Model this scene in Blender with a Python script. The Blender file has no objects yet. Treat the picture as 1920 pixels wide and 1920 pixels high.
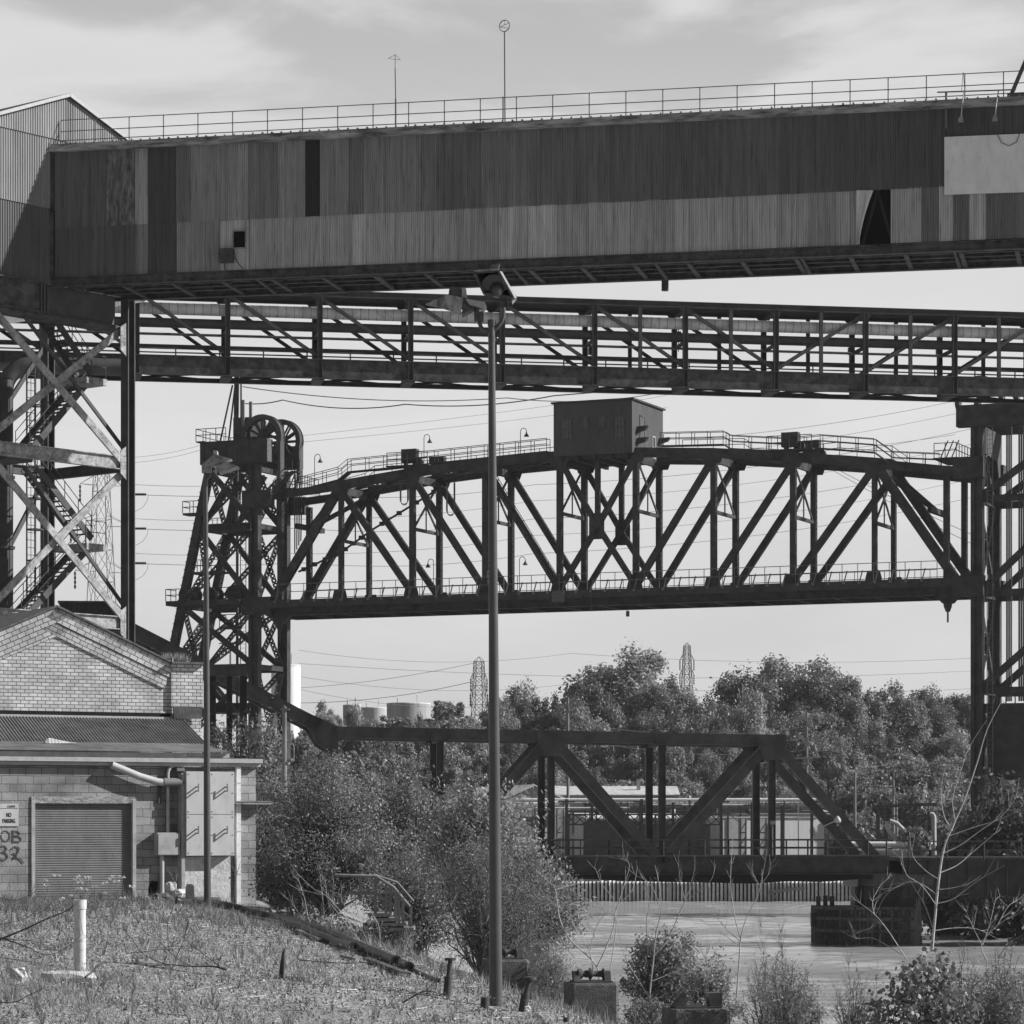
import bpy, math, random
import numpy as np
from mathutils import Vector, Matrix

V = Vector
random.seed(7)
rng = np.random.default_rng(11)
scene = bpy.context.scene
COL = scene.collection

# ------------------------------------------------------------------ camera, sky, sun, exposure
HAZE = 0.00010            # extinction per metre of the air
HC = 8.2                     # camera height above the river
FPX, HORIZON = 5600.0, 1540.0
cam = bpy.data.cameras.new('camera')
cam.sensor_width = 36.0
cam.lens = 36.0 * FPX / 1920.0
cam.shift_y = (HORIZON - 960.0) / 1920.0
cam.clip_start, cam.clip_end = 1.0, 6000.0
cam_ob = bpy.data.objects.new('camera', cam)
COL.objects.link(cam_ob)
cam_ob.location = (0, 0, HC)
cam_ob.rotation_euler = (math.radians(90), 0, 0)
scene.camera = cam_ob

SUN_ELEV, SUN_ROT = math.radians(31), math.radians(88)
S = V((math.sin(SUN_ROT) * math.cos(SUN_ELEV), math.cos(SUN_ROT) * math.cos(SUN_ELEV), math.sin(SUN_ELEV)))
sun = bpy.data.lights.new('sun', 'SUN')
sun.energy, sun.angle, sun.color = 5.0, math.radians(0.5), (1, 1, 1)
sun_ob = bpy.data.objects.new('sun', sun)
COL.objects.link(sun_ob)
sun_ob.rotation_euler = S.to_track_quat('Z', 'Y').to_euler()
sun_ob.location = (60, 0, 80)

world = bpy.data.worlds.new('World')
scene.world = world
world.use_nodes = True
wt = world.node_tree
wt.nodes.clear()


def wn(kind, **kw):
    n = wt.nodes.new(kind)
    for k, v in kw.items():
        setattr(n, k, v)
    return n


def wl(a, b):
    wt.links.new(a, b)


sky = wn('ShaderNodeTexSky', sky_type='NISHITA', sun_disc=False, sun_elevation=SUN_ELEV, sun_rotation=SUN_ROT)
sky.dust_density, sky.ozone_density = 2.0, 1.0
bw = wn('ShaderNodeRGBToBW')
wl(sky.outputs[0], bw.inputs[0])
tc = wn('ShaderNodeTexCoord')
mp = wn('ShaderNodeMapping')
mp.inputs['Scale'].default_value = (5.0, 5.0, 15.0)
mp.inputs['Rotation'].default_value = (0, math.radians(-12), 0)
mp.inputs['Location'].default_value = (3.3, 0.4, 2.1)
wl(tc.outputs['Generated'], mp.inputs[0])
nz = wn('ShaderNodeTexNoise')
nz.inputs['Scale'].default_value = 1.7
nz.inputs['Detail'].default_value = 7
nz.inputs['Roughness'].default_value = 0.52
nz.inputs['Distortion'].default_value = 0.5
wl(mp.outputs[0], nz.inputs['Vector'])
sep = wn('ShaderNodeSeparateXYZ')
wl(tc.outputs['Generated'], sep.inputs[0])
# thick grey cloud sits high in the frame, thin bright veil below it
hi = wn('ShaderNodeMapRange')
hi.interpolation_type = 'SMOOTHSTEP'
for i, v in ((1, 0.155), (2, 0.27), (3, 0.0), (4, 1.0)):
    hi.inputs[i].default_value = v
wl(sep.outputs[2], hi.inputs[0])
cl = wn('ShaderNodeMapRange')
cl.interpolation_type = 'SMOOTHSTEP'
for i, v in ((1, 0.42), (2, 0.60), (3, 0.0), (4, 1.0)):
    cl.inputs[i].default_value = v
wl(nz.outputs[0], cl.inputs[0])
dark = wn('ShaderNodeMath', operation='MULTIPLY')
wl(hi.outputs[0], dark.inputs[0])
wl(cl.outputs[0], dark.inputs[1])
veil = wn('ShaderNodeMapRange')            # veil is a little greyer near the horizon
for i, v in ((1, 0.0), (2, 0.11), (3, 6.3), (4, 7.55)):
    veil.inputs[i].default_value = v
wl(sep.outputs[2], veil.inputs[0])
soft = wn('ShaderNodeMapRange')
for i, v in ((1, 0.3), (2, 0.7), (3, 0.93), (4, 1.05)):
    soft.inputs[i].default_value = v
wl(nz.outputs[0], soft.inputs[0])
veil2 = wn('ShaderNodeMath', operation='MULTIPLY')
wl(veil.outputs[0], veil2.inputs[0])
wl(soft.outputs[0], veil2.inputs[1])
cloud = wn('ShaderNodeMix', data_type='FLOAT')
wl(dark.outputs[0], cloud.inputs['Factor'])
wl(veil2.outputs[0], cloud.inputs[2])
cloud.inputs[3].default_value = 5.1
cov = wn('ShaderNodeMapRange')             # the veil thins out overhead
cov.interpolation_type = 'SMOOTHSTEP'
for i, v in ((1, 0.30), (2, 0.75), (3, 1.0), (4, 0.25)):
    cov.inputs[i].default_value = v
wl(sep.outputs[2], cov.inputs[0])
fin = wn('ShaderNodeMix', data_type='FLOAT')
wl(cov.outputs[0], fin.inputs['Factor'])
wl(bw.outputs[0], fin.inputs[2])
wl(cloud.outputs[0], fin.inputs[3])
# the bright veil lies ahead of the camera; the sky behind and to the left is deeper
dt = wn('ShaderNodeVectorMath', operation='DOT_PRODUCT')
wl(tc.outputs['Generated'], dt.inputs[0])
dt.inputs[1].default_value = (0.35, 0.94, 0.0)
az = wn('ShaderNodeMapRange')
az.interpolation_type = 'SMOOTHSTEP'
for i, v in ((1, -0.1), (2, 0.85), (3, 0.42), (4, 1.0)):
    az.inputs[i].default_value = v
wl(dt.outputs['Value'], az.inputs[0])
mulz = wn('ShaderNodeMath', operation='MULTIPLY')
wl(fin.outputs[0], mulz.inputs[0])
wl(az.outputs[0], mulz.inputs[1])
bg = wn('ShaderNodeBackground')
bg.inputs['Strength'].default_value = 0.08
wl(mulz.outputs[0], bg.inputs['Color'])
wo = wn('ShaderNodeOutputWorld')
wl(bg.outputs[0], wo.inputs[0])

scene.view_settings.view_transform = 'Standard'
scene.view_settings.look = 'None'
scene.view_settings.exposure = 0.28
scene.view_settings.gamma = 1.0
scene.view_settings.use_curve_mapping = False
scene.cycles.max_bounces = 6
scene.cycles.transparent_max_bounces = 8


# ------------------------------------------------------------------ helpers
def PX(px, py, z):
    return V(((px - 960) * z / FPX, z, HC + (HORIZON - py) * z / FPX))


class Frame:
    """A vertical reference plane of a structure: local x runs along it, local y away from the camera, local z is world height."""

    def __init__(s, px, z, yaw, off=0.0):
        a = math.radians(yaw)
        s.yaw = a
        s.d = V((math.cos(a), math.sin(a)))
        s.n = V((-math.sin(a), math.cos(a)))
        s.A = V(((px - 960) * z / FPX, z)) + s.n * off

    def u(s, px, off=0.0):
        k = (px - 960) / FPX
        A = s.A + s.n * off
        return (k * A.y - A.x) / (s.d.x - k * s.d.y)

    def L(s, px, py, off=0.0):
        u = s.u(px, off)
        y = s.A.y + s.n.y * off + s.d.y * u
        return V((u, off, HC + (HORIZON - py) * y / FPX))

    def W(s, p):
        q = s.A + s.d * p[0] + s.n * p[1]
        return V((q.x, q.y, p[2]))

    def depth(s, px):
        return s.A.y + s.d.y * s.u(px)


def tag(o, label=None, cat=None, group=None, kind=None):
    if label: o['label'] = label
    if cat: o['category'] = cat
    if group: o['group'] = group
    if kind: o['kind'] = kind
    return o


def thing(name, label, cat, loc=(0, 0, 0), yaw=0.0, group=None):
    o = bpy.data.objects.new(name, None)
    o.empty_display_size = 0.3
    COL.objects.link(o)
    o.location = loc
    o.rotation_euler = (0, 0, yaw)
    return tag(o, label, cat, group)


def fthing(f, name, label, cat, group=None, z=0.0):
    return thing(name, label, cat, (f.A.x, f.A.y, z), f.yaw, group)


def copy_tree(o, parent=None):
    c = o.copy()
    COL.objects.link(c)
    if parent: c.parent = parent
    for ch in [x for x in bpy.data.objects if x.parent == o]:
        copy_tree(ch, c)
    return c


class MB:
    def __init__(s):
        s.v, s.f, s.t, s.sm = [], [], [], []
        s.tone = 1.0

    def add(s, vs, fs, smooth=False):
        b = len(s.v)
        s.v.extend([tuple(p) for p in vs])
        for f in fs:
            s.f.append([i + b for i in f])
            s.t.append(s.tone)
            s.sm.append(smooth)
        return s

    def box(s, a, b):
        x0, y0, z0 = (min(a[i], b[i]) for i in range(3))
        x1, y1, z1 = (max(a[i], b[i]) for i in range(3))
        vs = [(x0, y0, z0), (x1, y0, z0), (x1, y1, z0), (x0, y1, z0), (x0, y0, z1), (x1, y0, z1), (x1, y1, z1), (x0, y1, z1)]
        return s.add(vs, [(0, 3, 2, 1), (4, 5, 6, 7), (0, 1, 5, 4), (1, 2, 6, 5), (2, 3, 7, 6), (3, 0, 4, 7)])

    def beam(s, a, b, w, h, side=(0, 1, 0), w2=None, h2=None):
        """bar a-b: w across along `side`, h in the plane at right angles to it"""
        a, b = V(a), V(b)
        t = (b - a).normalized()
        sd = V(side)
        sd = (sd - t * sd.dot(t))
        if sd.length < 1e-4:
            sd = t.orthogonal()
        sd.normalize()
        up = t.cross(sd)
        w2 = w if w2 is None else w2
        h2 = h if h2 is None else h2
        vs = []
        for p, ww, hh in ((a, w, h), (b, w2, h2)):
            for i, j in ((-1, -1), (1, -1), (1, 1), (-1, 1)):
                vs.append(p + sd * (i * ww / 2) + up * (j * hh / 2))
        return s.add(vs, [(0, 1, 2, 3), (7, 6, 5, 4), (0, 4, 5, 1), (1, 5, 6, 2), (2, 6, 7, 3), (3, 7, 4, 0)])

    def ibeam(s, a, b, w, h, side=(0, 1, 0), t=0.04):
        a, b = V(a), V(b)
        tt = (b - a).normalized()
        sd = V(side)
        sd = (sd - tt * sd.dot(tt)).normalized()
        up = tt.cross(sd)
        for k in (-1, 1):
            o = up * (k * (h - t) / 2)
            s.beam(a + o, b + o, w, t, side)
        s.beam(a, b, t, h - 2 * t, side)
        return s

    def flat(s, a, b, h, bars=0.5, side=(0, 1, 0), depth=.3):
        """open lattice member whose lacing faces `side`"""
        t = (V(b) - V(a)).normalized()
        return s.laced(a, b, h, depth, t.cross(V(side)), bars)

    def laced(s, a, b, w, h, side=(0, 1, 0), bars=0.5, t=0.05):
        """built-up member: two solid cheeks facing +-side, zigzag lacing on the other two faces"""
        a, b = V(a), V(b)
        tt = (b - a)
        ln = tt.length
        tt.normalize()
        sd = V(side)
        sd = (sd - tt * sd.dot(tt)).normalized()
        up = tt.cross(sd)
        for k in (-1, 1):
            o = sd * (k * (w - t) / 2)
            s.beam(a + o, b + o, t, h, sd)
        n = max(2, int(ln / bars))
        for k in (-1, 1):
            for i in range(n):
                p, q = a + tt * (ln * i / n), a + tt * (ln * (i + 1) / n)
                e = sd * ((w - t) / 2 * (1 if i % 2 else -1))
                o = up * (k * (h / 2 - 0.03))
                s.beam(p + e + o, q - e + o, 0.05, 0.09, up)
                s.beam(p - e + o, q + e + o, 0.045, 0.08, up)
        return s

    def tube(s, pts, r, n=8, r2=None, cap=True):
        pts = [V(p) for p in pts]
        m = len(pts)
        rs = r if isinstance(r, (list, tuple)) else [r + ((r if r2 is None else r2) - r) * i / max(1, m - 1) for i in range(m)]
        vs, fs = [], []
        ref = None
        for i, p in enumerate(pts):
            t = (pts[min(i + 1, m - 1)] - pts[max(i - 1, 0)]).normalized()
            if ref is None:
                ref = t.orthogonal().normalized()
            ref = (ref - t * ref.dot(t))
            if ref.length < 1e-5: ref = t.orthogonal()
            ref.normalize()
            bi = t.cross(ref)
            for k in range(n):
                a = 2 * math.pi * k / n
                vs.append(p + ref * (math.cos(a) * rs[i]) + bi * (math.sin(a) * rs[i]))
        for i in range(m - 1):
            for k in range(n):
                k2 = (k + 1) % n
                fs.append((i * n + k, i * n + k2, (i + 1) * n + k2, (i + 1) * n + k))
        s.add(vs, fs, True)
        if cap:
            s.add([vs[k] for k in range(n)], [tuple(range(n - 1, -1, -1))])
            s.add([vs[(m - 1) * n + k] for k in range(n)], [tuple(range(n))])
        return s

    def prism(s, poly, vec):
        """flat polygon pushed along vec"""
        n = len(poly)
        vec = V(vec)
        p = [V(q) for q in poly]
        vs = p + [q + vec for q in p]
        nrm = V((0, 0, 0))
        for i in range(n):
            nrm += p[i].cross(p[(i + 1) % n])
        fl = nrm.dot(vec) > 0
        fs = [tuple(range(n)), tuple(range(2 * n - 1, n - 1, -1))] + [(i, i + n, (i + 1) % n + n, (i + 1) % n) for i in range(n)]
        if fl:
            fs = [tuple(reversed(f)) for f in fs]
        return s.add(vs, fs)

    def corr(s, u0, u1, zb0, zb1, zt0, zt1, off=0.0, pitch=0.1, amp=0.016, lean=0.0):
        """corrugated sheet with upright ribs, its bottom and top edges straight lines"""
        n = max(2, int(abs(u1 - u0) / pitch * 4))
        vs, fs = [], []
        prof = (0, 1, 1, 0)
        for i in range(n + 1):
            k = i / n
            u = u0 + (u1 - u0) * k
            o = off - amp * prof[i % 4]
            vs.append((u, o, zb0 + (zb1 - zb0) * k))
            vs.append((u, o + lean, zt0 + (zt1 - zt0) * k))
        for i in range(n):
            fs.append((2 * i, 2 * i + 2, 2 * i + 3, 2 * i + 1))
        t0 = len(s.t)
        s.add(vs, fs)
        jit = 1.0
        for i in range(n):
            if i % 4 == 0: jit = 1 + random.gauss(0, .05)
            s.t[t0 + i] *= jit * (1.0 if i % 4 != 3 else .8)
        return s

    def lathe(s, c, axis, prof, n=14):
        """prof: (distance along axis, radius) pairs"""
        c, ax = V(c), V(axis).normalized()
        r0 = ax.orthogonal().normalized()
        r1 = ax.cross(r0)
        vs, fs = [], []
        for d, r in prof:
            for k in range(n):
                a = 2 * math.pi * k / n
                vs.append(c + ax * d + r0 * (math.cos(a) * r) + r1 * (math.sin(a) * r))
        for i in range(len(prof) - 1):
            for k in range(n):
                k2 = (k + 1) % n
                fs.append((i * n + k, i * n + k2, (i + 1) * n + k2, (i + 1) * n + k))
        s.add(vs, fs, True)
        s.add([vs[k] for k in range(n)], [tuple(range(n - 1, -1, -1))])
        m = len(prof) - 1
        s.add([vs[m * n + k] for k in range(n)], [tuple(range(n))])
        return s

    def ring(s, c, axis, r0, r1, half, n=40, a0=0.0, a1=2 * math.pi):
        """flat annulus of thickness 2*half"""
        c, ax = V(c), V(axis).normalized()
        e0 = ax.orthogonal().normalized() if abs(ax.z) > 0.9 else V((0, 0, 1))
        e1 = ax.cross(e0)
        vs, fs = [], []
        for i in range(n + 1):
            a = a0 + (a1 - a0) * i / n
            dr = e0 * math.cos(a) + e1 * math.sin(a)
            for r, k in ((r0, -1), (r1, -1), (r1, 1), (r0, 1)):
                vs.append(c + dr * r + ax * (k * half))
        for i in range(n):
            for k in range(4):
                k2 = (k + 1) % 4
                fs.append((4 * i + k, 4 * i + k2, 4 * i + 4 + k2, 4 * i + 4 + k))
        return s.add(vs, fs)

    def obj(s, name, m, parent=None, loc=None):
        me = bpy.data.meshes.new(name)
        me.from_pydata(s.v, [], s.f)
        me.polygons.foreach_set('use_smooth', s.sm)
        a = me.attributes.new('tone', 'FLOAT', 'FACE')
        a.data.foreach_set('value', s.t)
        me.materials.append(m)
        me.update()
        o = bpy.data.objects.new(name, me)
        COL.objects.link(o)
        if parent: o.parent = parent
        if loc: o.location = loc
        return o


def quad_mesh(name, verts, nper, m, tone=None):
    """numpy vertex array (N*nper, 3) -> mesh of N separate faces"""
    n = len(verts) // nper
    me = bpy.data.meshes.new(name)
    me.vertices.add(len(verts))
    me.vertices.foreach_set('co', np.asarray(verts, np.float32).ravel())
    me.loops.add(len(verts))
    me.loops.foreach_set('vertex_index', np.arange(len(verts), dtype=np.int32))
    me.polygons.add(n)
    me.polygons.foreach_set('loop_start', np.arange(0, len(verts), nper, dtype=np.int32))
    if tone is not None:
        a = me.attributes.new('tone', 'FLOAT', 'FACE')
        a.data.foreach_set('value', np.asarray(tone, np.float32))
    me.materials.append(m)
    me.update(calc_edges=True)
    me.validate()
    return me


def link(name, me, parent=None, loc=(0, 0, 0)):
    o = bpy.data.objects.new(name, me)
    COL.objects.link(o)
    o.location = loc
    if parent: o.parent = parent
    return o


# ------------------------------------------------------------------ materials (all neutral greys: the photograph is black and white)
def mat(name, v, rough=0.8, var=0.35, scale=1.5, stretch=(1, 1, 1), bump=0.0, bscale=20, metal=0.0, tone=False, stain=0.0, spec=0.3, rnd=0.0):
    m = bpy.data.materials.new(name)
    m.use_nodes = True
    nt = m.node_tree
    b = nt.nodes['Principled BSDF']
    b.inputs['Roughness'].default_value = rough
    b.inputs['Metallic'].default_value = metal
    b.inputs['Specular IOR Level'].default_value = spec
    N, Lk = nt.nodes.new, nt.links.new
    t = N('ShaderNodeTexCoord')
    mpp = N('ShaderNodeMapping')
    mpp.inputs['Scale'].default_value = stretch
    Lk(t.outputs['Object'], mpp.inputs[0])
    n1 = N('ShaderNodeTexNoise')
    n1.inputs['Scale'].default_value = scale
    n1.inputs['Detail'].default_value = 6
    n1.inputs['Roughness'].default_value = 0.62
    Lk(mpp.outputs[0], n1.inputs['Vector'])
    r = N('ShaderNodeMapRange')
    for i, x in ((1, 0.28), (2, 0.72), (3, v * (1 - var)), (4, v * (1 + var))):
        r.inputs[i].default_value = x
    Lk(n1.outputs[0], r.inputs[0])
    out = r.outputs[0]

    def mul(a, bb):
        q = N('ShaderNodeMath')
        q.operation = 'MULTIPLY'
        Lk(a, q.inputs[0])
        if isinstance(bb, float):
            q.inputs[1].default_value = bb
        else:
            Lk(bb, q.inputs[1])
        return q.outputs[0]
    if tone:
        at = N('ShaderNodeAttribute')
        at.attribute_name = 'tone'
        out = mul(out, at.outputs['Fac'])
    if rnd:
        oi = N('ShaderNodeObjectInfo')
        rr = N('ShaderNodeMapRange')
        rr.inputs[3].default_value, rr.inputs[4].default_value = 1 - rnd, 1 + rnd
        Lk(oi.outputs['Random'], rr.inputs[0])
        out = mul(out, rr.outputs[0])
    if stain:
        n2 = N('ShaderNodeTexNoise')
        n2.inputs['Scale'].default_value = scale * 2.3
        n2.inputs['Detail'].default_value = 8
        n2.inputs['Roughness'].default_value = 0.7
        Lk(mpp.outputs[0], n2.inputs['Vector'])
        r2 = N('ShaderNodeMapRange')
        for i, x in ((1, 0.52), (2, 0.66), (3, 1.0), (4, 1 - stain)):
            r2.inputs[i].default_value = x
        Lk(n2.outputs[0], r2.inputs[0])
        out = mul(out, r2.outputs[0])
    Lk(out, b.inputs['Base Color'])
    if bump:
        n3 = N('ShaderNodeTexNoise')
        n3.inputs['Scale'].default_value = bscale
        n3.inputs['Detail'].default_value = 4
        Lk(t.outputs['Object'], n3.inputs['Vector'])
        bp = N('ShaderNodeBump')
        bp.inputs['Strength'].default_value = bump
        bp.inputs['Distance'].default_value = 0.05
        Lk(n3.outputs[0], bp.inputs['Height'])
        Lk(bp.outputs[0], b.inputs['Normal'])
    return m


def brick_mat(name, v, mortar, bw_, bh, msize, var=0.25, dirt=0.3, bump=0.4, smooth=0.1, big=0.6):
    """running-bond masonry in the wall's own x-z plane"""
    m = bpy.data.materials.new(name)
    m.use_nodes = True
    nt = m.node_tree
    b = nt.nodes['Principled BSDF']
    b.inputs['Roughness'].default_value = 0.75
    b.inputs['Specular IOR Level'].default_value = 0.25
    N, Lk = nt.nodes.new, nt.links.new
    t = N('ShaderNodeTexCoord')
    sx = N('ShaderNodeSeparateXYZ')
    Lk(t.outputs['Object'], sx.inputs[0])
    cx = N('ShaderNodeCombineXYZ')
    ad = N('ShaderNodeMath')
    Lk(sx.outputs[0], ad.inputs[0])
    Lk(sx.outputs[1], ad.inputs[1])
    Lk(ad.outputs[0], cx.inputs[0])
    Lk(sx.outputs[2], cx.inputs[1])
    wob = N('ShaderNodeTexNoise')
    wob.inputs['Scale'].default_value = 3.0
    Lk(cx.outputs[0], wob.inputs['Vector'])
    wv = N('ShaderNodeVectorMath')
    wv.operation = 'SCALE'
    wv.inputs['Scale'].default_value = bh * 0.14
    Lk(wob.outputs['Color'], wv.inputs[0])
    av = N('ShaderNodeVectorMath')
    Lk(cx.outputs[0], av.inputs[0])
    Lk(wv.outputs[0], av.inputs[1])
    br = N('ShaderNodeTexBrick')
    br.inputs['Scale'].default_value = 1.0
    br.inputs['Brick Width'].default_value = bw_
    br.inputs['Row Height'].default_value = bh
    br.inputs['Mortar Size'].default_value = msize
    br.inputs['Mortar Smooth'].default_value = smooth
    br.inputs['Bias'].default_value = 0.0
    br.inputs['Color1'].default_value = (v * (1 - var),) * 3 + (1,)
    br.inputs['Color2'].default_value = (v * (1 + var),) * 3 + (1,)
    br.inputs['Mortar'].default_value = (mortar,) * 3 + (1,)
    Lk(av.outputs[0], br.inputs['Vector'])
    n1 = N('ShaderNodeTexNoise')
    n1.inputs['Scale'].default_value = big
    n1.inputs['Detail'].default_value = 8
    n1.inputs['Roughness'].default_value = 0.65
    Lk(cx.outputs[0], n1.inputs['Vector'])
    r = N('ShaderNodeMapRange')
    for i, x in ((1, 0.3), (2, 0.68), (3, 1 - dirt), (4, 1 + dirt * 0.6)):
        r.inputs[i].default_value = x
    Lk(n1.outputs[0], r.inputs[0])
    mx = N('ShaderNodeVectorMath')
    mx.operation = 'SCALE'
    Lk(br.outputs[0], mx.inputs[0])
    Lk(r.outputs[0], mx.inputs['Scale'])
    Lk(mx.outputs[0], b.inputs['Base Color'])
    n2 = N('ShaderNodeTexNoise')
    n2.inputs['Scale'].default_value = 25
    n2.inputs['Detail'].default_value = 5
    Lk(cx.outputs[0], n2.inputs['Vector'])
    hm = N('ShaderNodeMath')
    hm.operation = 'MULTIPLY_ADD'
    Lk(br.outputs['Fac'], hm.inputs[0])
    hm.inputs[1].default_value = -1.0
    Lk(n2.outputs[0], hm.inputs[2])
    bp = N('ShaderNodeBump')
    bp.inputs['Strength'].default_value = bump
    bp.inputs['Distance'].default_value = 0.02
    Lk(hm.outputs[0], bp.inputs['Height'])
    Lk(bp.outputs[0], b.inputs['Normal'])
    return m


def leaf_mat(name, v, trans=0.35, rnd=0.2, var=0.3):
    m = bpy.data.materials.new(name)
    m.use_nodes = True
    nt = m.node_tree
    nt.nodes.clear()
    N, Lk = nt.nodes.new, nt.links.new
    at = N('ShaderNodeAttribute')
    at.attribute_name = 'tone'
    oi = N('ShaderNodeObjectInfo')
    rr = N('ShaderNodeMapRange')
    rr.inputs[3].default_value, rr.inputs[4].default_value = v * (1 - rnd), v * (1 + rnd)
    Lk(oi.outputs['Random'], rr.inputs[0])
    q = N('ShaderNodeMath')
    q.operation = 'MULTIPLY'
    Lk(rr.outputs[0], q.inputs[0])
    Lk(at.outputs['Fac'], q.inputs[1])
    d = N('ShaderNodeBsdfDiffuse')
    tr = N('ShaderNodeBsdfTranslucent')
    gl = N('ShaderNodeBsdfGlossy')
    gl.inputs['Roughness'].default_value = 0.45
    gl.inputs['Color'].default_value = (0.5, 0.5, 0.5, 1)
    Lk(q.outputs[0], d.inputs[0])
    Lk(q.outputs[0], tr.inputs[0])
    mx = N('ShaderNodeMixShader')
    mx.inputs[0].default_value = trans
    Lk(d.outputs[0], mx.inputs[1])
    Lk(tr.outputs[0], mx.inputs[2])
    m2 = N('ShaderNodeMixShader')
    m2.inputs[0].default_value = 0.045
    Lk(mx.outputs[0], m2.inputs[1])
    Lk(gl.outputs[0], m2.inputs[2])
    o = N('ShaderNodeOutputMaterial')
    Lk(m2.outputs[0], o.inputs[0])
    return m


M = dict(
    black=mat('black_steel', 0.032, 0.55, 0.7, 1.3, stain=0.3, spec=0.35),
    lift=mat('lift_bridge_steel', 0.036, 0.6, 0.8, 1.1, stain=0.4, spec=0.3),
    pipe_steel=mat('pipe_bridge_steel', 0.05, 0.7, 0.5, 1.2, bump=0.1),
    rusty=mat('rusty_girder', 0.07, 0.85, 0.8, 1.6, stain=0.5),
    brace=mat('weathered_brace', 0.3, 0.75, 0.55, 2.5, stain=0.75),
    colm=mat('tower_column_steel', 0.065, 0.6, 0.4, 1.5),
    clad=mat('corrugated_cladding', 1.0, 0.85, 0.25, 1.1, (3.6, 1, 0.22), tone=True, stain=0.42, spec=0.08),
    peel=mat('peeling_cladding', 1.0, 0.85, 0.75, 2.2, (2.2, 1, 0.6), tone=True, stain=0.6, spec=0.08),
    house=mat('transfer_house_cladding', 1.0, 0.6, 0.22, 0.8, (3, 1, 0.5), tone=True, stain=0.1),
    fascia=mat('peeling_fascia', 0.3, 0.8, 0.9, 1.6, (0.5, 1, 2.5), stain=0.6),
    galv=mat('galvanised_sheet', 0.42, 0.5, 0.2, 3, tone=True, spec=0.4),
    roof=mat('old_roof_sheet', 0.2, 0.7, 0.35, 1.5, tone=True, stain=0.35),
    lag=mat('pipe_lagging', 0.52, 0.55, 0.3, 1.0, tone=True, stain=0.3),
    panel=mat('blank_panel', 0.75, 0.7, 0.1, 2.0, (1, 1, 0.4), stain=0.12),
    void=mat('dark_interior', 0.01, 0.9, 0.2, 1),
    brick=brick_mat('glazed_brick', 0.5, 0.12, 0.235, 0.098, 0.011, 0.16, 0.36, big=1.1),
    band=brick_mat('glazed_brick_band', 0.44, 0.1, 0.235, 0.125, 0.012, 0.17, 0.38, big=1.2),
    block=brick_mat('concrete_block', 0.27, 0.1, 0.41, 0.203, 0.008, 0.17, 0.55, 0.6, big=0.8),
    trim=mat('roof_edge_trim', 0.42, 0.5, 0.15, 4, stain=0.2),
    white=mat('white_paint', 0.72, 0.5, 0.12, 5, stain=0.25),
    cabinet=mat('pale_cabinet_paint', 0.5, 0.55, 0.1, 2.5, (1, 1, 0.4), stain=0.16),
    greybox=mat('grey_box_paint', 0.36, 0.6, 0.2, 3, stain=0.2),
    door=mat('roller_door_paint', 0.19, 0.6, 0.15, 3, (1, 1, 0.5), stain=0.12),
    concrete=mat('weathered_concrete', 0.125, 0.9, 0.4, 5, bump=0.5, bscale=40, stain=0.4),
    pale_con=mat('pale_concrete', 0.5, 0.9, 0.25, 6, bump=0.4, stain=0.25),
    pole=mat('painted_lamp_pole', 0.085, 0.38, 0.2, 2, spec=0.45),
    lamp=mat('floodlight_metal', 0.3, 0.5, 0.5, 6, stain=0.5),
    lampd=mat('floodlight_dark_metal', 0.085, 0.55, 0.7, 14, stain=0.5),
    visor=mat('streaked_visor_metal', 0.3, 0.6, 0.8, 9, (1, 1, .3), stain=0.6),
    lens=mat('floodlight_lens', 0.07, 0.12, 0.3, 3, spec=0.6),
    timber=mat('weathered_timber', 0.2, 0.85, 0.35, 4, (1, 1, 0.3), stain=0.3),
    dtimber=mat('dark_wet_timber', 0.085, 0.75, 0.6, 3, tone=True, stain=0.5),
    wale=mat('wale_timber', 0.11, 0.8, 0.5, 3, stain=0.5),
    plank=mat('pale_pile', 0.6, 0.85, 0.3, 3, tone=True, stain=0.3),
    pipe_bl=mat('black_plastic_pipe', 0.03, 0.4, 0.4, 3),
    pvc=mat('white_plastic_pipe', 0.6, 0.45, 0.12, 5, stain=0.3),
    bark=mat('bark', 0.07, 0.9, 0.4, 8, rnd=0.2),
    pale_bark=mat('pale_bare_wood', 0.36, 0.8, 0.35, 10, rnd=0.2),
    twig=mat('twig', 0.16, 0.85, 0.35, 10, rnd=0.3),
    plant=mat('plant_building_wall', 0.5, 0.6, 0.1, 1, (4, 1, 0.3), tone=True),
    tank=mat('storage_tank_paint', 0.55, 0.7, 0.2, 0.25, (3, 3, 0.3), tone=True, stain=0.35),
    pylon=mat('pylon_steel', 0.16, 0.6, 0.2, 2),
    wire=mat('power_line_wire', 0.1, 0.5, 0.1, 1),
    glass=mat('dusty_window_glass', 0.05, 0.25, 0.3, 3, spec=0.6),
    leaf_far=leaf_mat('distant_leaves', 0.25, 0.38, 0.32),
    leaf_mid=leaf_mat('bush_leaves', 0.235, 0.35, 0.2),
    leaf_near=leaf_mat('poplar_leaves', 0.2, 0.3, 0.1),
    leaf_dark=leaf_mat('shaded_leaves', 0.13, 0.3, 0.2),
    grass=leaf_mat('grass_blades', 0.34, 0.35, 0.1),
    petal=leaf_mat('white_petals', 0.7, 0.3, 0.05),
    ink=mat('black_lettering', 0.03, 0.8, 0.3, 5),
    fabric=mat('fence_screen_fabric', 0.06, 0.9, 0.35, 2),
)
BEAM_SIDE = (0, 1, 0)


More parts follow.
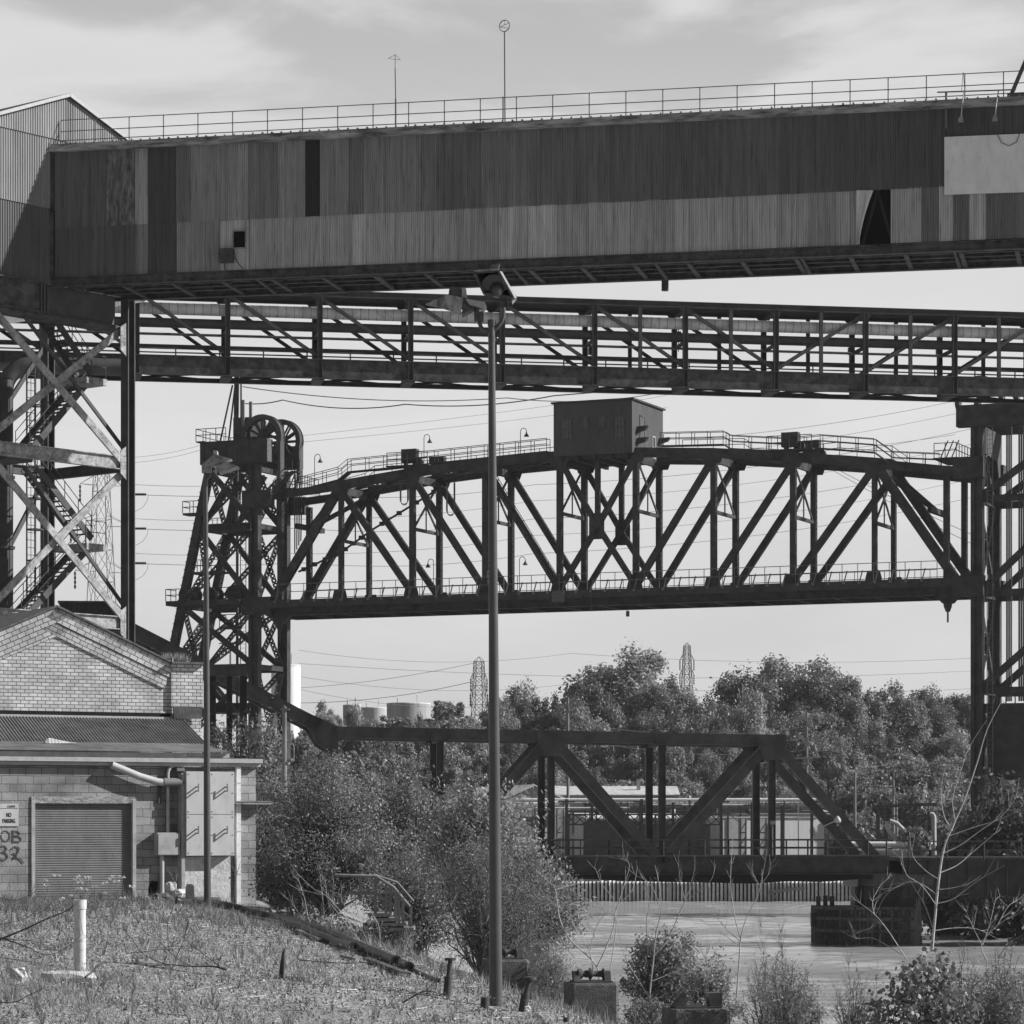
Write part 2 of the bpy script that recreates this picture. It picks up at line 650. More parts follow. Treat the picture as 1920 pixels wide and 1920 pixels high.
def railing(parent, pts, h, spacing, m, rails=(1.0, 0.5), r=0.03, name='handrail', lean=0.0, post_r=None):
    """rails as one part, every post a sub-part; pts: foot line"""
    b = MB()
    for k in rails:
        b.tube([V(p) + V((0, 0, h * k)) for p in pts], r, 5)
    rail = b.obj(name, m, parent)
    me = None
    seg = []
    for p, q in zip(pts[:-1], pts[1:]):
        p, q = V(p), V(q)
        n = max(1, round((q - p).length / spacing))
        seg += [p.lerp(q, i / n) for i in range(n)]
    seg.append(V(pts[-1]))
    pb = MB().tube([(0, lean, 0), (0, 0, h)], post_r or r, 5)
    first = pb.obj('post', m, rail, seg[0])
    for p in seg[1:]:
        c = first.copy()
        c.location = p
        COL.objects.link(c)
    return rail


def ladder(parent, a, b, w, m, name='ladder', step=0.35, side=(1, 0, 0)):
    a, b, sd = V(a), V(b), V(side)
    o = MB()
    for k in (-1, 1):
        o.beam(a + sd * (k * w / 2), b + sd * (k * w / 2), 0.06, 0.06)
    n = int((b - a).length / step)
    for i in range(1, n):
        p = a.lerp(b, i / n)
        o.tube([p - sd * w / 2, p + sd * w / 2], 0.02, 4)
    return o.obj(name, m, parent)

# ------------------------------------------------------------------ terrain and river
def crest(y):
    ys = (0, 20, 35, 45.5, 50, 57, 64, 71, 80, 100, 140, 210, 310)
    xs = (5, 3.8, 2.4, 0.75, -0.7, -2.2, -3.7, -7.0, -8.6, -9.5, -12, -17, -26)
    return float(np.interp(y, ys, xs))


def ground_z(x, y):
    z = -1.9 - 0.112 * max(0.0, min(x, 6) + 8)
    d = x - crest(y)
    if d > 0:
        z -= 0.25 * min(d, 6) + 0.5 * max(0, d - 6)
    z += 0.05 * math.sin(x * 1.3 + 2) * math.sin(y * 0.55) + 0.03 * math.sin(x * 3.1) * math.sin(y * 1.7)
    return max(z, -HC - 1.2) + HC


def grid_mesh(name, xs, ys, fn, m, kind='structure', label=None, cat=None):
    vs = [(x, y, fn(x, y)) for y in ys for x in xs]
    nx = len(xs)
    fs = [(j * nx + i, j * nx + i + 1, (j + 1) * nx + i + 1, (j + 1) * nx + i) for j in range(len(ys) - 1) for i in range(nx - 1)]
    me = bpy.data.meshes.new(name)
    me.from_pydata(vs, [], fs)
    me.materials.append(m)
    me.polygons.foreach_set('use_smooth', [True] * len(fs))
    return tag(link(name, me), label, cat, kind=kind)


def ground_mat(name, gravel, soil, fine):
    m = bpy.data.materials.new(name)
    m.use_nodes = True
    nt = m.node_tree
    b = nt.nodes['Principled BSDF']
    b.inputs['Roughness'].default_value = 0.95
    b.inputs['Specular IOR Level'].default_value = 0.15
    N, Lk = nt.nodes.new, nt.links.new
    t = N('ShaderNodeTexCoord')
    vo = N('ShaderNodeTexVoronoi')
    vo.inputs['Scale'].default_value = fine
    Lk(t.outputs['Object'], vo.inputs['Vector'])
    big = N('ShaderNodeTexNoise')
    big.inputs['Scale'].default_value = 0.55
    big.inputs['Detail'].default_value = 7
    Lk(t.outputs['Object'], big.inputs['Vector'])
    r = N('ShaderNodeMapRange')
    r.inputs[1].default_value, r.inputs[2].default_value = 0.4, 0.62
    Lk(big.outputs[0], r.inputs[0])
    st = N('ShaderNodeSeparateColor')
    Lk(vo.outputs['Color'], st.inputs[0])
    g = N('ShaderNodeMapRange')
    g.inputs[3].default_value, g.inputs[4].default_value = gravel * 0.5, gravel * 1.5
    Lk(st.outputs[0], g.inputs[0])
    f2 = N('ShaderNodeTexNoise')
    f2.inputs['Scale'].default_value = 9
    f2.inputs['Detail'].default_value = 8
    f2.inputs['Roughness'].default_value = 0.75
    Lk(t.outputs['Object'], f2.inputs['Vector'])
    so = N('ShaderNodeMapRange')
    so.inputs[1].default_value, so.inputs[2].default_value = 0.3, 0.7
    so.inputs[3].default_value, so.inputs[4].default_value = soil * 0.5, soil * 1.5
    Lk(f2.outputs[0], so.inputs[0])
    mx = N('ShaderNodeMix')
    mx.data_type = 'FLOAT'
    Lk(r.outputs[0], mx.inputs['Factor'])
    Lk(g.outputs[0], mx.inputs[2])
    Lk(so.outputs[0], mx.inputs[3])
    Lk(mx.outputs[0], b.inputs['Base Color'])
    bp = N('ShaderNodeBump')
    bp.inputs['Strength'].default_value = 1.0
    bp.inputs['Distance'].default_value = 0.06
    sm = N('ShaderNodeMath')
    Lk(vo.outputs['Distance'], sm.inputs[0])
    Lk(f2.outputs[0], sm.inputs[1])
    Lk(sm.outputs[0], bp.inputs['Height'])
    Lk(bp.outputs[0], b.inputs['Normal'])
    return m


gm = ground_mat('gravel_and_soil', 0.36, 0.27, 14)
bank_xs = [-60, -45, -34] + [-26 + 0.55 * i for i in range(78)] + [18, 20]
bank_ys = [-10, 5, 14] + [20 + 0.8 * i for i in range(66)] + [75 + 5 * i for i in range(13)] + [150, 170, 200, 240, 290, 330]
grid_mesh('ground', bank_xs, bank_ys, ground_z, gm)

wm = bpy.data.materials.new('river_water')
wm.use_nodes = True
nt = wm.node_tree
b = nt.nodes['Principled BSDF']
b.inputs['Base Color'].default_value = (0.38, 0.38, 0.38, 1)
b.inputs['Roughness'].default_value = 0.16
b.inputs['IOR'].default_value = 1.33
t = nt.nodes.new('ShaderNodeTexCoord')
hs = []
for sc, st, dist in ((1.6, (0.6, 1.4, 1), 0.03), (4.3, (0.6, 1.2, 1), 0.012)):
    mpn = nt.nodes.new('ShaderNodeMapping')
    mpn.inputs['Scale'].default_value = st
    nt.links.new(t.outputs['Object'], mpn.inputs[0])
    nn = nt.nodes.new('ShaderNodeTexNoise')
    nn.inputs['Scale'].default_value = sc
    nn.inputs['Detail'].default_value = 4
    nt.links.new(mpn.outputs[0], nn.inputs['Vector'])
    bp = nt.nodes.new('ShaderNodeBump')
    bp.inputs['Strength'].default_value = 0.55
    bp.inputs['Distance'].default_value = dist
    nt.links.new(nn.outputs[0], bp.inputs['Height'])
    if hs: nt.links.new(hs[-1].outputs[0], bp.inputs['Normal'])
    hs.append(bp)
# wind lanes: smooth and ruffled water alternate
wl_ = nt.nodes.new('ShaderNodeTexNoise')
mpn = nt.nodes.new('ShaderNodeMapping')
mpn.inputs['Scale'].default_value = (0.02, 0.075, 1)
nt.links.new(t.outputs['Object'], mpn.inputs[0])
nt.links.new(mpn.outputs[0], wl_.inputs['Vector'])
wl_.inputs['Scale'].default_value = 1.0
wl_.inputs['Detail'].default_value = 3
rr = nt.nodes.new('ShaderNodeMapRange')
for i, x in ((1, 0.42), (2, 0.58), (3, 0.12), (4, 0.8)):
    rr.inputs[i].default_value = x
nt.links.new(wl_.outputs[0], rr.inputs[0])
nt.links.new(rr.outputs[0], hs[0].inputs['Strength'])
nt.links.new(hs[-1].outputs[0], b.inputs['Normal'])
wx = np.concatenate([[-400, -120, -40], np.arange(-16, 62, 0.55), [80, 150, 400, 900]])
wy = np.concatenate([[60, 80], np.arange(96, 200, 0.3), np.arange(200, 309, 0.42), [330, 500, 1500]])
WX, WY = np.meshgrid(wx, wy)
WZ = np.zeros_like(WX)
rw = np.random.default_rng(3)
lane = .55 + .45 * np.sin(WX * .021 + WY * .085 + 1.2 * np.sin(WX * .045 + WY * .031)) * np.sin(WY * .19 + WX * .012)
for k in range(26):
    lam = rw.uniform(1.1, 4.2)
    th = math.radians(90 + rw.normal(0, 26))
    amp = .0068 * lam ** 1.0 * rw.uniform(.5, 1.1)
    WZ += amp * np.sin((WX * math.cos(th) + WY * math.sin(th)) * 2 * math.pi / lam + rw.uniform(0, 6.28))
WZ *= lane
vv = np.stack([WX, WY, WZ], -1).reshape(-1, 3)
nx_, ny_ = len(wx), len(wy)
ii = (np.arange(ny_ - 1)[:, None] * nx_ + np.arange(nx_ - 1)[None]).ravel()
loops = np.stack([ii, ii + 1, ii + nx_ + 1, ii + nx_], 1).astype(np.int32)
me = bpy.data.meshes.new('river')
me.vertices.add(len(vv))
me.vertices.foreach_set('co', vv.astype(np.float32).ravel())
me.loops.add(loops.size)
me.loops.foreach_set('vertex_index', loops.ravel())
me.polygons.add(len(loops))
me.polygons.foreach_set('loop_start', np.arange(0, loops.size, 4, dtype=np.int32))
me.polygons.foreach_set('use_smooth', np.ones(len(loops), bool))
me.materials.append(wm)
me.update(calc_edges=True)
tag(link('river', me), kind='structure')

brush = ground_mat('brushy_hillside', 0.07, 0.085, 1.4)


def far_z(x, y):
    if y < 307.5: return -3.0
    z = 2.6
    k = max(0.0, min(1.0, (y - 395) / 95.0))
    side = max(0.0, min(1.0, (x + 45) / 60.0))
    z += (0.35 + 0.65 * side) * 20 * (k * k * (3 - 2 * k))
    z += 0.8 * math.sin(x * 0.17) * math.sin(y * 0.11)
    return z


def right_z(x, y):
    # right-hand bank below the right lift tower
    d = x - (34 + 0.03 * (y - 200))
    return max(-2.0, min(4.5, d * 0.55)) + 0.4 * math.sin(x * 0.7) * math.sin(y * 0.4)


grid_mesh('far_bank_terrain', [-420 + 12 * i for i in range(90)], [306.8, 307.6, 309] + [318 + 9 * i for i in range(40)] + [720, 900, 1300, 2200], far_z, brush)
grid_mesh('right_bank_terrain', [30 + 2.5 * i for i in range(28)] + [130, 200, 300], [190 + 6 * i for i in range(20)], right_z, brush)

# ------------------------------------------------------------------ conveyor gallery
G = Frame(960, 131, -12)
gal = fthing(G, 'conveyor_gallery', 'long dark corrugated conveyor gallery crossing the whole frame high overhead', 'conveyor gallery')


class Line2:
    def __init__(s, f, p, q, off=0.0):
        a, b_ = f.L(*p, off), f.L(*q, off)
        s.a, s.k = a, (b_.z - a.z) / (b_.x - a.x)

    def z(s, u): return s.a.z + (u - s.a.x) * s.k


gT, gB, gM = Line2(G, (92, 287), (1920, 195)), Line2(G, (92, 521), (1920, 446)), Line2(G, (105, 428), (1630, 357))
GU0, GU1 = G.u(92), G.u(2330)
u_ = lambda px: G.u(px)


def strip(mb, p0, p1, lo, hi, tone, off=0.0):
    """one sheet between pixel columns p0-p1; lo, hi: functions of u giving its edges"""
    mb.tone = .2 * (tone / .15) ** 1.75 + .015
    a, b_ = u_(p0), u_(p1)
    mb.corr(a, b_, lo(a), lo(b_), hi(a), hi(b_), off, 0.1, 0.028)


up = [(103, 200, .105), (200, 253, .10), (253, 277, .19), (277, 330, .078), (330, 358, .125), (358, 438, .165), (438, 465, .18), (465, 520, .135),
      (520, 572, .165), (572, 600, .04), (600, 655, .155), (655, 682, .125), (682, 790, .15), (790, 818, .13), (818, 902, .112), (902, 985, .132),
      (985, 1013, .12), (1013, 1130, .115), (1130, 1240, .108), (1240, 1350, .102), (1350, 1465, .105), (1465, 1560, .094), (1560, 1670, .088),
      (1670, 1770, .083), (1770, 1860, .075), (1860, 2080, .08), (2080, 2330, .1)]
mb = MB()
for p0, p1, tn in up:
    if p0 != 200: strip(mb, p0, p1, gM.z, gT.z, tn * 1.17, 0.012 * (p0 % 3))
mb.obj('upper_cladding', M['clad'], gal)
mb = MB()
strip(mb, 200, 253, gM.z, gT.z, .135)
tag(mb.obj('peeling_sheet', M['peel'], gal), 'cladding sheet with pale peeling blotches')
mb = MB()
lowstrips = [(103, 253, .10), (253, 278, .15), (278, 331, .085), (331, 385, .17), (385, 412, .165)]
pxs = [412]
while pxs[-1] < 1604:
    pxs.append(pxs[-1] + 27.5 * random.choice((1, 1, 1, 2, 3)))
for a, b_ in zip(pxs[:-1], pxs[1:]):
    lowstrips.append((a, min(b_, 1608), .185 + .05 * random.random() - (0.02 if a > 1200 else 0)))
lowstrips += [(1670, 1727, .2), (1727, 1760, .12), (1760, 1787, .22), (1787, 1817, .115), (1817, 1848, .22), (1848, 1905, .115), (1905, 2330, .13)]
mbs = [MB(), MB()]
for i, (p0, p1, tn) in enumerate(lowstrips):
    mb = mbs[p0 > 1640]
    tn *= 1.12
    off = 0.03 + (0.012 * (i % 3) if p0 < 1600 else 0)
    if p0 <= 437 < p1 or p0 <= 460 < p1 or (437 < p0 < 460):
        # leave the open hatch out
        hz0 = lambda u: G.L(437, 466).z
        hz1 = lambda u: G.L(437, 432).z
        a, c = max(p0, 437), min(p1, 461)
        if p0 < 437: strip(mb, p0, 437, gB.z, gM.z, tn, off)
        if p1 > 461: strip(mb, 461, p1, gB.z, gM.z, tn, off)
        strip(mb, a, c, gB.z, hz0, tn, off)
        strip(mb, a, c, hz1, gM.z, tn, off)
    else:
        strip(mb, p0, p1, gB.z, lambda u: gM.z(u) + 0.05, tn, off)
for mb in mbs:
    mb.obj('lower_cladding', M['clad'], gal)
# torn sheet curling away from the opening
mb = MB()
mb.tone = .62
nn, vs, fs = 17, [], []
for j in range(9):
    kz = j / 8
    for i in range(nn):
        k = i / (nn - 1)
        right = 1609 + (29 if kz > .93 else 29 * (kz ** 0.8) * (0.55 + 0.45 * kz)) + (3 if j == 0 else 0)
        px = 1606 + (right - 1606) * k
        py = 459 + (357.5 - 459) * kz
        out = -0.05 - 0.25 * k * math.sin(math.pi * min(1, (1 - kz) * 1.1)) * 0.7 - 0.05 * (1 + math.sin(i * 1.1)) * (1.1 - kz * 0.6)
        p = G.L(px, py)
        vs.append((p.x, out, p.z))
for j in range(8):
    for i in range(nn - 1):
        fs.append((j * nn + i, j * nn + i + 1, (j + 1) * nn + i + 1, (j + 1) * nn + i))
mb.add(vs, fs)
tag(mb.obj('torn_sheet', M['clad'], gal), 'sheet of lower cladding curled back beside a black opening')
# dark interior box: far wall, floor, ceiling
mb = MB()
zb, zt = gB.z(0), gT.z(0)
mb.box((GU0 + .1, 3.9, zb), (GU1, 3.95, zt))
mb.box((GU0 + .1, 0.12, zb - .06), (GU1, 3.89, zb))
mb.box((GU0 + .1, 0.12, zt), (GU1, 3.89, zt + .05))
mb.obj('far_wall', M['void'], gal)
for k, px in enumerate((1636, 1655)):
    a = G.L(px, 370, 1.0)
    MB().beam((a.x, 1.0, zt - 2.4), (a.x + .9 * (-1) ** k, 1.0, gB.z(a.x)), .1, .12).obj('inside_brace', M['black'], gal)
# fascia with peeling paint, roof
fh = G.L(1000, 232).z - G.L(1000, 247).z
mb = MB()
mb.add([(GU0 - .1, -.28, zt - .02), (GU1, -.28, zt - .02), (GU1, -.12, zt + fh), (GU0 - .1, -.12, zt + fh)], [(0, 1, 2, 3)])
mb.add([(GU0 - .1, -.28, zt - .02), (GU1, -.28, zt - .02), (GU1, .06, zt - .02), (GU0 - .1, .06, zt - .02)], [(0, 3, 2, 1)])
for i in range(120):
    u = GU0 + (GU1 - GU0) * i / 120
    mb.box((u, -.2, zt + fh - .01), (u + .07, .1, zt + fh + .03 + .03 * random.random()))
mb.obj('eave_fascia', M['fascia'], gal)
mb = MB()
mb.prism([(GU0, -.12, zt + fh - .01), (GU0, 2, zt + fh + .06), (GU0, 4.1, zt + fh - .01), (GU0, 4.1, zt + .05), (GU0, -.1, zt + .05)], (GU1 - GU0, 0, 0))
mb.obj('roof', M['roof'], gal)
# bottom girders, cross beams and stringers
mb = MB()
gd = 0.42
mb.ibeam((GU0, .1, zb - gd / 2 - .01), (GU1, .1, zb - gd / 2 - .01), .28, gd)
mb.obj('edge_girder', M['rusty'], gal)
mb = MB()
mb.ibeam((GU0, 3.85, zb - gd / 2 - .06), (GU1, 3.85, zb - gd / 2 - .06), .28, gd)
mb.obj('edge_girder', M['rusty'], gal)
mb = MB()
for k in (1.05, 2.0, 2.95):
    mb.ibeam((GU0, k, zb - .2), (GU1, k, zb - .2), .16, .26)
mb.obj('stringer', M['rusty'], gal)
first = None
u = GU0 + 1.0
while u < GU1:
    if first is None:
        first = MB().ibeam((0, .25, 0), (0, 3.7, 0), .2, .3, (1, 0, 0)).obj('floor_beam', M['rusty'], gal)
    o = first if first.location.x == 0 else first.copy()
    if o is not first: COL.objects.link(o)
    o.location = (u, 0, zb - .3)
    u += 2.35
for px in (475, 700, 958, 1225, 1500, 1788):
    a = G.L(px, 500)
    MB().beam((a.x, -.05, zb - .3), (a.x + .05, 3.3, zb - .5), .14, .1, (1, 0, 0)).obj('outrigger', M['pipe_steel'], gal)
a = G.L(1247, 520, 3.9)
MB().tube([(a.x, 3.9, zb - .3), (a.x, 3.9, zb - .95)], .16, 10).obj('drain_stub', M['pipe_steel'], gal)
# hatch frame, junction box and cable
mb = MB()
p, q = G.L(436, 467), G.L(462, 431)
for a, c in (((p.x, p.z), (p.x + .05, q.z)), ((q.x - .05, p.z), (q.x, q.z)), ((p.x, p.z), (q.x, p.z + .05)), ((p.x, q.z - .05), (q.x, q.z))):
    mb.box((a[0], -.05, a[1]), (c[0], .02, c[1]))
mb.obj('hatch_frame', M['fascia'], gal)
p, q = G.L(414, 494), G.L(439, 467)
MB().box((p.x, -.3, p.z), (q.x, -.03, q.z)).obj('junction_box', M['rusty'], gal)
MB().tube([G.L(440, 470) + V((0, -.1, 0)), G.L(443, 487) + V((0, -.1, 0)), G.L(452, 500) + V((0, -.12, 0)), G.L(458, 505) + V((0, -.1, 0))], .025, 5).obj('cable', M['wire'], gal)
MB().tube([G.L(424, 494) + V((0, -.1, 0)), G.L(422, 500) + V((0, -.1, 0)), G.L(424, 507) + V((0, -.1, 0))], .03, 5).obj('cable', M['wire'], gal)
# blank sign panel at the near end
p, q = G.L(1771, 366), G.L(1771, 258)
r_, s_ = G.L(2010, 358), G.L(2010, 248)
MB().prism([(p.x, -.12, p.z), (r_.x, -.12, r_.z), (s_.x, -.12, s_.z), (q.x, -.12, q.z)], (0, .07, 0)).obj('blank_sign_panel', M['panel'], gal)
MB().tube([G.L(1871, 254) + V((0, -.16, 0)), G.L(1878, 269) + V((0, -.16, 0)), G.L(1892, 275) + V((0, -.16, 0)), G.L(1906, 268) + V((0, -.16, 0)), G.L(1912, 252) + V((0, -.16, 0))], .018, 5).obj('cable', M['wire'], gal)
mb = MB()
p = G.L(94, 400)
mb.beam((p.x, -.05, zb - .1), (p.x, -.05, zt), .12, .34)
mb.obj('corner_flashing', M['rusty'], gal)
# roof-edge railing
a, b_ = G.L(113, 268, .2), G.L(2325, 140, .2)
zf = zt + fh
hr = G.L(1000, 180, .3).z - zf
railing(gal, [(a.x, .3, zf), (b_.x, .3, zf)], hr, 1.62, M['pylon'], (1.0, .56, .2), .022, post_r=.026)
# service platform bits at the near end
p = G.L(1893, 178)
MB().beam((p.x, .2, zf), G.L(1934, 88, .2), .12, .16).obj('roof_strut', M['rusty'], gal)
MB().box((p.x - .1, -.1, zf), (GU1, .9, zf + .12)).obj('roof_strut_base', M['rusty'], gal)

boom = thing('floodlight_boom', 'thin horizontal pipe on gallery roof edge carrying two small hanging floodlights', 'floodlight boom', G.W(G.L(1775, 176)), G.yaw)
O = G.L(1775, 176)
rel = lambda px, py, off=0.0: G.L(px, py, off) - O
MB().tube([rel(1757, 173), rel(1905, 168)], .03, 6).obj('boom_pipe', M['pylon'], boom)
MB().tube([rel(1774, 172), rel(1774, 240, -.1)], .05, 6).obj('boom_post', M['pylon'], boom)
for px, py in ((1802, 224), (1866, 222)):
    ar = MB().tube([rel(px + 6, 170), rel(px + 2, 195, -.35), rel(px, py - 4, -.5)], .03, 5).obj('lamp_arm', M['galv'], boom)
    mb = MB()
    c = rel(px - 1, py, -.55)
    mb.prism([c + V((-.09, -.12, -.1)), c + V((.12, -.12, -.1)), c + V((.09, -.08, .1)), c + V((-.06, -.08, .1))], (0, .24, 0))
    mb.obj('lamp_head', M['lamp'], ar)
MB().beam(rel(1806, 135), rel(1803, 170), .02, .02).obj('boom_hanger', M['wire'], boom)
MB().beam(rel(1806, 135), rel(1809, 170), .02, .02).obj('boom_hanger', M['wire'], boom)

# masts on the gallery roof
O = G.L(742, 240, 1.2)
mast = thing('antenna_mast', 'short thin aerial mast with a drooping wire crosspiece on the gallery roof', 'antenna', G.W(O), G.yaw)
MB().tube([(0, 0, -.3), (0, 0, 1.3)], .045, 6).tube([(0, 0, 1.3), G.L(741, 128, 1.2) - O], .03, 6).tube([G.L(741, 128, 1.2) - O, G.L(741, 101, 1.2) - O], .016, 5).obj('mast_pole', M['pylon'], mast)
c = G.L(741, 103, 1.2) - O
MB().tube([c + V((-.32, 0, -.13)), c, c + V((.24, 0, -.22))], .01, 4).tube([c + V((-.32, 0, -.13)), c + V((0, .2, -.16)), c + V((.24, 0, -.22))], .01, 4).obj('crosspiece', M['pylon'], mast)
O = G.L(947, 228, .8)
mast = thing('signal_mast', 'tall thin mast topped by a wire hoop target, standing on the gallery roof', 'mast', G.W(O), G.yaw)
top = G.L(946, 60, .8) - O
MB().tube([(0, 0, -.3), top], .035, 6).tube([(-.09, 0, -.3), (-.09, 0, 1.1)], .03, 5).obj('mast_pole', M['pylon'], mast)
c = top + V((0, 0, .27))
MB().ring(c, (.25, 1, 0), .235, .265, .02, 28).obj('hoop', M['pylon'], mast)
MB().tube([c + V((-.2, 0, -.04)), c + V((.2, 0, .12))], .014, 4).tube([c + V((-.2, 0, -.04)), c + V((.2, 0, -.12))], .014, 4).tube([c + V((0, 0, .25)), c + V((0, 0, .05))], .01, 4).obj('hoop_bracing', M['pylon'], mast)

# ------------------------------------------------------------------ transfer house and its support tower
T = Frame(95, 135.4, 50)
pk, er = T.L(125, 178), T.L(240, 265)
hb = T.L(0, 516).z
uc, ur = pk.x, er.x
ul = 2 * uc - ur
slope = (pk.z - er.z) / (ur - uc)
ze = pk.z - slope * 4.9
hse = fthing(T, 'transfer_house', 'gabled corrugated transfer house at the left end of the gallery', 'transfer house')
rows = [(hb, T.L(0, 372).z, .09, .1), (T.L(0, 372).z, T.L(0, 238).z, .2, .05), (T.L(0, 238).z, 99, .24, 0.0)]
mb = MB()
U0, U1 = uc - 4.9, uc + 4.9
roofz = lambda u: pk.z - slope * abs(u - uc) - .1
n = 70
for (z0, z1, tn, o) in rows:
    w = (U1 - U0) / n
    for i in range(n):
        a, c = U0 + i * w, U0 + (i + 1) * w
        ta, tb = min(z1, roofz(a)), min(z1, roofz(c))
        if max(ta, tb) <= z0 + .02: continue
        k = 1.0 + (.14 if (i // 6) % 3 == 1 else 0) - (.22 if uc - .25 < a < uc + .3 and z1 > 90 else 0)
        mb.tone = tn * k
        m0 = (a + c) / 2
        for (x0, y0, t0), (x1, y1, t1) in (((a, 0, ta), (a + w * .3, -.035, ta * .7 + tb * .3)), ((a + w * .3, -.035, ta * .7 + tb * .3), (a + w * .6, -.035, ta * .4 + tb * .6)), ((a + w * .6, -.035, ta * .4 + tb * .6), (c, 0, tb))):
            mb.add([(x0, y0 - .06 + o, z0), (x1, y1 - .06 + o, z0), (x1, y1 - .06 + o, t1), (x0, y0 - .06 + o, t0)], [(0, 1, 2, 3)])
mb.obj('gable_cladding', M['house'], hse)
mb = MB()
mb.prism([(U0, .06, hb), (U1, .06, hb), (U1, .06, ze - .15), (uc, .06, pk.z - .15), (U0, .06, ze - .15)], (0, 11, 0))
mb.obj('house_walls', M['clad'], hse)
mb = MB()
for sg in (-1, 1):
    e = V((uc + sg * 5.0, 0, pk.z - slope * 5.0))
    pkv = V((uc, 0, pk.z))
    mb.prism([pkv + V((0, -.2, -.08)), e + V((0, -.2, -.08)), e + V((0, -.2, .06)), pkv + V((0, -.2, .06))], (0, 11.4, 0))
mb.obj('roof', M['lift'], hse)
mb = MB()
for sg in (-1, 1):
    e = V((uc + sg * 5.0, -.23, pk.z - slope * 5.0 - .03))
    mb.beam(V((uc, -.23, pk.z - .03)), e, .06, .15)
mb.obj('rake_trim', M['trim'], hse)
# girders under the house
tw = fthing(T, 'support_tower', 'braced steel tower under the transfer house with wide crossed diagonals', 'tower')
zg1, zg0 = hb - .02, T.L(120, 594).z
zmid = T.L(95, 552).z
for (p0, p1, o, mm) in ((-90, 72, -.05, 'rusty'), (92, 222, .25, 'colm')):
    a, c = T.u(p0), T.u(p1)
    MB().ibeam((a, o, (zg0 + zg1) / 2), (c, o, (zg0 + zg1) / 2), .4, zg1 - zg0).obj('plate_girder', M[mm], tw)
mb = MB()
for p0 in (74, 80, 86):
    a = T.u(p0)
    mb.beam((a, 0, zg0), (a, 0, zg1), .3, .08)
mb.obj('girder_splice', M['colm'], tw)
MB().box((T.u(-90), .02, zg0 - .12), (T.u(246), 1.3, zg0 - .02)).obj('platform_plate', M['rusty'], tw)
gz = 6.3
uC = T.u(240)
uL = uC - 9.4
for (u, o) in ((uC, 0), (uL, 0), (uC, 5.6), (uL, 5.6), (uC - 4.6, 5.6)):
    mb = MB()
    for k in (-1, 1):
        mb.beam((u + k * .2, o, gz - 1), (u + k * .2, o, zg1), .5, .05, (0, 1, 0))
    mb.beam((u, o, gz - 1), (u, o, zg1), .05, .38, (0, 1, 0))
    mb.obj('column', M['colm'], tw)


def face_strut(z, off, m='brace', h=.62):
    MB().ibeam((uL + .2, off, z), (uC - .24, off, z), .3, h).obj('strut', M[m], tw)


zs1, zs2, zs3 = T.L(120, 855).z, T.L(120, 1161).z, 10.2
for z in (zs1, zs2, zs3):
    face_strut(z, 0)
    face_strut(z, 5.6, 'colm', .45)
    for u in (uL, uC):
        MB().ibeam((u, .25, z - .1), (u, 5.35, z - .1), .3, .5, (1, 0, 0)).obj('side_strut', M['colm'], tw)


def brace(p, q, off=0.0, w=.34, m='brace'):
    MB().beam(T.L(*p, off), T.L(*q, off), .1, w).obj('brace', M[m], tw)


for p, q in (((-16, 577), (232, 868)), ((236, 612), (-60, 850)), ((-10, 866), (232, 1160)), ((236, 880), (-60, 1180))):
    brace(p, q, -.12 if p[0] < 0 else .12)
for p, q in (((45, 592), (232, 842)), ((50, 880), (232, 1136))):
    brace(p, q, .55, .16, 'colm')
for (z0, z1) in ((zg0, zs1), (zs1, zs2), (zs2, zs3)):
    MB().beam((uL, 5.6, z0), (uL + 4.8, 5.6, z1), .15, .25).obj('brace', M['colm'], tw)
    MB().beam((uL + 9.2, 5.6, z0 - .3), (uL + 4.8, 5.6, z1 + .3), .15, .2).obj('brace', M['colm'], tw)
    MB().beam((uL, .4, z0), (uL, 5.3, z1), .2, .25, (1, 0, 0)).obj('brace', M['colm'], tw)
for z, w in ((zg0 - .6, 1), (zs1, 1), (zs2, 1)):
    mb = MB()
    mb.prism([(uC - .62, -.18, z - .5), (uC - .24, -.18, z - .8), (uC - .24, -.18, z + .8), (uC - .62, -.18, z + .55)], (0, .04, 0))
    for i in range(5):
        for j in range(2):
            mb.box((uC - .56 + .16 * j, -.2, z + .3 - .15 * i), (uC - .51 + .16 * j, -.18, z + .35 - .15 * i))
    mb.obj('gusset', M['brace'], tw)

st = fthing(T, 'steel_staircase', 'open zigzag steel staircase climbing inside the left support tower', 'staircase')


def flight(p, q, offs, name='flight'):
    o0, o1 = offs
    a0, c0 = T.L(*p, o0), T.L(*q, o0)
    a1, c1 = V((a0.x, o1, a0.z)), V((c0.x, o1, c0.z))
    mb = MB()
    mb.beam(a0, c0, .07, .32)
    mb.beam(a1, c1, .07, .32)
    k = int(abs(a0.z - c0.z) / .2)
    for i in range(1, k):
        m0 = a0.lerp(c0, i / k)
        mb.box((m0.x - .14, o0, m0.z - .02), (m0.x + .14, o1, m0.z + .02))
    f = mb.obj(name, M['colm'], st)
    for e0, e1 in ((a0, c0), (a1, c1)):
        r = MB()
        for hh in (1.0, .55):
            r.tube([e0 + V((0, 0, hh)), e1 + V((0, 0, hh))], .022, 5)
        for i in range(5):
            m0 = e0.lerp(e1, i / 4)
            r.tube([m0, m0 + V((0, 0, 1.0))], .02, 4)
        r.obj('stair_rail', M['colm'], f)
    return a0, c0


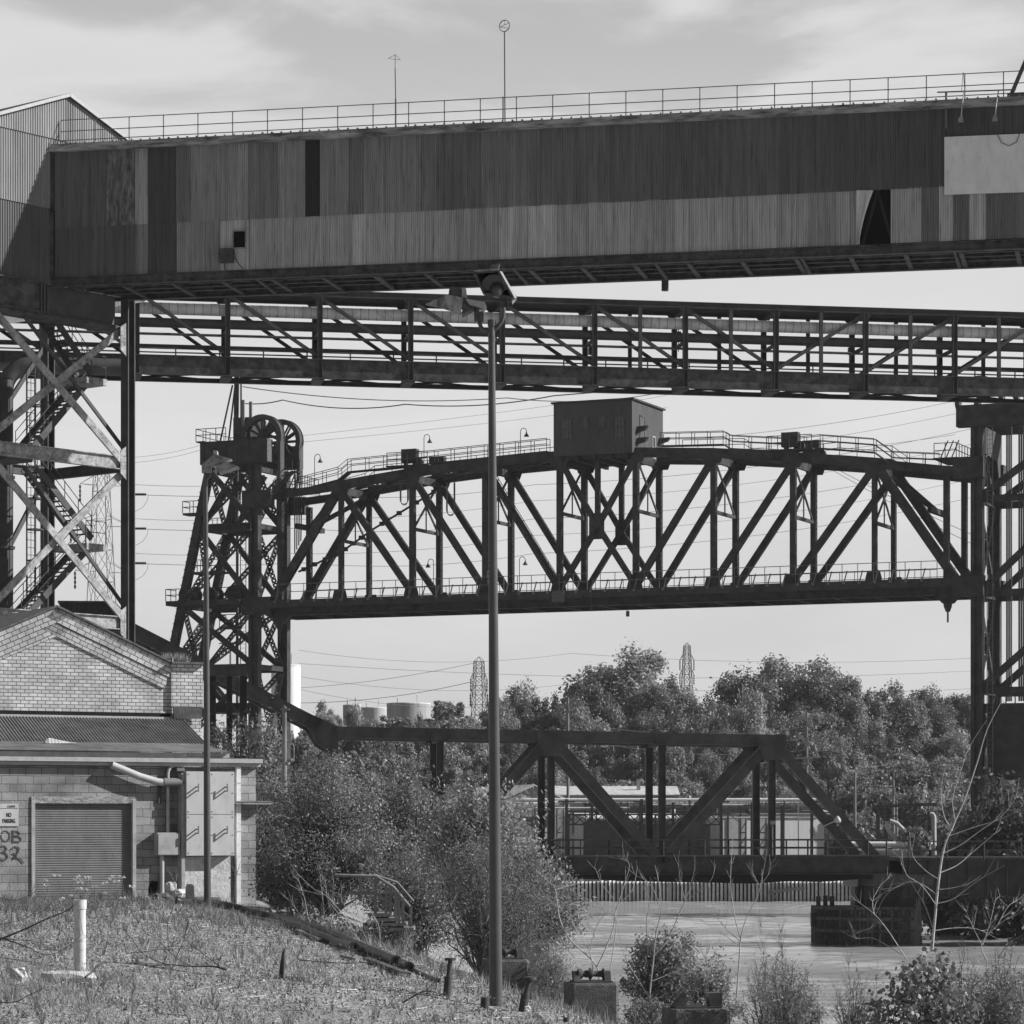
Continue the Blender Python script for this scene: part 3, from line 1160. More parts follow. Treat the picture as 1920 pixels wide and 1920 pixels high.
for p, q, oo in (((98, 590), (172, 702), (1.2, 2.2)), ((160, 722), (56, 846), (2.4, 3.4)), ((70, 876), (172, 1010), (1.2, 2.2)), ((160, 1034), (40, 1165), (2.4, 3.4))):
    flight(p, q, oo)
for y0 in (706, 1018):
    a, c = T.L(160, y0, 1.2), T.L(226, y0, 1.2)
    zz = a.z
    MB().box((a.x, 1.1, zz - .3), (uC - .3, 3.5, zz)).obj('landing', M['brace'], st)
    railing(st, [(a.x, 1.15, zz), (uC - .35, 1.15, zz)], 1.05, 1.2, M['colm'], (1, .5), .02)
a = T.L(52, 856, 1.2)
MB().box((a.x - 1.4, 1.1, a.z - .25), (a.x + .2, 3.5, a.z)).obj('landing', M['colm'], st)

P0 = T.L(8, 1000, 5.0)
duct = thing('vertical_duct', 'tall dark round duct standing behind the left support tower', 'duct', T.W((P0.x, 5.0, gz - .5)))
MB().tube([(0, 0, -.5), (0, 0, T.L(8, 690, 5).z - gz)], .42, 14).obj('duct_shell', M['colm'], duct)
mb = MB()
for k in range(6):
    mb.ring((0, 0, 2 + 3.3 * k), (0, 0, 1), .41, .5, .06, 18)
mb.obj('flange', M['rusty'], duct)
P0 = T.L(58, 1000, 4.2)
lad = thing('caged_ladder', 'narrow caged access ladder beside the dark duct at the left edge', 'ladder', T.W((P0.x, 4.2, gz)), T.yaw)
ht = T.L(58, 690, 4.2).z - gz
ladder(lad, (0, 0, 0), (0, 0, ht), .5, M['colm'], 'rungs')
mb = MB()
for k in range(14):
    mb.ring((0, -.3, 2.5 + k * 1.45), (0, 0, 1), .36, .4, .03, 16)
for a in range(5):
    q = math.radians(180 + 36 * a + 18)
    mb.tube([(.38 * math.cos(q), -.3 + .38 * math.sin(q), 2.5), (.38 * math.cos(q), -.3 + .38 * math.sin(q), ht)], .015, 4)
mb.obj('cage', M['colm'], lad)

# ------------------------------------------------------------------ pipe bridge
B = Frame(960, 180, 10)
pb = fthing(B, 'pipe_bridge', 'latticed steel pipe bridge passing just below the corrugated gallery', 'pipe bridge')
BW = 2.95
BU0, BU1 = B.u(-260), B.u(2420)
zt_, zc_ = B.L(1500, 578).z, 0
bz = lambda y: B.L(1500, y).z
zgt, zgb = bz(698), bz(733)
MB().ibeam((BU0, 0, (zgt + zgb) / 2), (BU1, 0, (zgt + zgb) / 2), .35, zgt - zgb).obj('main_girder', M['rusty'], pb)
MB().ibeam((BU0, BW, zgb + .13), (BU1, BW, zgb + .13), .3, .26).obj('lower_chord', M['pipe_steel'], pb)
MB().beam((BU0, BW / 2, zgt - .25), (BU1, BW / 2, zgt - .25), BW - .4, .06).obj('deck_plate', M['pipe_steel'], pb)
zlb = zgb + .08
for o in (0, BW):
    MB().ibeam((BU0, o, zt_), (BU1, o, zt_), .25, .34).obj('top_chord', M['pipe_steel'], pb)
mb = MB()
mb.box((BU0, 1.0, zt_ + .2), (BU1, BW + .3, zt_ + .27))
for k in range(6):
    o = 1.2 + k * .3
    mb.beam((BU0, o, zt_ + .08), (BU1, o, zt_ + .08), .08, .16)
mb.obj('roof_deck', M['pipe_steel'], pb)
mains = [B.u(p) for p in (257, 427, 600, 770, 942, 1115, 1285, 1455, 1623, 1790, 1955)]
mains = [mains[0] - 5.5 * k for k in (4, 3, 2, 1)] + mains
mains += [mains[-1] + 5.7 * k for k in (1, 2)]
ctr = B.u(1455)
for o in (0, BW):
    for i, u in enumerate(mains):
        MB().ibeam((u, o, zgb), (u, o, zt_ - .17), .3, .3).obj('post', M['pipe_steel'], pb)
        mb = MB()
        mb.prism([(u - .45, o - .05, zt_ - .17), (u + .45, o - .05, zt_ - .17), (u + .15, o - .05, zt_ - .55), (u - .15, o - .05, zt_ - .55)], (0, .1, 0))
        mb.obj('gusset', M['pipe_steel'], pb)
        if i + 1 < len(mains):
            v = mains[i + 1]
            a, c = (u, v) if u < ctr - .1 else (v, u)
            MB().beam((a, o + .05, zt_ - .2), (c, o + .05, zgt + .1), .18, .2).obj('diagonal', M['pipe_steel'], pb)
            if u > B.u(1100):
                MB().beam(((u + v) / 2, o - .02, zgt), ((u + v) / 2, o - .02, zt_ - .17), .18, .22).obj('intermediate_post', M['pipe_steel'], pb)
            MB().beam((u, .2, zlb), (v, BW - .2, zlb), .1, .12, (0, 0, 1)).obj('lateral_brace', M['pipe_steel'], pb)
            MB().beam((u, BW - .2, zlb + .13), (v, .2, zlb + .13), .1, .12, (0, 0, 1)).obj('lateral_brace', M['pipe_steel'], pb)
for u in mains:
    MB().prism([(u - .3, .2, zgb + .2), (u - .3, BW - .2, zgb + .2), (u - .3, BW - .2, zgb - .04), (u - .3, .2, zgb - .04)], (.6, 0, 0)).obj('cross_beam', M['pipe_steel'], pb)
    MB().beam((u, .15, zt_ - .3), (u, BW - .15, zt_ - .3), .15, .2, (1, 0, 0)).obj('cross_tie', M['pipe_steel'], pb)
    MB().beam((u, .2, bz(647)), (u, BW - .2, bz(647)), .15, .2, (1, 0, 0)).obj('cross_tie', M['pipe_steel'], pb)
mb = MB()
zz = bz(611)
u = BU0
while u < BU1:
    mb.tone = .92 + .16 * random.random()
    ln = .46
    mb.tube([(u, .52, zz), (u + ln, .52, zz)], .36, 16, cap=False)
    mb.tone = .35
    mb.tube([(u + ln, .52, zz), (u + ln + .035, .52, zz)], .365, 16, cap=False)
    u += ln + .035
mb.obj('lagged_pipe', M['lag'], pb)
for y, r, o, mm in ((635, .3, .9, 'colm'), (652, .085, 1.6, 'colm'), (676, .12, 1.2, 'colm'), (660, .03, .3, 'wire')):
    MB().tube([(BU0, o, bz(y)), (BU1, o, bz(y))], r, 10).obj('pipe', M[mm], pb)
railing(pb, [(BU0, .15, zgt), (BU1, .15, zgt)], bz(685) - zgt, 2.6, M['pipe_steel'], (1.0, .45), .045)
for px, y0, y1 in ((1108, 560, 690), (1272, 560, 660), (1595, 600, 690), (1760, 600, 690)):
    p = B.L(px, y0, 2.0)
    mb = MB()
    mb.tube([(p.x, 2.0, zt_), (p.x, 2.0, B.L(px, y1, 2).z)], .03, 4)
    mb.box((p.x - .15, 1.85, B.L(px, y1 - 25, 2).z), (p.x + .15, 2.15, B.L(px, y1 - 38, 2).z))
    mb.obj('hanger', M['black'], pb)
# elbow of a fat pipe at the far left end
p = B.L(60, 685, -.4)
mb = MB()
mb.tube([(p.x + 6, -.5, p.z), (p.x, -.5, p.z)] + [(p.x - 1.6 * math.sin(a), -.5, p.z - 1.6 + 1.6 * math.cos(a)) for a in (.3, .6, .9, 1.2, 1.57)] + [(p.x - 1.6, -.5, 6)], .5, 14)
mb.obj('elbow_pipe', M['colm'], pb)

# ------------------------------------------------------------------ vertical-lift bridge: raised span
LB = Frame(1190, 273, -23.5)
sp = fthing(LB, 'lift_span', 'raised dark truss span of the vertical lift bridge carrying a machinery house', 'lift bridge span')
LW = 6.0
LP = 7.529
ju = [LB.u(640) + (i - 1) * LP for i in range(10)]
ztop = [None, 40.3, 41.12, 41.68, 41.98, 41.92, 41.5, 40.75, 39.9, None]
ztop[1] = 40.28
zb1, zb0 = 29.5, 28.0
zdk = LB.L(1195, 1101).z
for o in (0, LW):
    sgn = -1 if o == 0 else 1
    mlift = M['lift']
    MB().ibeam((ju[0] - .6, o, (zb0 + zb1) / 2), (ju[9] + .6, o, (zb0 + zb1) / 2), .6, zb1 - zb0).obj('bottom_chord', mlift, sp)
    for i in range(1, 8):
        MB().laced((ju[i], o, ztop[i]), (ju[i + 1], o, ztop[i + 1]), .6, .85).obj('top_chord', mlift, sp)
    for a, i in ((0, 1), (9, 8)):
        MB().laced((ju[a], o, zb1 - .4), (ju[i], o, ztop[i]), .6, .8).obj('end_post', mlift, sp)
        MB().laced((ju[a], o, 39.55 if a == 0 else 38.75), (ju[i], o, ztop[i] - .1), .5, .7 if a == 0 else .8).obj('top_strut', mlift, sp)
        MB().laced((ju[a] + (1.0 if a == 0 else -1.0), o, zb1), (ju[a] + (1.0 if a == 0 else -1.0), o, 39.0), .5, .5).obj('vertical', mlift, sp)
    for i in range(1, 9):
        MB().laced((ju[i], o, zb1 - .2), (ju[i], o, ztop[i] - .3), .5, .52 if i not in (1, 8) else .42).obj('vertical', mlift, sp)
        for (z, h, sg) in ((ztop[i] - .2, 1.5, 1), (zb1 + .2, 1.6, -1)):
            mb = MB()
            mb.prism([(ju[i] - .75, o + sgn * .31, z - .5 * h), (ju[i] + .75, o + sgn * .31, z - .5 * h), (ju[i] + (.75 if sg < 0 else 1.05), o + sgn * .31, z), (ju[i] + .6, o + sgn * .31, z + .35 * h), (ju[i] - .6, o + sgn * .31, z + .35 * h), (ju[i] - (.75 if sg < 0 else 1.05), o + sgn * .31, z)], (0, sgn * .04, 0))
            mb.obj('gusset', mlift, sp)
    dg = [((1, 1), (2, 0)), ((2, 1), (3, 0)), ((3, 1), (4, 0)), ((6, 1), (5, 0)), ((7, 1), (6, 0)), ((8, 1), (7, 0))]
    for (a, _), (c, _) in dg:
        MB().laced((ju[a], o, ztop[a] - .4), (ju[c], o, zb1 + .2), .45, .6).obj('diagonal', mlift, sp)
    um, zm = (ju[4] + ju[5]) / 2, LB.L(1122, 987).z
    for u, z in ((ju[4], ztop[4] - .4), (ju[5], ztop[5] - .4), (ju[4], zb1 + .2), (ju[5], zb1 + .2)):
        MB().laced((u, o, z), (um, o, zm), .4, .5).obj('diagonal', mlift, sp)
    MB().laced((um, o, zm), (um, o, ztop[4] - .3), .4, .45).obj('vertical', mlift, sp)
    MB().prism([(um - .5, o + sgn * .25, zm - 1.2), (um + .5, o + sgn * .25, zm - 1.2), (um + .75, o + sgn * .25, zm - .7), (um + .75, o + sgn * .25, zm + .7), (um + .5, o + sgn * .25, zm + 1.2), (um - .5, o + sgn * .25, zm + 1.2), (um - .75, o + sgn * .25, zm + .7), (um - .75, o + sgn * .25, zm - .7)], (0, sgn * .05, 0)).obj('gusset', mlift, sp)
# sway frames and top laterals
for i in range(1, 9):
    zt0, zl = ztop[i] - .5, ztop[i] - 5.3
    MB().beam((ju[i], .2, zt0), (ju[i], LW - .2, zt0), .3, .7, (1, 0, 0)).obj('sway_strut', M['lift'], sp)
    MB().beam((ju[i], .2, zl), (ju[i], LW - .2, zl), .25, .3, (1, 0, 0)).obj('sway_strut', M['lift'], sp)
    MB().beam((ju[i], .2, zt0), (ju[i], LW - .2, zl), .12, .2, (1, 0, 0)).obj('sway_brace', M['lift'], sp)
    MB().beam((ju[i], LW - .2, zt0), (ju[i], .2, zl), .12, .2, (1, 0, 0)).obj('sway_brace', M['lift'], sp)
    MB().beam((ju[i], LW / 2, (zt0 + zl) / 2), (ju[i], LW / 2, zl), .1, .1, (1, 0, 0)).obj('sway_hanger', M['lift'], sp)
    if i < 8:
        mb = MB()
        mb.laced((ju[i], .3, ztop[i] - .1), (ju[i + 1], LW - .3, ztop[i + 1] - .1), .3, .3, (0, 0, 1))
        mb.laced((ju[i], LW - .3, ztop[i] - .1), (ju[i + 1], .3, ztop[i + 1] - .1), .3, .3, (0, 0, 1))
        mb.obj('top_lateral', M['lift'], sp)
for (u, z, v, w) in ((ju[1] - .8, 39.3, ju[0] + 2.6, 36.6), (ju[8] + .8, 38.9, ju[9] - 2.6, 35.6)):
    mb = MB()
    mb.laced((u, .3, z), (v, LW / 2, w), .3, .4)
    mb.laced((u, LW - .3, z), (v, LW / 2, w), .3, .4)
    mb.laced((v, .2, w), (v, LW - .2, w), .4, .5, (1, 0, 0))
    mb.obj('portal_brace', M['lift'], sp)
# deck
mb = MB()
mb.box((ju[0] - .3, .4, zdk - .35), (ju[9] + .3, LW - .4, zdk - .12))
mb.obj('deck', M['black'], sp)
mb = MB()
for o in (-.45, LW + .45):
    mb.box((ju[0], o - .55, zdk - .45), (ju[9], o + .55, zdk - .2))
    mb.box((ju[0], o + (-.58 if o < 0 else .56), zdk - .9), (ju[9], o + (-.55 if o < 0 else .58), zdk - .2))
mb.obj('walkway', M['black'], sp)
u = ju[0]
while u < ju[9] + .1:
    MB().ibeam((u, .3, zb0 + .45), (u, LW - .3, zb0 + .45), .3, .9, (1, 0, 0)).obj('floor_beam', M['lift'], sp)
    u += LP / 2
railing(sp, [(ju[0] + 1.2, -.95, zdk - .2), (ju[4] + 3.1, -.95, zdk - .2)], 1.55, 1.42, M['pylon'], (1.0, .52), .035, lean=-.0)
railing(sp, [(ju[4] + 4.4, -.95, zdk - .2), (ju[9] - 1.6, -.95, zdk - .2)], 1.55, 1.42, M['pylon'], (1.0, .52), .035)
railing(sp, [(ju[0] + 1.2, LW + .95, zdk - .2), (ju[9] - 1.6, LW + .95, zdk - .2)], 1.55, 1.42, M['pylon'], (1.0, .52), .035)
rb_me = None
u = ju[0] + 1.2
while u < ju[9] - 1.6:
    if rb_me is None:
        rb = MB().beam((-.3, -1.0, -.35), (0, -.97, .75), .05, .1).box((-.42, -1.06, -.42), (-.18, -.96, -.22)).obj('rail_bracket', M['pylon'], sp, (u, 0, zdk))
        rb_me = rb.data
    else:
        link('rail_bracket', rb_me, sp, (u, 0, zdk))
    u += 1.42
# top walkways
for o in (.1, LW - .1):
    pts = [(ju[0] + 2.4, o, 39.9), (ju[1] - .2, o, ztop[1] + .55), (ju[1] + .8, o, ztop[1] + 1.25), (ju[2] - 1, o, ztop[2] + .65), (ju[3], o, ztop[3] + .5), (ju[4] - 1.2, o, ztop[4] + .5)]
    pts2 = [(ju[5] + 2.5, o, ztop[5] + .5), (ju[6] + 1, o, ztop[6] + .75), (ju[6] + 1.6, o, ztop[6] + .35), (ju[7] - .4, o, ztop[7] + .55), (ju[7] + 2.6, o, ztop[7] + .7), (ju[8], o, ztop[8] + .95), (ju[8] + 1.6, o, ztop[8] - .25), (ju[9] - 1.6, o, 39.25)]
    for k, pp in enumerate((pts, pts2)):
        mb = MB()
        for a, c in zip(pp[:-1], pp[1:]):
            mb.beam(V(a) - V((0, 0, .06)), V(c) - V((0, 0, .06)), .9, .1)
        mb.obj('top_walkway', M['lift'], sp)
        railing(sp, [V(p) + V((0, -.4, 0)) for p in pp], 1.15, 1.7, M['black'], (1.0, .55), .035)
        if o < 1: railing(sp, [V(p) + V((0, .4, 0)) for p in pp], 1.15, 1.7, M['black'], (1.0, .55), .035)
# guide platforms at the two ends of the top
for u0 in (ju[0] + .2, ju[9] - 2.4):
    zz = 40.2 if u0 < 0 else 40.0
    MB().box((u0, .5, zz), (u0 + 2.2, LW - .5, zz + .12)).obj('end_platform', M['lift'], sp)
for u0, zz in ((ju[0] + .3, 40.3), (ju[9] - 2.3, 40.1)):
    railing(sp, [(u0, .6, zz), (u0 + 2.0, .6, zz), (u0 + 2.0, LW - .6, zz)], 1.3, 1.0, M['black'], (1.0, .5), .04)
    for k in range(3):
        MB().beam((u0 + .3 + .5 * k, 1.5, zz), (u0 + 1.0 + .5 * k, 1.5, zz + 1.6), .1, .08).obj('end_strut', M['black'], sp)
# deflector machinery
for i in (2, 7):
    for o in (-.1, LW + .1):
        z = ztop[i] + .55
        mb = MB()
        mb.box((ju[i] - 1.0, o - .35, z + .35), (ju[i] + .55, o + .35, z + 1.65))
        mb.box((ju[i] - .75, o - .3, z - .2), (ju[i] - .55, o + .3, z + .35))
        mb.box((ju[i] + .15, o - .3, z - .2), (ju[i] + .35, o + .3, z + .35))
        mb.lathe((ju[i] + .75, o - .2, z + .4), (0, 1, 0), [(0, .38), (.35, .38)], 14)
        mb.obj('rope_deflector', M['lift'], sp)
    mb = MB().box((ju[i] - 2.2, -1.3, ztop[i] + .5), (ju[i] + 2.2, -.6, ztop[i] + .6))
    mb.obj('service_platform', M['lift'], sp)
    railing(sp, [(ju[i] - 2.1, -1.25, ztop[i] + .6), (ju[i] + 2.1, -1.25, ztop[i] + .6)], 1.2, 1.0, M['black'], (1.0, .5), .04)
# stair up the fourth panel
a, c = V((ju[3] + .6, -.75, ztop[3] - 1.6)), V((ju[4] - .2, -.75, zdk))
mb = MB()
for o in (-.35, .35):
    mb.beam(a + V((.35, o, 0)), c + V((.35, o, 0)), .06, .3)
for k in range(1, 38):
    m0 = a.lerp(c, k / 38) + V((.35, 0, 0))
    mb.box(m0 - V((.15, .35, .02)), m0 + V((.15, .35, .02)))
for hh in (.65, 1.25):
    mb.tube([a + V((.35, -.35, hh)), c + V((.35, -.35, hh))], .035, 5)
for k in range(9):
    m0 = a.lerp(c, k / 8) + V((.35, -.35, 0))
    mb.tube([m0, m0 + V((0, 0, 1.25))], .03, 4)
mb.obj('inclined_stair', M['lift'], sp)
# cables
for px, y0, y1 in ((758, 905, 948), (845, 905, 968)):
    mb = MB()
    for d in (0, .12, .25):
        p = LB.L(px, y0, .3)
        r = .45 - d * .5
        q = [V((p.x - r, .3, p.z))] + [V((p.x - r * math.cos(t), .3, LB.L(px, y1 - 12, .3).z - r * math.sin(t) - d)) for t in np.linspace(0, math.pi, 8)] + [V((p.x + r, .3, p.z))]
        mb.tube(q, .03, 4)
    mb.obj('cable_loop', M['wire'], sp)
for (p, q) in (((640, 1035), (700, 992)), ((700, 992), (830, 912)), ((560, 1072), (640, 1035))):
    mb = MB()
    mb.tube([LB.L(*p, 3), LB.L(*q, 3)], .1, 6)
    n = 4
    for k in range(n):
        m0 = LB.L(*p, 3).lerp(LB.L(*q, 3), (k + .5) / n)
        mb.box(m0 - V((.22, .15, .2)), m0 + V((.22, .15, .2)))
    mb.obj('sloping_conduit', M['lift'], sp)
p, q = LB.L(1035, 1129, -1.2), LB.L(1058, 1107, -1.2)
mb = MB().box((p.x, -1.22, p.z), (q.x, -1.16, q.z))
mb.obj('notice_board', M['concrete'], sp)
for px, y0, y1 in ((1108, 1115, 1143), (1177, 1138, 1156), (680, 1125, 1134)):
    p, q = LB.L(px, y0, -1.0), LB.L(px, y1, -1.0)
    mb = MB().tube([p, q + V((0, 0, .5))], .03, 4)
    mb.box(q - V((.13, .1, 0)), q + V((.13, .1, .5)))
    mb.obj('navigation_light', M['black'], sp)
p = LB.L(1797, 1130, 0)
for u in (ju[0] + .9, ju[9] - .9):
    mb = MB().lathe((u, 0, zb0), (0, 0, -1), [(0, .12), (.4, .12), (.45, .42), (1.0, .36), (1.45, .2), (1.5, .08), (2.4, .08)], 12)
    mb.prism([(u - 1.2, -.3, zb0), (u + 1.2, -.3, zb0), (u + .5, -.3, zb0 - .75), (u - .4, -.3, zb0 - .75)], (0, .6, 0))
    mb.obj('span_lock', M['lift'], sp)

# machinery house on the span
pl, pr = LB.L(1038, 848, -1.0), LB.L(1185, 848, -1.0)
zt2, zbh = LB.L(1185, 749, -1.0).z, LB.L(1185, 848, -1.0).z
mh = fthing(LB, 'machinery_house', 'boxy dark metal machinery house sitting on top of the raised lift span', 'machinery house')
HD = 8.0
MH = mat('machinery_house_sheet', 0.07, 0.8, 0.3, 0.8, (2, 2, .5), stain=.35)
MB().box((pl.x, -1.0, zbh), (pr.x, HD - 1, zt2)).obj('walls', MH, mh)
MB().prism([(pl.x - .2, -1.2, zt2), (pr.x + .2, -1.2, zt2), (pr.x + .2, HD - .8, zt2), (pl.x - .2, HD - .8, zt2)], (0, 0, .16)).obj('roof', M['lift'], mh)
mb = MB()
for k in range(5):
    u = pl.x + .6 + k * (pr.x - pl.x - 1.2) / 4
    mb.beam((u, -.8, zbh - .25), (u, HD - 1.2, zbh - .25), .3, .5, (1, 0, 0))
mb.obj('bearers', M['lift'], mh)


def house_window(x0, x1, y0, y1, nx, ny, face='front', door=False):
    """frame and glass set into a wall face: pixel box on the front (left-facing) wall, or given as (w0, w1) along the end wall"""
    fr, gl = MB(), MB()
    if face == 'front':
        a, c = LB.L(x0, y1, -1.0), LB.L(x1, y0, -1.0)
        A = lambda s, z, o: (s, -1.0 - o, z)
        s0, s1, z0, z1 = a.x, c.x, a.z, c.z
    else:
        s0, s1, z0, z1 = x0, x1, y0, y1
        A = lambda s, z, o: (pr.x + o, s, z)
    t = .1
    for q in ((s0, z0, s0 + t, z1), (s1 - t, z0, s1, z1), (s0 + t, z0, s1 - t, z0 + t), (s0 + t, z1 - t, s1 - t, z1)):
        fr.box(A(q[0], q[1], -.02), A(q[2], q[3], .07))
    for i in range(1, nx):
        s = s0 + (s1 - s0) * i / nx
        fr.box(A(s - .025, z0 + t, 0), A(s + .025, z1 - t, .05))
    for i in range(1, ny):
        z = z0 + (z1 - z0) * i / ny
        fr.box(A(s0 + t, z - .03, 0), A(s1 - t, z + .03, .055))
    gl.box(A(s0 + t, z0 + t, -.01), A(s1 - t, z1 - t, .02))
    f = fr.obj('door' if door else 'window', M['rusty'] if not door else M['trim'], mh)
    gl.obj('pane', M['concrete'] if not door else M['lift'], f)


for x0, x1, y0, y1, nx, ny in ((1052, 1073, 784, 826, 3, 2), (1088, 1104, 781, 804, 3, 1), (1120, 1136, 779, 803, 3, 1), (1151, 1172, 778, 823, 3, 2)):
    house_window(x0, x1, y0, y1, nx, ny)
hz = zt2 - zbh
house_window(.9, 2.1, zbh + .3 * hz - .2, zbh + .76 * hz, 2, 2, 'end')
house_window(4.1, 4.9, zbh + .02, zbh + 2.1, 1, 2, 'end', True)
for w, z in ((.2, zbh + 2.0), (.2, zbh + .95), (5.9, zbh + 1.6), (5.9, zbh + .3)):
    mb = MB()
    mb.prism([(pr.x + .02, w, z), (pr.x + .02, w, z + .5), (pr.x + 1.0, w, z + .55), (pr.x + .75, w, z + .2)], (0, .55, 0))
    mb.obj('warning_horn', M['black'], mh)


def goose_lamp(px, ybase, ytop, off, flip, label, zhook=.45):
    p = LB.L(px, ybase, off)
    ht = LB.L(px, ytop, off).z - p.z
    root = thing('gooseneck_lamp', label, 'lamp', LB.W(p), LB.yaw, 'gooseneck lamps along the lift span')
    r = .3
    pts = [(0, 0, -.4), (0, 0, ht - r)] + [(flip * (r - r * math.cos(t)), 0, ht - r + r * math.sin(t)) for t in np.linspace(.4, math.pi, 7)] + [(flip * 2 * r, 0, ht - r - .12)]
    MB().tube(pts, .035, 5).obj('lamp_post', M['black'], root)
    MB().lathe((flip * 2 * r, 0, ht - r - .1), (0, 0, -1), [(0, .06), (.12, .08), (.22, .16), (.4, .26)], 12).obj('lamp_shade', M['black'], root)


goose_lamp(590, 905, 852, .5, 1, 'gooseneck lamp rising beside the left end of the upper walkway')
goose_lamp(795, 866, 815, 2.5, 1, 'gooseneck lamp standing behind the left rope machinery on the top chord')
goose_lamp(976, 858, 803, .5, 1, 'gooseneck lamp on the top chord just left of the machinery house')
goose_lamp(813, 1104, 1048, 5.5, -1, 'deck level gooseneck lamp with its shade turned left')
goose_lamp(974, 1104, 1044, 5.5, 1, 'deck level gooseneck lamp with its shade turned right')

# ------------------------------------------------------------------ lift towers


def lift_tower(name, label, px, leg_dir, top_y, lift_m):
    t = fthing(LB, name, label, 'lift tower', 'lift bridge towers')
    uc_ = LB.u(px)
    zt3 = LB.L(px, top_y).z
    for o in (0, LW):
        mb = MB()
        for k in (-1, 1):
            mb.beam((uc_ + k * .36, o, 3), (uc_ + k * .36, o, zt3), .75, .34)
        mb.beam((uc_, o + .1, 3), (uc_, o + .1, zt3), .5, .5)
        mb.obj('front_column', lift_m, t)
    return t, uc_, zt3


tl, ul_, zl3 = lift_tower('lift_tower', 'complete left lift tower with two spoked sheave wheels on its head', 478, -1, 872, M['lift'])
zg = LB.L(478, 870).z
# left tower: sloping back legs
legtop, legbot = LB.L(392, 888), LB.L(318, 1255)
kx = (legbot.x - legtop.x) / (legtop.z - legbot.z)
legx = lambda z: legtop.x + kx * (legtop.z - z)
for o in (0, LW):
    MB().laced((legx(3), o, 3), (legx(zg), o, zg), .7, .75).obj('back_leg', M['lift'], tl)
levels = [LB.L(478, y).z for y in (880, 975, 1000 + 85, 1135, 1250, 1345)]
levels = [zg - .4, LB.L(478, 985).z, LB.L(478, 1132).z, LB.L(478, 1250).z, 12.0, 3.5]
for i, z in enumerate(levels):
    for o in (0, LW):
        if 0 < i < 5: MB().laced((legx(z), o, z), (ul_, o, z), .4, .6).obj('horizontal_strut', M['lift'], tl)
    MB().laced((legx(z), .3, z), (legx(z), LW - .3, z), .4, .5, (1, 0, 0)).obj('cross_strut', M['lift'], tl)
    MB().laced((ul_, .3, z), (ul_, LW - .3, z), .4, .5, (1, 0, 0)).obj('cross_strut', M['lift'], tl)
    if i + 1 < len(levels):
        z2 = levels[i + 1]
        for o in (0, LW):
            MB().laced((legx(z), o, z), (ul_, o, z2), .4, .5).obj('brace', M['lift'], tl)
            MB().flat((ul_, o, z), (legx(z2), o, z2), .5, .45).obj('brace', M['lift'], tl)
            if i in (0, 2): MB().flat((legx(z) * .45 + ul_ * .55, o + .3, z), (legx(z2) + .3, o + .3, z2), .45, .4).obj('brace', M['lift'], tl)
        for uu0, uu1 in ((ul_, ul_), (legx(z), legx(z2))):
            MB().flat((uu0, .3, z), (uu1, LW - .3, z2), .5, .5, (.4, -.9, 0)).obj('brace', M['lift'], tl)
            MB().flat((uu0, LW - .3, z), (uu1, .3, z2), .5, .5, (.4, -.9, 0)).obj('brace', M['lift'], tl)
# head girders, sheaves
for o, so in ((-.2, .9), (LW + .2, LW - 1.2)):
    a, c = LB.L(382, 850), LB.L(507, 850)
    z0, z1 = LB.L(478, 868).z, LB.L(478, 825).z
    mb = MB()
    mb.box((a.x, o - .55, z0), (c.x, o + .55, z1))
    for k in range(6):
        u = a.x + (c.x - a.x) * (k + .3) / 6
        mb.box((u, o - .6, z0), (u + .12, o + .6, z1 - .02))
    mb.obj('head_girder', M['lift'], tl)
    MB().box((c.x + .01, o - .55, z0 + .02), (c.x + .06, o + .55, z1 - .02)).obj('sunlit_end_face', M['concrete'], tl)  # paler sheet added over the girder end, sunlight put into its colour
    cx, cz = LB.L(485, 822).x, LB.L(485, 818).z
    mb = MB()
    mb.ring((cx, so, cz), (0, 1, 0), 1.95, 2.12, .42, 44)
    mb.ring((cx, so - .36, cz), (0, 1, 0), 1.72, 2.2, .05, 44)
    mb.ring((cx, so + .36, cz), (0, 1, 0), 1.72, 2.2, .05, 44)
    mb.obj('sheave_rim', MH, tl)
    mb = MB()
    for k in range(12):
        q = 2 * math.pi * k / 12
        mb.beam((cx, so - .25, cz), (cx + 1.8 * math.cos(q), so - .25, cz + 1.8 * math.sin(q)), .08, .17)
        mb.beam((cx, so + .25, cz), (cx + 1.8 * math.cos(q), so + .25, cz + 1.8 * math.sin(q)), .08, .17)
    mb.lathe((cx, so - .5, cz), (0, 1, 0), [(0, .4), (1.0, .4)], 16)
    mb.obj('sheave_spokes', M['lift'], tl)
    MB().box((cx + 1.8, so - .4, z0 - 1.6), (cx + 2.1, so + .4, cz)).obj('counterweight_ropes', MH, tl)
a, c = LB.L(375, 828, .3), LB.L(440, 828, .3)
zz = LB.L(478, 825).z
MB().box((a.x, -.5, zz + .0), (a.x + .9, LW + .5, zz + .12)).obj('head_platform', M['lift'], tl)
railing(tl, [(a.x, -.5, zz + .1), (a.x + 3.3, -.5, zz + .1)], 1.2, 1.1, M['black'], (1.0, .5), .04)
railing(tl, [(a.x, -.5, zz + .1), (a.x, LW + .5, zz + .1), (a.x + 3.3, LW + .5, zz + .1)], 1.2, 1.5, M['black'], (1.0, .5), .04)
a, c = LB.L(440, 830, 1.5), LB.L(462, 783, 1.5)
MB().box((a.x, 1.2, zz), (c.x + .6, 4.5, c.z)).obj('motor_cabin', M['lift'], tl)
p = LB.L(443, 783, 2.5)
MB().tube([p - V((0, 0, .3)), LB.L(444, 690, 2.5)], .26, 8).tube([LB.L(452, 800, 2.5), LB.L(452, 690, 2.5)], .09, 6).obj('mast', M['lift'], tl)
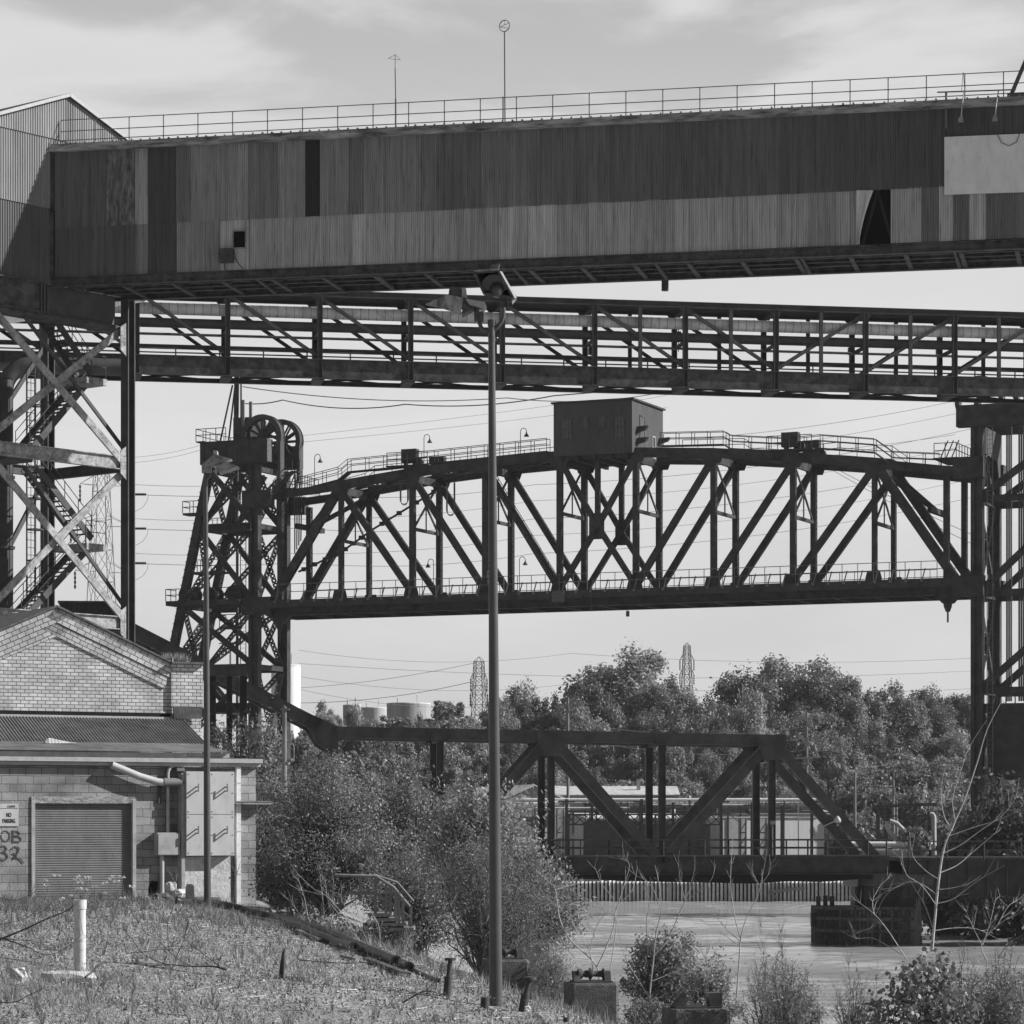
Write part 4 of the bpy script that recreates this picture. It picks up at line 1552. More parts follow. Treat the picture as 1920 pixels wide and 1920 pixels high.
MB().tube([LB.L(412, 832, 2.5), LB.L(436, 722, 2.5)], .09, 6).tube([LB.L(428, 832, 2.5), LB.L(441, 722, 2.5)], .09, 6).obj('mast_stay', M['lift'], tl)
MB().beam(LB.L(456, 800, 1), LB.L(456, 750, 1), .16, .28).beam(LB.L(470, 800, 1), LB.L(470, 753, 1), .16, .28).obj('insulator_bracket', M['pylon'], tl)
# platforms with winches on the left tower
for px0, px1, y, o in ((326, 462, 1138, -1.6), (352, 392, 968, -1.0), (366, 425, 1078, -1.0), (420, 450, 1180, -.9), (395, 478, 1000, -.9)):
    a, c = LB.L(px0, y, 0), LB.L(px1, y, 0)
    d0 = .45 if px1 - px0 > 100 else .2
    mb = MB().box((a.x, o, a.z), (c.x, .4, a.z + d0))
    mb.obj('platform', M['lift'], tl)
    railing(tl, [(a.x, o, a.z + d0), (c.x, o, a.z + d0)], 1.15, 1.2, M['black'], (1.0, .5), .04)
    railing(tl, [(a.x, .4, a.z + d0), (a.x, o, a.z + d0)], 1.15, 1.0, M['black'], (1.0, .5), .04)
a = LB.L(326, 1138, 0)
for k, (px, r) in enumerate(((362, .85), (405, .7), (448, .75))):
    p = LB.L(px, 1120, 2)
    mb = MB().lathe((p.x, .6, a.z + 1.2), (0, 1, 0), [(0, r), (.15, r), (.16, r * .6), (1.6, r * .6), (1.62, r), (1.8, r)], 18)
    mb.box((p.x - r, .5, a.z + .2), (p.x + r, 2.3, a.z + .6))
    mb.obj('winch_drum', M['lift'], tl)
ladder(tl, (ul_ - 1.4, .2, 4), (ul_ - 1.4, .2, zg), .6, M['black'], 'ladder', .4)
MB().tube([(ul_ - 2.6, 1.2, 3), (ul_ - 2.6, 1.2, zg)], .14, 8).obj('riser_pipe', M['colm'], tl)
mb = MB()
for k in range(44):
    z = 8 + k * .75
    mb.box((legx(z) - .65, -.05, z), (legx(z) - .35, .05, z + .08))
mb.obj('climbing_steps', M['black'], tl)
a0 = LB.L(512, 880, -.6)
mb = MB()
for (x0, z0, x1, z1) in ((512, 925, 548, 885), (548, 885, 562, 885)):
    mb.beam(LB.L(x0, z0, -1.0), LB.L(x1, z1, -1.0), .7, .15)
mb.obj('head_stair', M['lift'], tl)
railing(tl, [LB.L(512, 925, -1.3), LB.L(548, 885, -1.3), LB.L(562, 885, -1.3)], 1.2, 1.0, M['black'], (1.0, .5), .04)
for zc2 in (39.2, 28.9):
    MB().box((ul_ - .9, -1.0, zc2 - .8), (ju[0] + .4, -.1, zc2 + .9)).obj('guide_box', M['lift'], tl)
    MB().box((ul_ - .9, LW + .1, zc2 - .8), (ju[0] + .4, LW + 1.0, zc2 + .9)).obj('guide_box', M['lift'], tl)
for k in range(4):
    u = ul_ + 1.3 + .22 * k
    MB().tube([(u, LW - .2 + .1 * k, zg), (u, LW - .2, 34.5 + .4 * k)], .07, 5).obj('hoist_rope', M['pylon'], tl)

tr_, ur_, zr3 = lift_tower('lift_tower', 'right lift tower at the right edge above a huge hanging counterweight', 1833, 1, 772, M['lift'])
zg2 = LB.L(1833, 800).z
for o in (-.1, LW + .1):
    a, c = LB.L(1796, 780), LB.L(2010, 780)
    MB().box((a.x, o - .55, zg2), (c.x, o + .55, LB.L(1833, 760).z)).obj('head_girder', M['lift'], tr_)
    cx = LB.L(1838, 740).x
    mb = MB().ring((cx, o, LB.L(1833, 752).z), (0, 1, 0), 1.75, 2.15, .45, 40)
    mb.obj('sheave_rim', MH, tr_)
ub = ur_ + 8.5
kx2 = .12
legx2 = lambda z: ub + kx2 * (zg2 - z)
for o in (0, LW):
    MB().laced((legx2(3), o, 3), (ub, o, zg2), .7, .75).obj('back_leg', M['lift'], tr_)
lv = [zg2 - .4, LB.L(1850, 935).z, LB.L(1850, 1112).z, LB.L(1850, 1295).z, 12.5]
for i, z in enumerate(lv):
    for o in (0, LW):
        if i: MB().laced((ur_, o, z), (legx2(z), o, z), .4, .6).obj('horizontal_strut', M['lift'], tr_)
        if i + 1 < len(lv) and i < 3: MB().laced((ur_ + .3, o, lv[i + 1] + .2), (legx2(z) - .5, o, z - .3), .4, .6).obj('brace', M['lift'], tr_)
    MB().laced((ur_, .3, z), (ur_, LW - .3, z), .4, .5, (1, 0, 0)).obj('cross_strut', M['lift'], tr_)
    if i + 1 < len(lv):
        MB().laced((ur_, .3, z), (ur_, LW - .3, lv[i + 1]), .35, .4, (1, 0, 0)).obj('brace', M['lift'], tr_)
        MB().laced((ur_, LW - .3, z), (ur_, .3, lv[i + 1]), .35, .4, (1, 0, 0)).obj('brace', M['lift'], tr_)
MB().prism([(ur_ + .4, LW / 2 + .4, zg2), (ur_ + .4, LW - .2, zg2), (ur_ + .4, LW - .2, zg2 - 5.2), (ur_ + .4, LW - 1.2, zg2 - 2.6), (ur_ + .4, .6, zg2 - 2.3), (ur_ + .4, .6, zg2)], (.15, 0, 0)).obj('portal_plate', MH, tr_)
for zc2 in (39.0, 28.7):
    MB().box((ju[9] - .2, -1.0, zc2 - .9), (ur_ + .75, -.1, zc2 + .9)).obj('guide_box', M['lift'], tr_)
    MB().box((ju[9] - .2, LW + .1, zc2 - .9), (ur_ + .75, LW + 1.0, zc2 + .9)).obj('guide_box', M['lift'], tr_)
ladder(tr_, (ur_ + 1.15, -.2, 4), (ur_ + 1.15, -.2, zg2), .5, M['pylon'], 'ladder', .4)
mb = MB()
for px in (1888, 1892, 1896, 1911, 1915, 1919):
    u = LB.u(px, 1.0)
    mb.tube([(u, 1.0, zg2), (u, 1.0, LB.L(1890, 1315, 1).z)], .09, 6)
mb.obj('counterweight_ropes', M['colm'], tr_)
cw = fthing(LB, 'counterweight', 'massive black counterweight hanging inside the right lift tower', 'counterweight')
a, c = LB.L(1853, 1462, .5), LB.L(2010, 1320, .5)
MB().prism([(a.x, .4, c.z), (a.x, .4, a.z), (a.x + 2.4, .4, a.z), (a.x + 3.3, .4, a.z + .9), (c.x, .4, a.z + .9), (c.x, .4, c.z)], (0, LW - .8, 0)).obj('weight_block', M['black'], cw)
MB().box((a.x - .6, .2, c.z - .7), (c.x, .5, c.z + .15)).obj('weight_frame', M['lift'], cw)
railing(cw, [(a.x + .8, .3, c.z + .15), (c.x, .3, c.z + .15)], .8, .8, M['black'], (1.0,), .06)

# ------------------------------------------------------------------ low truss bridge over the river
WB = Frame(1240, 193, 6)
sb = fthing(WB, 'swing_bridge', 'low black truss bridge crossing the river below the raised span', 'bridge')
WW = 5.5
wl_a, wl_b = WB.L(640, 1373), WB.L(1440, 1388)
wk = (wl_b.z - wl_a.z) / (wl_b.x - wl_a.x)
wz = lambda u: wl_a.z + wk * (u - wl_a.x)
uA, uB, uC2, uD, uE = WB.u(622), WB.u(825), WB.u(1033), WB.u(1241), WB.u(1447)
uEnd = WB.u(1650)
wdk = WB.L(1350, 1604).z
for o in (0, WW):
    sg = -1 if o == 0 else 1
    pts = [uA, uB, uC2, uD, uE]
    for a, c in zip(pts[:-1], pts[1:]):
        MB().beam((a, o, wz(a)), (c, o, wz(c)), .5, .72).obj('top_chord', M['black'], sb)
    for u in (uB, uC2, uD, uE):
        MB().ibeam((u, o, wdk - .5), (u, o, wz(u) - .3), .36, .46).obj('vertical', M['black'], sb)
        mb = MB()
        zz = wz(u)
        mb.prism([(u - .9, o + sg * .26, zz - .3), (u - .55, o + sg * .26, zz - 1.3), (u + .55, o + sg * .26, zz - 1.3), (u + .9, o + sg * .26, zz - .3), (u + .9, o + sg * .26, zz + .37), (u - .9, o + sg * .26, zz + .37)] if u in (uC2, uE) else [(u - .5, o + sg * .26, zz - .45), (u + .5, o + sg * .26, zz - .45), (u + .5, o + sg * .26, zz + .37), (u - .5, o + sg * .26, zz + .37)], (0, sg * .03, 0))
        for i in range(6):
            for j in range(4):
                mb.box((u - .4 + .22 * i, o + sg * .29, zz + .25 - .18 * j), (u - .36 + .22 * i, o + sg * .31, zz + .29 - .18 * j))
        mb.obj('gusset', M['black'], sb)
    for a, c in ((uC2, uB), (uC2, uD), (uE, uD), (uE, uEnd)):
        s1 = 1 if c > a else -1
        MB().beam((a + s1 * .25, o, wz(a) - .3), (c - s1 * .3, o, wdk - .1), .42, .62).obj('diagonal', M['black'], sb)
    MB().ibeam((uA, o, wdk - .62), (uEnd + .6, o, wdk - .62), .5, 1.2).obj('deck_girder', M['black'], sb)
    # knee and inclined arm at the left end
    a = WB.L(600, 1352)
    MB().prism([(WB.u(580), o - .25, WB.L(580, 1338).z), (uA + .4, o - .25, wz(uA) + .36), (uA + .4, o - .25, wz(uA) - 1.6), (WB.u(596), o - .25, WB.L(600, 1395).z), (WB.u(575), o - .25, WB.L(575, 1360).z)], (0, .5, 0)).obj('knee_plate', M['black'], sb)
    MB().beam(WB.L(600, 1362) + V((0, o, 0)), WB.L(238, 1176) + V((0, o, 0)), .5, .85).obj('inclined_arm', M['black'], sb)
for k in range(12):
    t = (k + .5) / 12
    p = WB.L(600, 1362).lerp(WB.L(238, 1176), t)
    MB().beam(p + V((0, .2, -.1)), p + V((0, WW - .2, -.1)), .2, .4, (1, 0, 0)).obj('arm_tie', M['black'], sb)
for u in (uB, uC2, uD, uE):
    MB().beam((u, .2, wz(u) - .3), (u, WW - .2, wz(u) - .3), .3, .4, (1, 0, 0)).obj('cross_tie', M['black'], sb)
MB().box((uA, .2, wdk - .35), (uEnd + .6, WW - .2, wdk - .05)).obj('deck', M['black'], sb)
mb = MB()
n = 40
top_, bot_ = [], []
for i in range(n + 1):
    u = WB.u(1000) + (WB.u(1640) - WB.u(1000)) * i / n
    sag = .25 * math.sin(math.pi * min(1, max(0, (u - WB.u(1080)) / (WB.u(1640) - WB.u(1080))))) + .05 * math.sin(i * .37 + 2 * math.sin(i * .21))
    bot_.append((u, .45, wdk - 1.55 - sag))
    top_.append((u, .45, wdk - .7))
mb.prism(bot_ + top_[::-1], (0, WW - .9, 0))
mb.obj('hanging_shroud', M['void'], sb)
railing(sb, [(WB.u(1010), -.35, wdk - .05), (uEnd + 1.8, -.35, wdk - .05)], 1.05, 2.6, M['black'], (1.0, .5), .04, post_r=.06)
railing(sb, [(WB.u(1010), WW + .35, wdk - .05), (uEnd + 1.8, WW + .35, wdk - .05)], 1.05, 2.6, M['black'], (1.0, .5), .04, post_r=.06)
MB().box((WB.u(1010), -.5, wdk - .06), (uEnd + .4, -.2, wdk + .02)).obj('kerb_plate', M['colm'], sb)
p = WB.L(1565, 1540, -.4)
mb = MB().lathe(p, (.7, -.5, .4), [(0, .08), (.1, .2), (.35, .24), (.4, .1)], 12)
mb.beam(p, p + V((-.6, .4, -.3)), .06, .06)
mb.obj('marker_lamp', M['galv'], sb)
p, q = WB.L(1444, 1546, -.35), WB.L(1454, 1539, -.35)
MB().box((p.x, -.4, p.z), (q.x, -.3, q.z)).tube([(p.x + .15, -.35, wdk), (p.x + .15, -.35, p.z)], .04, 5).obj('small_plate', M['pylon'], sb)

ap = fthing(WB, 'approach_span', 'dark plate girder approach span running off to the right of the low bridge', 'bridge approach')
u0, u1 = uEnd + .9, WB.u(2600)
for o in (0, WW):
    mb = MB().ibeam((u0 + .6, o, wdk - 1.5), (u1, o, wdk - 1.5), .5, 2.5)
    for k in range(24):
        mb.box((u0 + 1 + k * 1.3, o - .2, wdk - 2.7), (u0 + 1.08 + k * 1.3, o + .2, wdk - .3))
    mb.obj('plate_girder', M['black'], ap)
MB().box((u0 + .6, .3, wdk - .4), (u1, WW - .3, wdk - .15)).obj('deck', M['black'], ap)
railing(ap, [(u0 + 1, -.2, wdk - .25), (u1, -.2, wdk - .25)], 1.15, 2.4, M['black'], (1.0, .5), .04, post_r=.06)
pier = fthing(WB, 'bridge_pier', 'dark stone pier under the right end of the low bridge', 'pier')
MB().box((uEnd - .2, 3.2, 1.5), (uEnd + 3.4, WW + 2.5, wdk - 2.0)).obj('pier_shaft', M['black'], pier)
MB().box((uEnd - .5, -.3, wdk - 2.0), (uEnd + 3.5, WW + 2.6, wdk - 1.25)).obj('pier_cap', M['black'], pier)

# fender in the river in front of the pier
p0 = PX(1530, 1770, 200)
fd = thing('pier_fender', 'round dark timber fender island standing in the river below the bridge', 'fender', (PX(1630, 1770, 199.5).x, 199.5, 0))
mb = MB()
wF, hF = 3.5, 2.5
prof = [(-wF, .6), (-wF + .5, -.8), (-wF + 1.6, -1.8), (-1.2, -2.4), (1.2, -2.4), (wF - 1.5, -1.8), (wF - .3, -.7), (wF, .6), (wF, 4), (-wF, 4)]
mb.prism([(x, y, -.8) for x, y in prof], (0, 0, hF + .8))
mb.obj('fender_core', M['void'], fd)
mb = MB()
for k in range(len(prof) - 3):
    a, c = V(prof[k] + (0,)), V(prof[k + 1] + (0,))
    m_ = max(1, int((c - a).length / .26))
    for i in range(m_):
        q = a.lerp(c, i / m_)
        dirn = V((q.x * .02, -.08, 0))
        mb.tone = .5 + 1.0 * random.random()
        mb.box((q.x - .1, q.y - .16, -.6), (q.x + .1, q.y + .05, hF - .25 + .3 * random.random()))
mb.obj('fender_piles', M['dtimber'], fd)
for z in (.95, 1.75, 2.45):
    mb = MB()
    for a, c in zip(prof[:7], prof[1:8]):
        mb.beam((a[0], a[1] - .26, z), (c[0], c[1] - .26, z), .22, .3, (0, 0, 1))
    mb.obj('wale', M['wale'], fd)
MB().box((-wF - .35, .2, 1.2), (-wF, .9, 2.1)).obj('rubbing_block', M['black'], fd)
mb = MB()
for x, y, h in ((-3.4, .1, .7), (-2.9, .4, .75), (-2.5, -.1, .7), (-.9, -.6, 2.4), (-.6, -.5, 2.2), (-.3, -.7, 1.8), (1.8, -1.2, .9), (2.1, -1.2, 1.3), (3.0, -.6, 1.6)):
    mb.box((x - .14, y - .14, hF - .2), (x + .14, y + .14, hF + h))
mb.obj('fender_post', M['dtimber'], fd)
mb = MB()
mb.prism([(-1.9, -1.1, hF + 1.4), (-.95, -1.1, hF + 1.35), (-.75, -1.1, hF + 2.3), (-1.9, -1.1, hF + 2.4)], (.1, .3, 0))
mb.obj('pale_board', M['galv'], fd)
mb = MB()
mb.tube([(-.6, -.9, hF), (-.6, -.9, hF + 2.6)], .09, 6).tube([(-.6, -.9, hF + 2.6), (-.6, -.9, hF + 3.9)], .03, 5)
mb.box((-.75, -1.05, hF + 2.3), (-.45, -.75, hF + 2.9))
mb.obj('beacon', M['black'], fd)
MB().box((-2.4, -.9, hF - .1), (-.8, .6, hF + .1)).obj('fender_deck', M['pale_con'], fd)
mb = MB()
for k in range(4):
    mb.tube([(2.6 + .2 * k, -1.5, -.5), (2.65 + .15 * k, -1.3, 3.4 + .2 * random.random())], .16, 8)
mb.obj('corner_piles', M['timber'], fd)

# ------------------------------------------------------------------ far bank: timber bulkhead
bk = thing('timber_bulkhead', 'low bulkhead of pale upright timbers along the far river bank', 'bulkhead', (0, 306, 0))
x0, x1 = PX(640, 0, 306).x, PX(1920, 0, 306).x
MB().box((x0, .3, -1), (x1, .7, 1.9)).obj('backing_wall', M['void'], bk)
mb = MB()
x = x0
zt4 = HC - 113 * 306 / FPX
while x < x1:
    w = .21 + .05 * random.random()
    mb.tone = .7 + .5 * random.random()
    j_ = .05 * random.random()
    mb.prism([(x, -.2 - j_, -.6), (x + w, .0 - j_, -.6), (x + w, .3, -.6), (x, .3, -.6)], (0, 0, zt4 + .6 + .12 * random.random()))
    x += .405 if not (random.random() < .06) else .24
mb.obj('upright_timbers', M['plank'], bk)
MB().beam((PX(1445, 0, 305.7).x, -.35, 1.0), (PX(1508, 0, 305.7).x, -.35, 1.35), .15, .25).beam((PX(1443, 0, 305.7).x, -.35, 1.0), (PX(1455, 0, 305.7).x, -.35, .4), .15, .25).obj('loose_wale', M['timber'], bk)

# ------------------------------------------------------------------ plant on the far bank


def gable_building(name, label, px0, px1, y_eave, y_peak, z, depth, tone, yaw=0, base=2.0):
    f = Frame((px0 + px1) / 2, z, yaw)
    t = fthing(f, name, label, 'building', None, base)
    a, c = f.L(px0, y_eave), f.L(px1, y_eave)
    ze, zp = a.z - base, f.L((px0 + px1) / 2, y_peak).z - base
    m0 = (a.x + c.x) / 2
    mb = MB()
    mb.tone = tone
    mb.prism([(a.x, 0, 0), (c.x, 0, 0), (c.x, 0, ze), (m0, 0, zp), (a.x, 0, ze)], (0, depth, 0))
    mb.obj('walls', M['plant'], t)
    mb = MB()
    mb.tone = 2.6
    for e in (a, c):
        sg = -1 if e is a else 1
        mb.prism([(m0, -.3, zp + .02), (e.x + sg * .4, -.3, ze - .1), (e.x + sg * .4, -.3, ze + .08), (m0, -.3, zp + .2)], (0, depth + .6, 0))
    mb.obj('roof', M['roof'], t)
    return f, t, a, c, ze


def long_building(name, label, px0, px1, y0, y1, z, depth, tone, base=2.0, roof=2.6, pitch=.9, yaw=0):
    f = Frame((px0 + px1) / 2, z, yaw)
    t = fthing(f, name, label, 'building', None, base)
    a, c = f.L(px0, y1), f.L(px1, y0)
    mb = MB()
    mb.tone = tone
    n = int((c.x - a.x) / .45)
    h0 = c.z - base
    mb.box((a.x, .02, 0), (c.x, depth, h0))
    mb.obj('walls', M['plant'], t)
    mb = MB()
    mb.tone = roof
    mb.prism([(a.x - .3, -.4, h0), (a.x - .3, depth / 2, h0 + pitch), (a.x - .3, depth + .4, h0), (a.x - .3, depth + .4, h0 - .15), (a.x - .3, -.4, h0 - .15)], (c.x - a.x + .6, 0, 0))
    mb.obj('roof', M['roof'], t)
    return f, t


f, t, a, c, ze = gable_building('plant_building', 'pale gabled plant building with a two-tone sign on its end wall', 940, 1062, 1502, 1474, 330, 26, .7, 14)
p, q = f.L(985, 1547, -.1), f.L(1036, 1515, -.1)
bd = MB().box((p.x, -.12, p.z - 2.0 + .95), (q.x, -.04, q.z - 2.0))
sg = bd.obj('sign_board', M['cabinet'], t)
MB().box((p.x, -.13, p.z - 2.0), (q.x, -.04, p.z - 2.0 + .94)).obj('sign_band', M['colm'], sg)


def text_obj(name, s, size, m, parent, loc, rot=(math.radians(90), 0, 0), align='LEFT', extr=.004):
    cu = bpy.data.curves.new(name, 'FONT')
    cu.body = s
    cu.size = size
    cu.align_x = align
    cu.extrude = extr
    cu.resolution_u = 3
    o = bpy.data.objects.new(name, cu)
    COL.objects.link(o)
    dg = bpy.context.evaluated_depsgraph_get()
    me = bpy.data.meshes.new_from_object(o.evaluated_get(dg))
    bpy.data.objects.remove(o)
    me.materials.clear()
    me.materials.append(m)
    r = bpy.data.objects.new(name, me)
    COL.objects.link(r)
    r.parent = parent
    r.location = loc
    r.rotation_euler = rot
    return r


text_obj('lettering', 'CLIF', .75, M['ink'], sg, (p.x + 1.05, -.14, p.z - 2.0 + 1.15))
MB().prism([(p.x + .3, -.14, p.z - .72), (p.x + .5, -.14, p.z - .85), (p.x + .95, -.14, p.z - .3), (p.x + .5, -.14, p.z - .6)], (0, .015, 0)).obj('tick_mark', M['ink'], sg)
p, q = f.L(1015, 1592), f.L(1032, 1552)
MB().box((p.x, -.06, 0), (q.x, -.02, q.z - 2)).obj('door', M['tank'], t)
p, q = f.L(980, 1592), f.L(992, 1556)
MB().box((p.x, -.06, 0), (q.x, -.02, q.z - 2)).obj('door', M['colm'], t)

f, t = long_building('long_shed', 'long shed with a bright low roof behind the pipe rack', 1045, 1270, 1490, 1600, 356, 12, .5, pitch=1.1)
p, q = f.L(1196, 1485, -.2), f.L(1203, 1463, -.2)
MB().box((p.x, 3, p.z - 2), (q.x, 3.5, q.z - 2)).obj('roof_vent', M['trim'], t)
f, t = long_building('white_shed', 'low white shed seen between the bridge diagonals', 1100, 1345, 1533, 1600, 324, 8, 1.3, roof=3, pitch=.5, yaw=18)
f, t = long_building('white_warehouse', 'tall white ribbed warehouse with two grey roller doors', 1356, 1545, 1520, 1600, 320, 14, 1.3, roof=3, pitch=.4, yaw=18)
for p0, p1 in ((1366, 1400), (1424, 1452)):
    p, q = f.L(p0, 1600), f.L(p1, 1535)
    MB().box((p.x, -.12, 0), (q.x, -.06, q.z - 2)).obj('roller_door', M['greybox'], t)
bxs = (('dark_tank_box', 'dark steel bin standing left of its twin behind the bridge railing', 1095, 1194, 1544), ('dark_tank_box', 'long dark steel bin with a pale rim behind the bridge railing', 1200, 1332, 1548))
for nm, lb, p0, p1, y0 in bxs:
    f = Frame((p0 + p1) / 2, 311.5, 0)
    a, c = f.L(p0, 1605), f.L(p1, y0)
    t = fthing(f, nm, lb, 'bin', None, 2.0)
    mb = MB().box((a.x, 0, 0), (c.x, 3, c.z - 2))
    for k in range(6):
        x = a.x + (c.x - a.x) * (k + .1) / 6
        mb.box((x, -.12, 0), (x + .15, 0, c.z - 2.05))
    mb.obj('bin_body', M['colm'], t)
    MB().box((a.x - .1, -.16, c.z - 2), (c.x + .1, 3.1, c.z - 1.85)).obj('bin_rim', M['rusty'], t)

# pipe rack and pipework
Q = Frame(1200, 316, 0)
pr_ = fthing(Q, 'pipe_rack', 'pale lattice pipe rack carrying pipes in front of the plant sheds', 'pipe rack')
for y, r, o, mm, p0, p1 in ((1500, .2, 0, 'white', 968, 1530), (1506, .1, .6, 'trim', 968, 1520), (1521, .12, 0, 'pylon', 1060, 1520), (1512, .75, 1.2, 'greybox', 1180, 1525)):
    MB().tube([Q.L(p0, y, o), Q.L(p1, y, o)], r, 10).obj('pipe', M[mm], pr_)
for px in (1005, 1022, 1050, 1112, 1170, 1205, 1290, 1392, 1430):
    a = Q.L(px, 1500, .3)
    mb = MB()
    for k in (-.35, .35):
        mb.beam((a.x + k, .3, 2), (a.x + k, .3, a.z), .14, .14)
    for k in range(4):
        mb.beam((a.x - .35, .3, 2.5 + 1.5 * k), (a.x + .35, .3, 3.6 + 1.5 * k), .08, .1)
        mb.beam((a.x - .35, .3, 2.5 + 1.5 * k), (a.x + .35, .3, 2.5 + 1.5 * k), .08, .14)
    mb.obj('rack_leg', M['pylon'], pr_)
mb = MB()
for k in range(24):
    a = Q.L(1090 + 18 * k, 1521, 0)
    c = Q.L(1090 + 18 * (k + 1), 1501, 0)
    mb.beam(a, (c.x, 0, c.z), .06, .08)
    mb.beam((a.x, 0, c.z), (c.x, 0, a.z), .06, .08)
mb.obj('rack_lattice', M['pylon'], pr_)
mb = MB()
a, c = Q.L(976, 1600, -1.0), Q.L(978, 1510, -1.0)
pp = [(c.x, -1, 2), (c.x, -1, c.z - .6)] + [(c.x + .6 - .6 * math.cos(t_), -1, c.z - .6 + .6 * math.sin(t_)) for t_ in (.4, .8, 1.2, 1.57)] + [Q.L(1048, 1506, -1)]
mb.tube(pp, .28, 12)
mb.obj('elbow_pipe', M['white'], pr_)
for k, (p0, p1, y, r, o, mm) in enumerate(((1000, 1180, 1515, .09, -1.5, 'white'), (1060, 1345, 1527, .08, -1.0, 'trim'), (1100, 1250, 1540, .07, -1.6, 'pylon'), (1290, 1530, 1533, .08, -1.2, 'white'), (1210, 1420, 1509, .1, -.6, 'white'), (1380, 1560, 1527, .1, .2, 'greybox'))):
    MB().tube([Q.L(p0, y, o), Q.L(p1, y, o)], r, 8).obj('pipe', M[mm], pr_)
rgp = random.Random(9)
for k in range(22):
    px = 1003 + 24.5 * k + rgp.uniform(-7, 7)
    y0, y1 = rgp.uniform(1500, 1530), 1600
    a = Q.L(px, y0, -1.2 + rgp.uniform(-.6, .8))
    MB().beam((a.x, a.y, 2), (a.x, a.y, a.z), .12, .12 if k % 3 else .2).obj('pipe_post', M[('pylon', 'colm', 'white')[k % 3]], pr_)
    if k % 2:
        MB().beam((a.x, a.y, a.z - .4), (a.x + rgp.uniform(.8, 1.9), a.y, a.z - rgp.uniform(.3, 1.6)), .07, .09).obj('post_brace', M['pylon'], pr_)
mb = MB()
for k in range(17):
    a, c = Q.L(1062 + 17 * k, 1545, -2.2), Q.L(1062 + 17 * (k + 1), 1528, -2.2)
    mb.beam(a, c, .07, .1)
    mb.beam((a.x, -2.2, c.z), (c.x, -2.2, a.z), .07, .1)
mb.beam(Q.L(1062, 1546, -2.2), Q.L(1352, 1546, -2.2), .14, .16).beam(Q.L(1062, 1527, -2.2), Q.L(1352, 1527, -2.2), .14, .16)
mb.obj('rack_lattice', M['colm'], pr_)
for k, px in enumerate((1062, 1110, 1152, 1203, 1262, 1310, 1352, 1410, 1466, 1522)):
    a = Q.L(px, 1498 + 6 * (k % 3), -2.3)
    MB().beam((a.x, -2.3, 2), (a.x, -2.3, a.z), .22, .3).obj('rack_post', M['colm'], pr_)
    MB().beam((a.x - .9, -2.3, a.z - .3), (a.x + .9, -2.3, a.z - .3), .14, .16).obj('rack_arm', M['colm'], pr_)
for px in (1020, 1120, 1262, 1330, 1404):
    a = Q.L(px, 1516, -.9)
    mb = MB().lathe(a, (0, 0, -1), [(0, .05), (.12, .3), (.5, .3), (.6, .12)], 10)
    mb.tube([a, a + V((0, 0, .8))], .05, 6)
    mb.obj('valve', M['white'] if px % 4 else M['colm'], pr_)
MB().prism([Q.L(1052, 1598, -1.8), Q.L(1078, 1560, -1.8), Q.L(1083, 1560, -1.8), Q.L(1060, 1598, -1.8)], (0, .8, 0)).obj('stair_chute', M['white'], pr_)

fn = thing('screened_fence', 'dark screened chain-link fence with a wavy top edge along the far bank', 'fence', (PX(1250, 0, 309).x, 309, 2.0))
xa, xb = PX(1000, 0, 309).x - PX(1250, 0, 309).x, PX(1570, 0, 309).x - PX(1250, 0, 309).x
mb = MB()
n = 120
tp = [(xa + (xb - xa) * i / n, 0, 1.75 + .18 * abs(math.sin(i * .42)) + .05 * random.random()) for i in range(n + 1)]
tp += [(xb + 1.2, 0, 1.2), (xb + 2.4, 0, .3)]
for a, c in zip(tp[:-1], tp[1:]):
    mb.prism([(a[0], 0, -.3), (c[0], 0, -.3), c, a], (0, .02, 0))
mb.obj('screen', M['fabric'], fn)
for i in range(13):
    x = xa + (xb - xa) * i / 12
    MB().tube([(x, .06, -.3), (x, .06, 2.5)], .05, 6).obj('fence_post', M['pylon'], fn)
MB().tube([(xa, .06, 2.35), (xb, .06, 2.35)], .025, 4).obj('top_wire', M['pylon'], fn)

# gantry, white hoses, pipes and slat fence right of the low bridge
Q2 = Frame(1690, 318, 0)
gt = fthing(Q2, 'pipe_gantry', 'open steel gantry frame standing right of the low bridge', 'gantry')
for px in (1646, 1660, 1742, 1750):
    a = Q2.L(px, 1522)
    MB().beam((a.x, 0, 2), (a.x, 0, a.z), .3, .4).obj('gantry_leg', M['colm'], gt)
a, c = Q2.L(1640, 1512), Q2.L(1756, 1508)
MB().beam(a, c, .5, .35).obj('gantry_beam', M['colm'], gt)
a, c = Q2.L(1646, 1530), Q2.L(1742, 1530)
MB().beam(a, c, .2, .15).obj('gantry_beam', M['colm'], gt)
mb = MB()
for px in (1646, 1670, 1740):
    a = Q2.L(px, 1525)
    mb.beam((a.x, -.1, a.z), (a.x, -.1, a.z + .75), .12, .12)
mb.obj('gantry_bracket', M['colm'], gt)
hs = thing('white_hose_pair', 'pair of thick white hoses arching down beside the gantry', 'hose', tuple(Q2.W(Q2.L(1665, 1590))))
O = Q2.L(1665, 1590)
for pts in (((1664, 1540), (1662, 1548), (1668, 1560), (1682, 1572), (1697, 1582), (1706, 1590)), ((1668, 1539), (1682, 1544), (1694, 1556), (1701, 1572), (1706, 1588))):
    MB().tube([Q2.L(px, py, -1.5) - O for px, py in pts], .24, 10).obj('hose', M['trim'], hs)
vp = thing('vent_pipe', 'white upright vent pipe with a bent top at the right gantry leg', 'pipe', tuple(Q2.W(Q2.L(1750, 1575))))
O = Q2.L(1750, 1575)
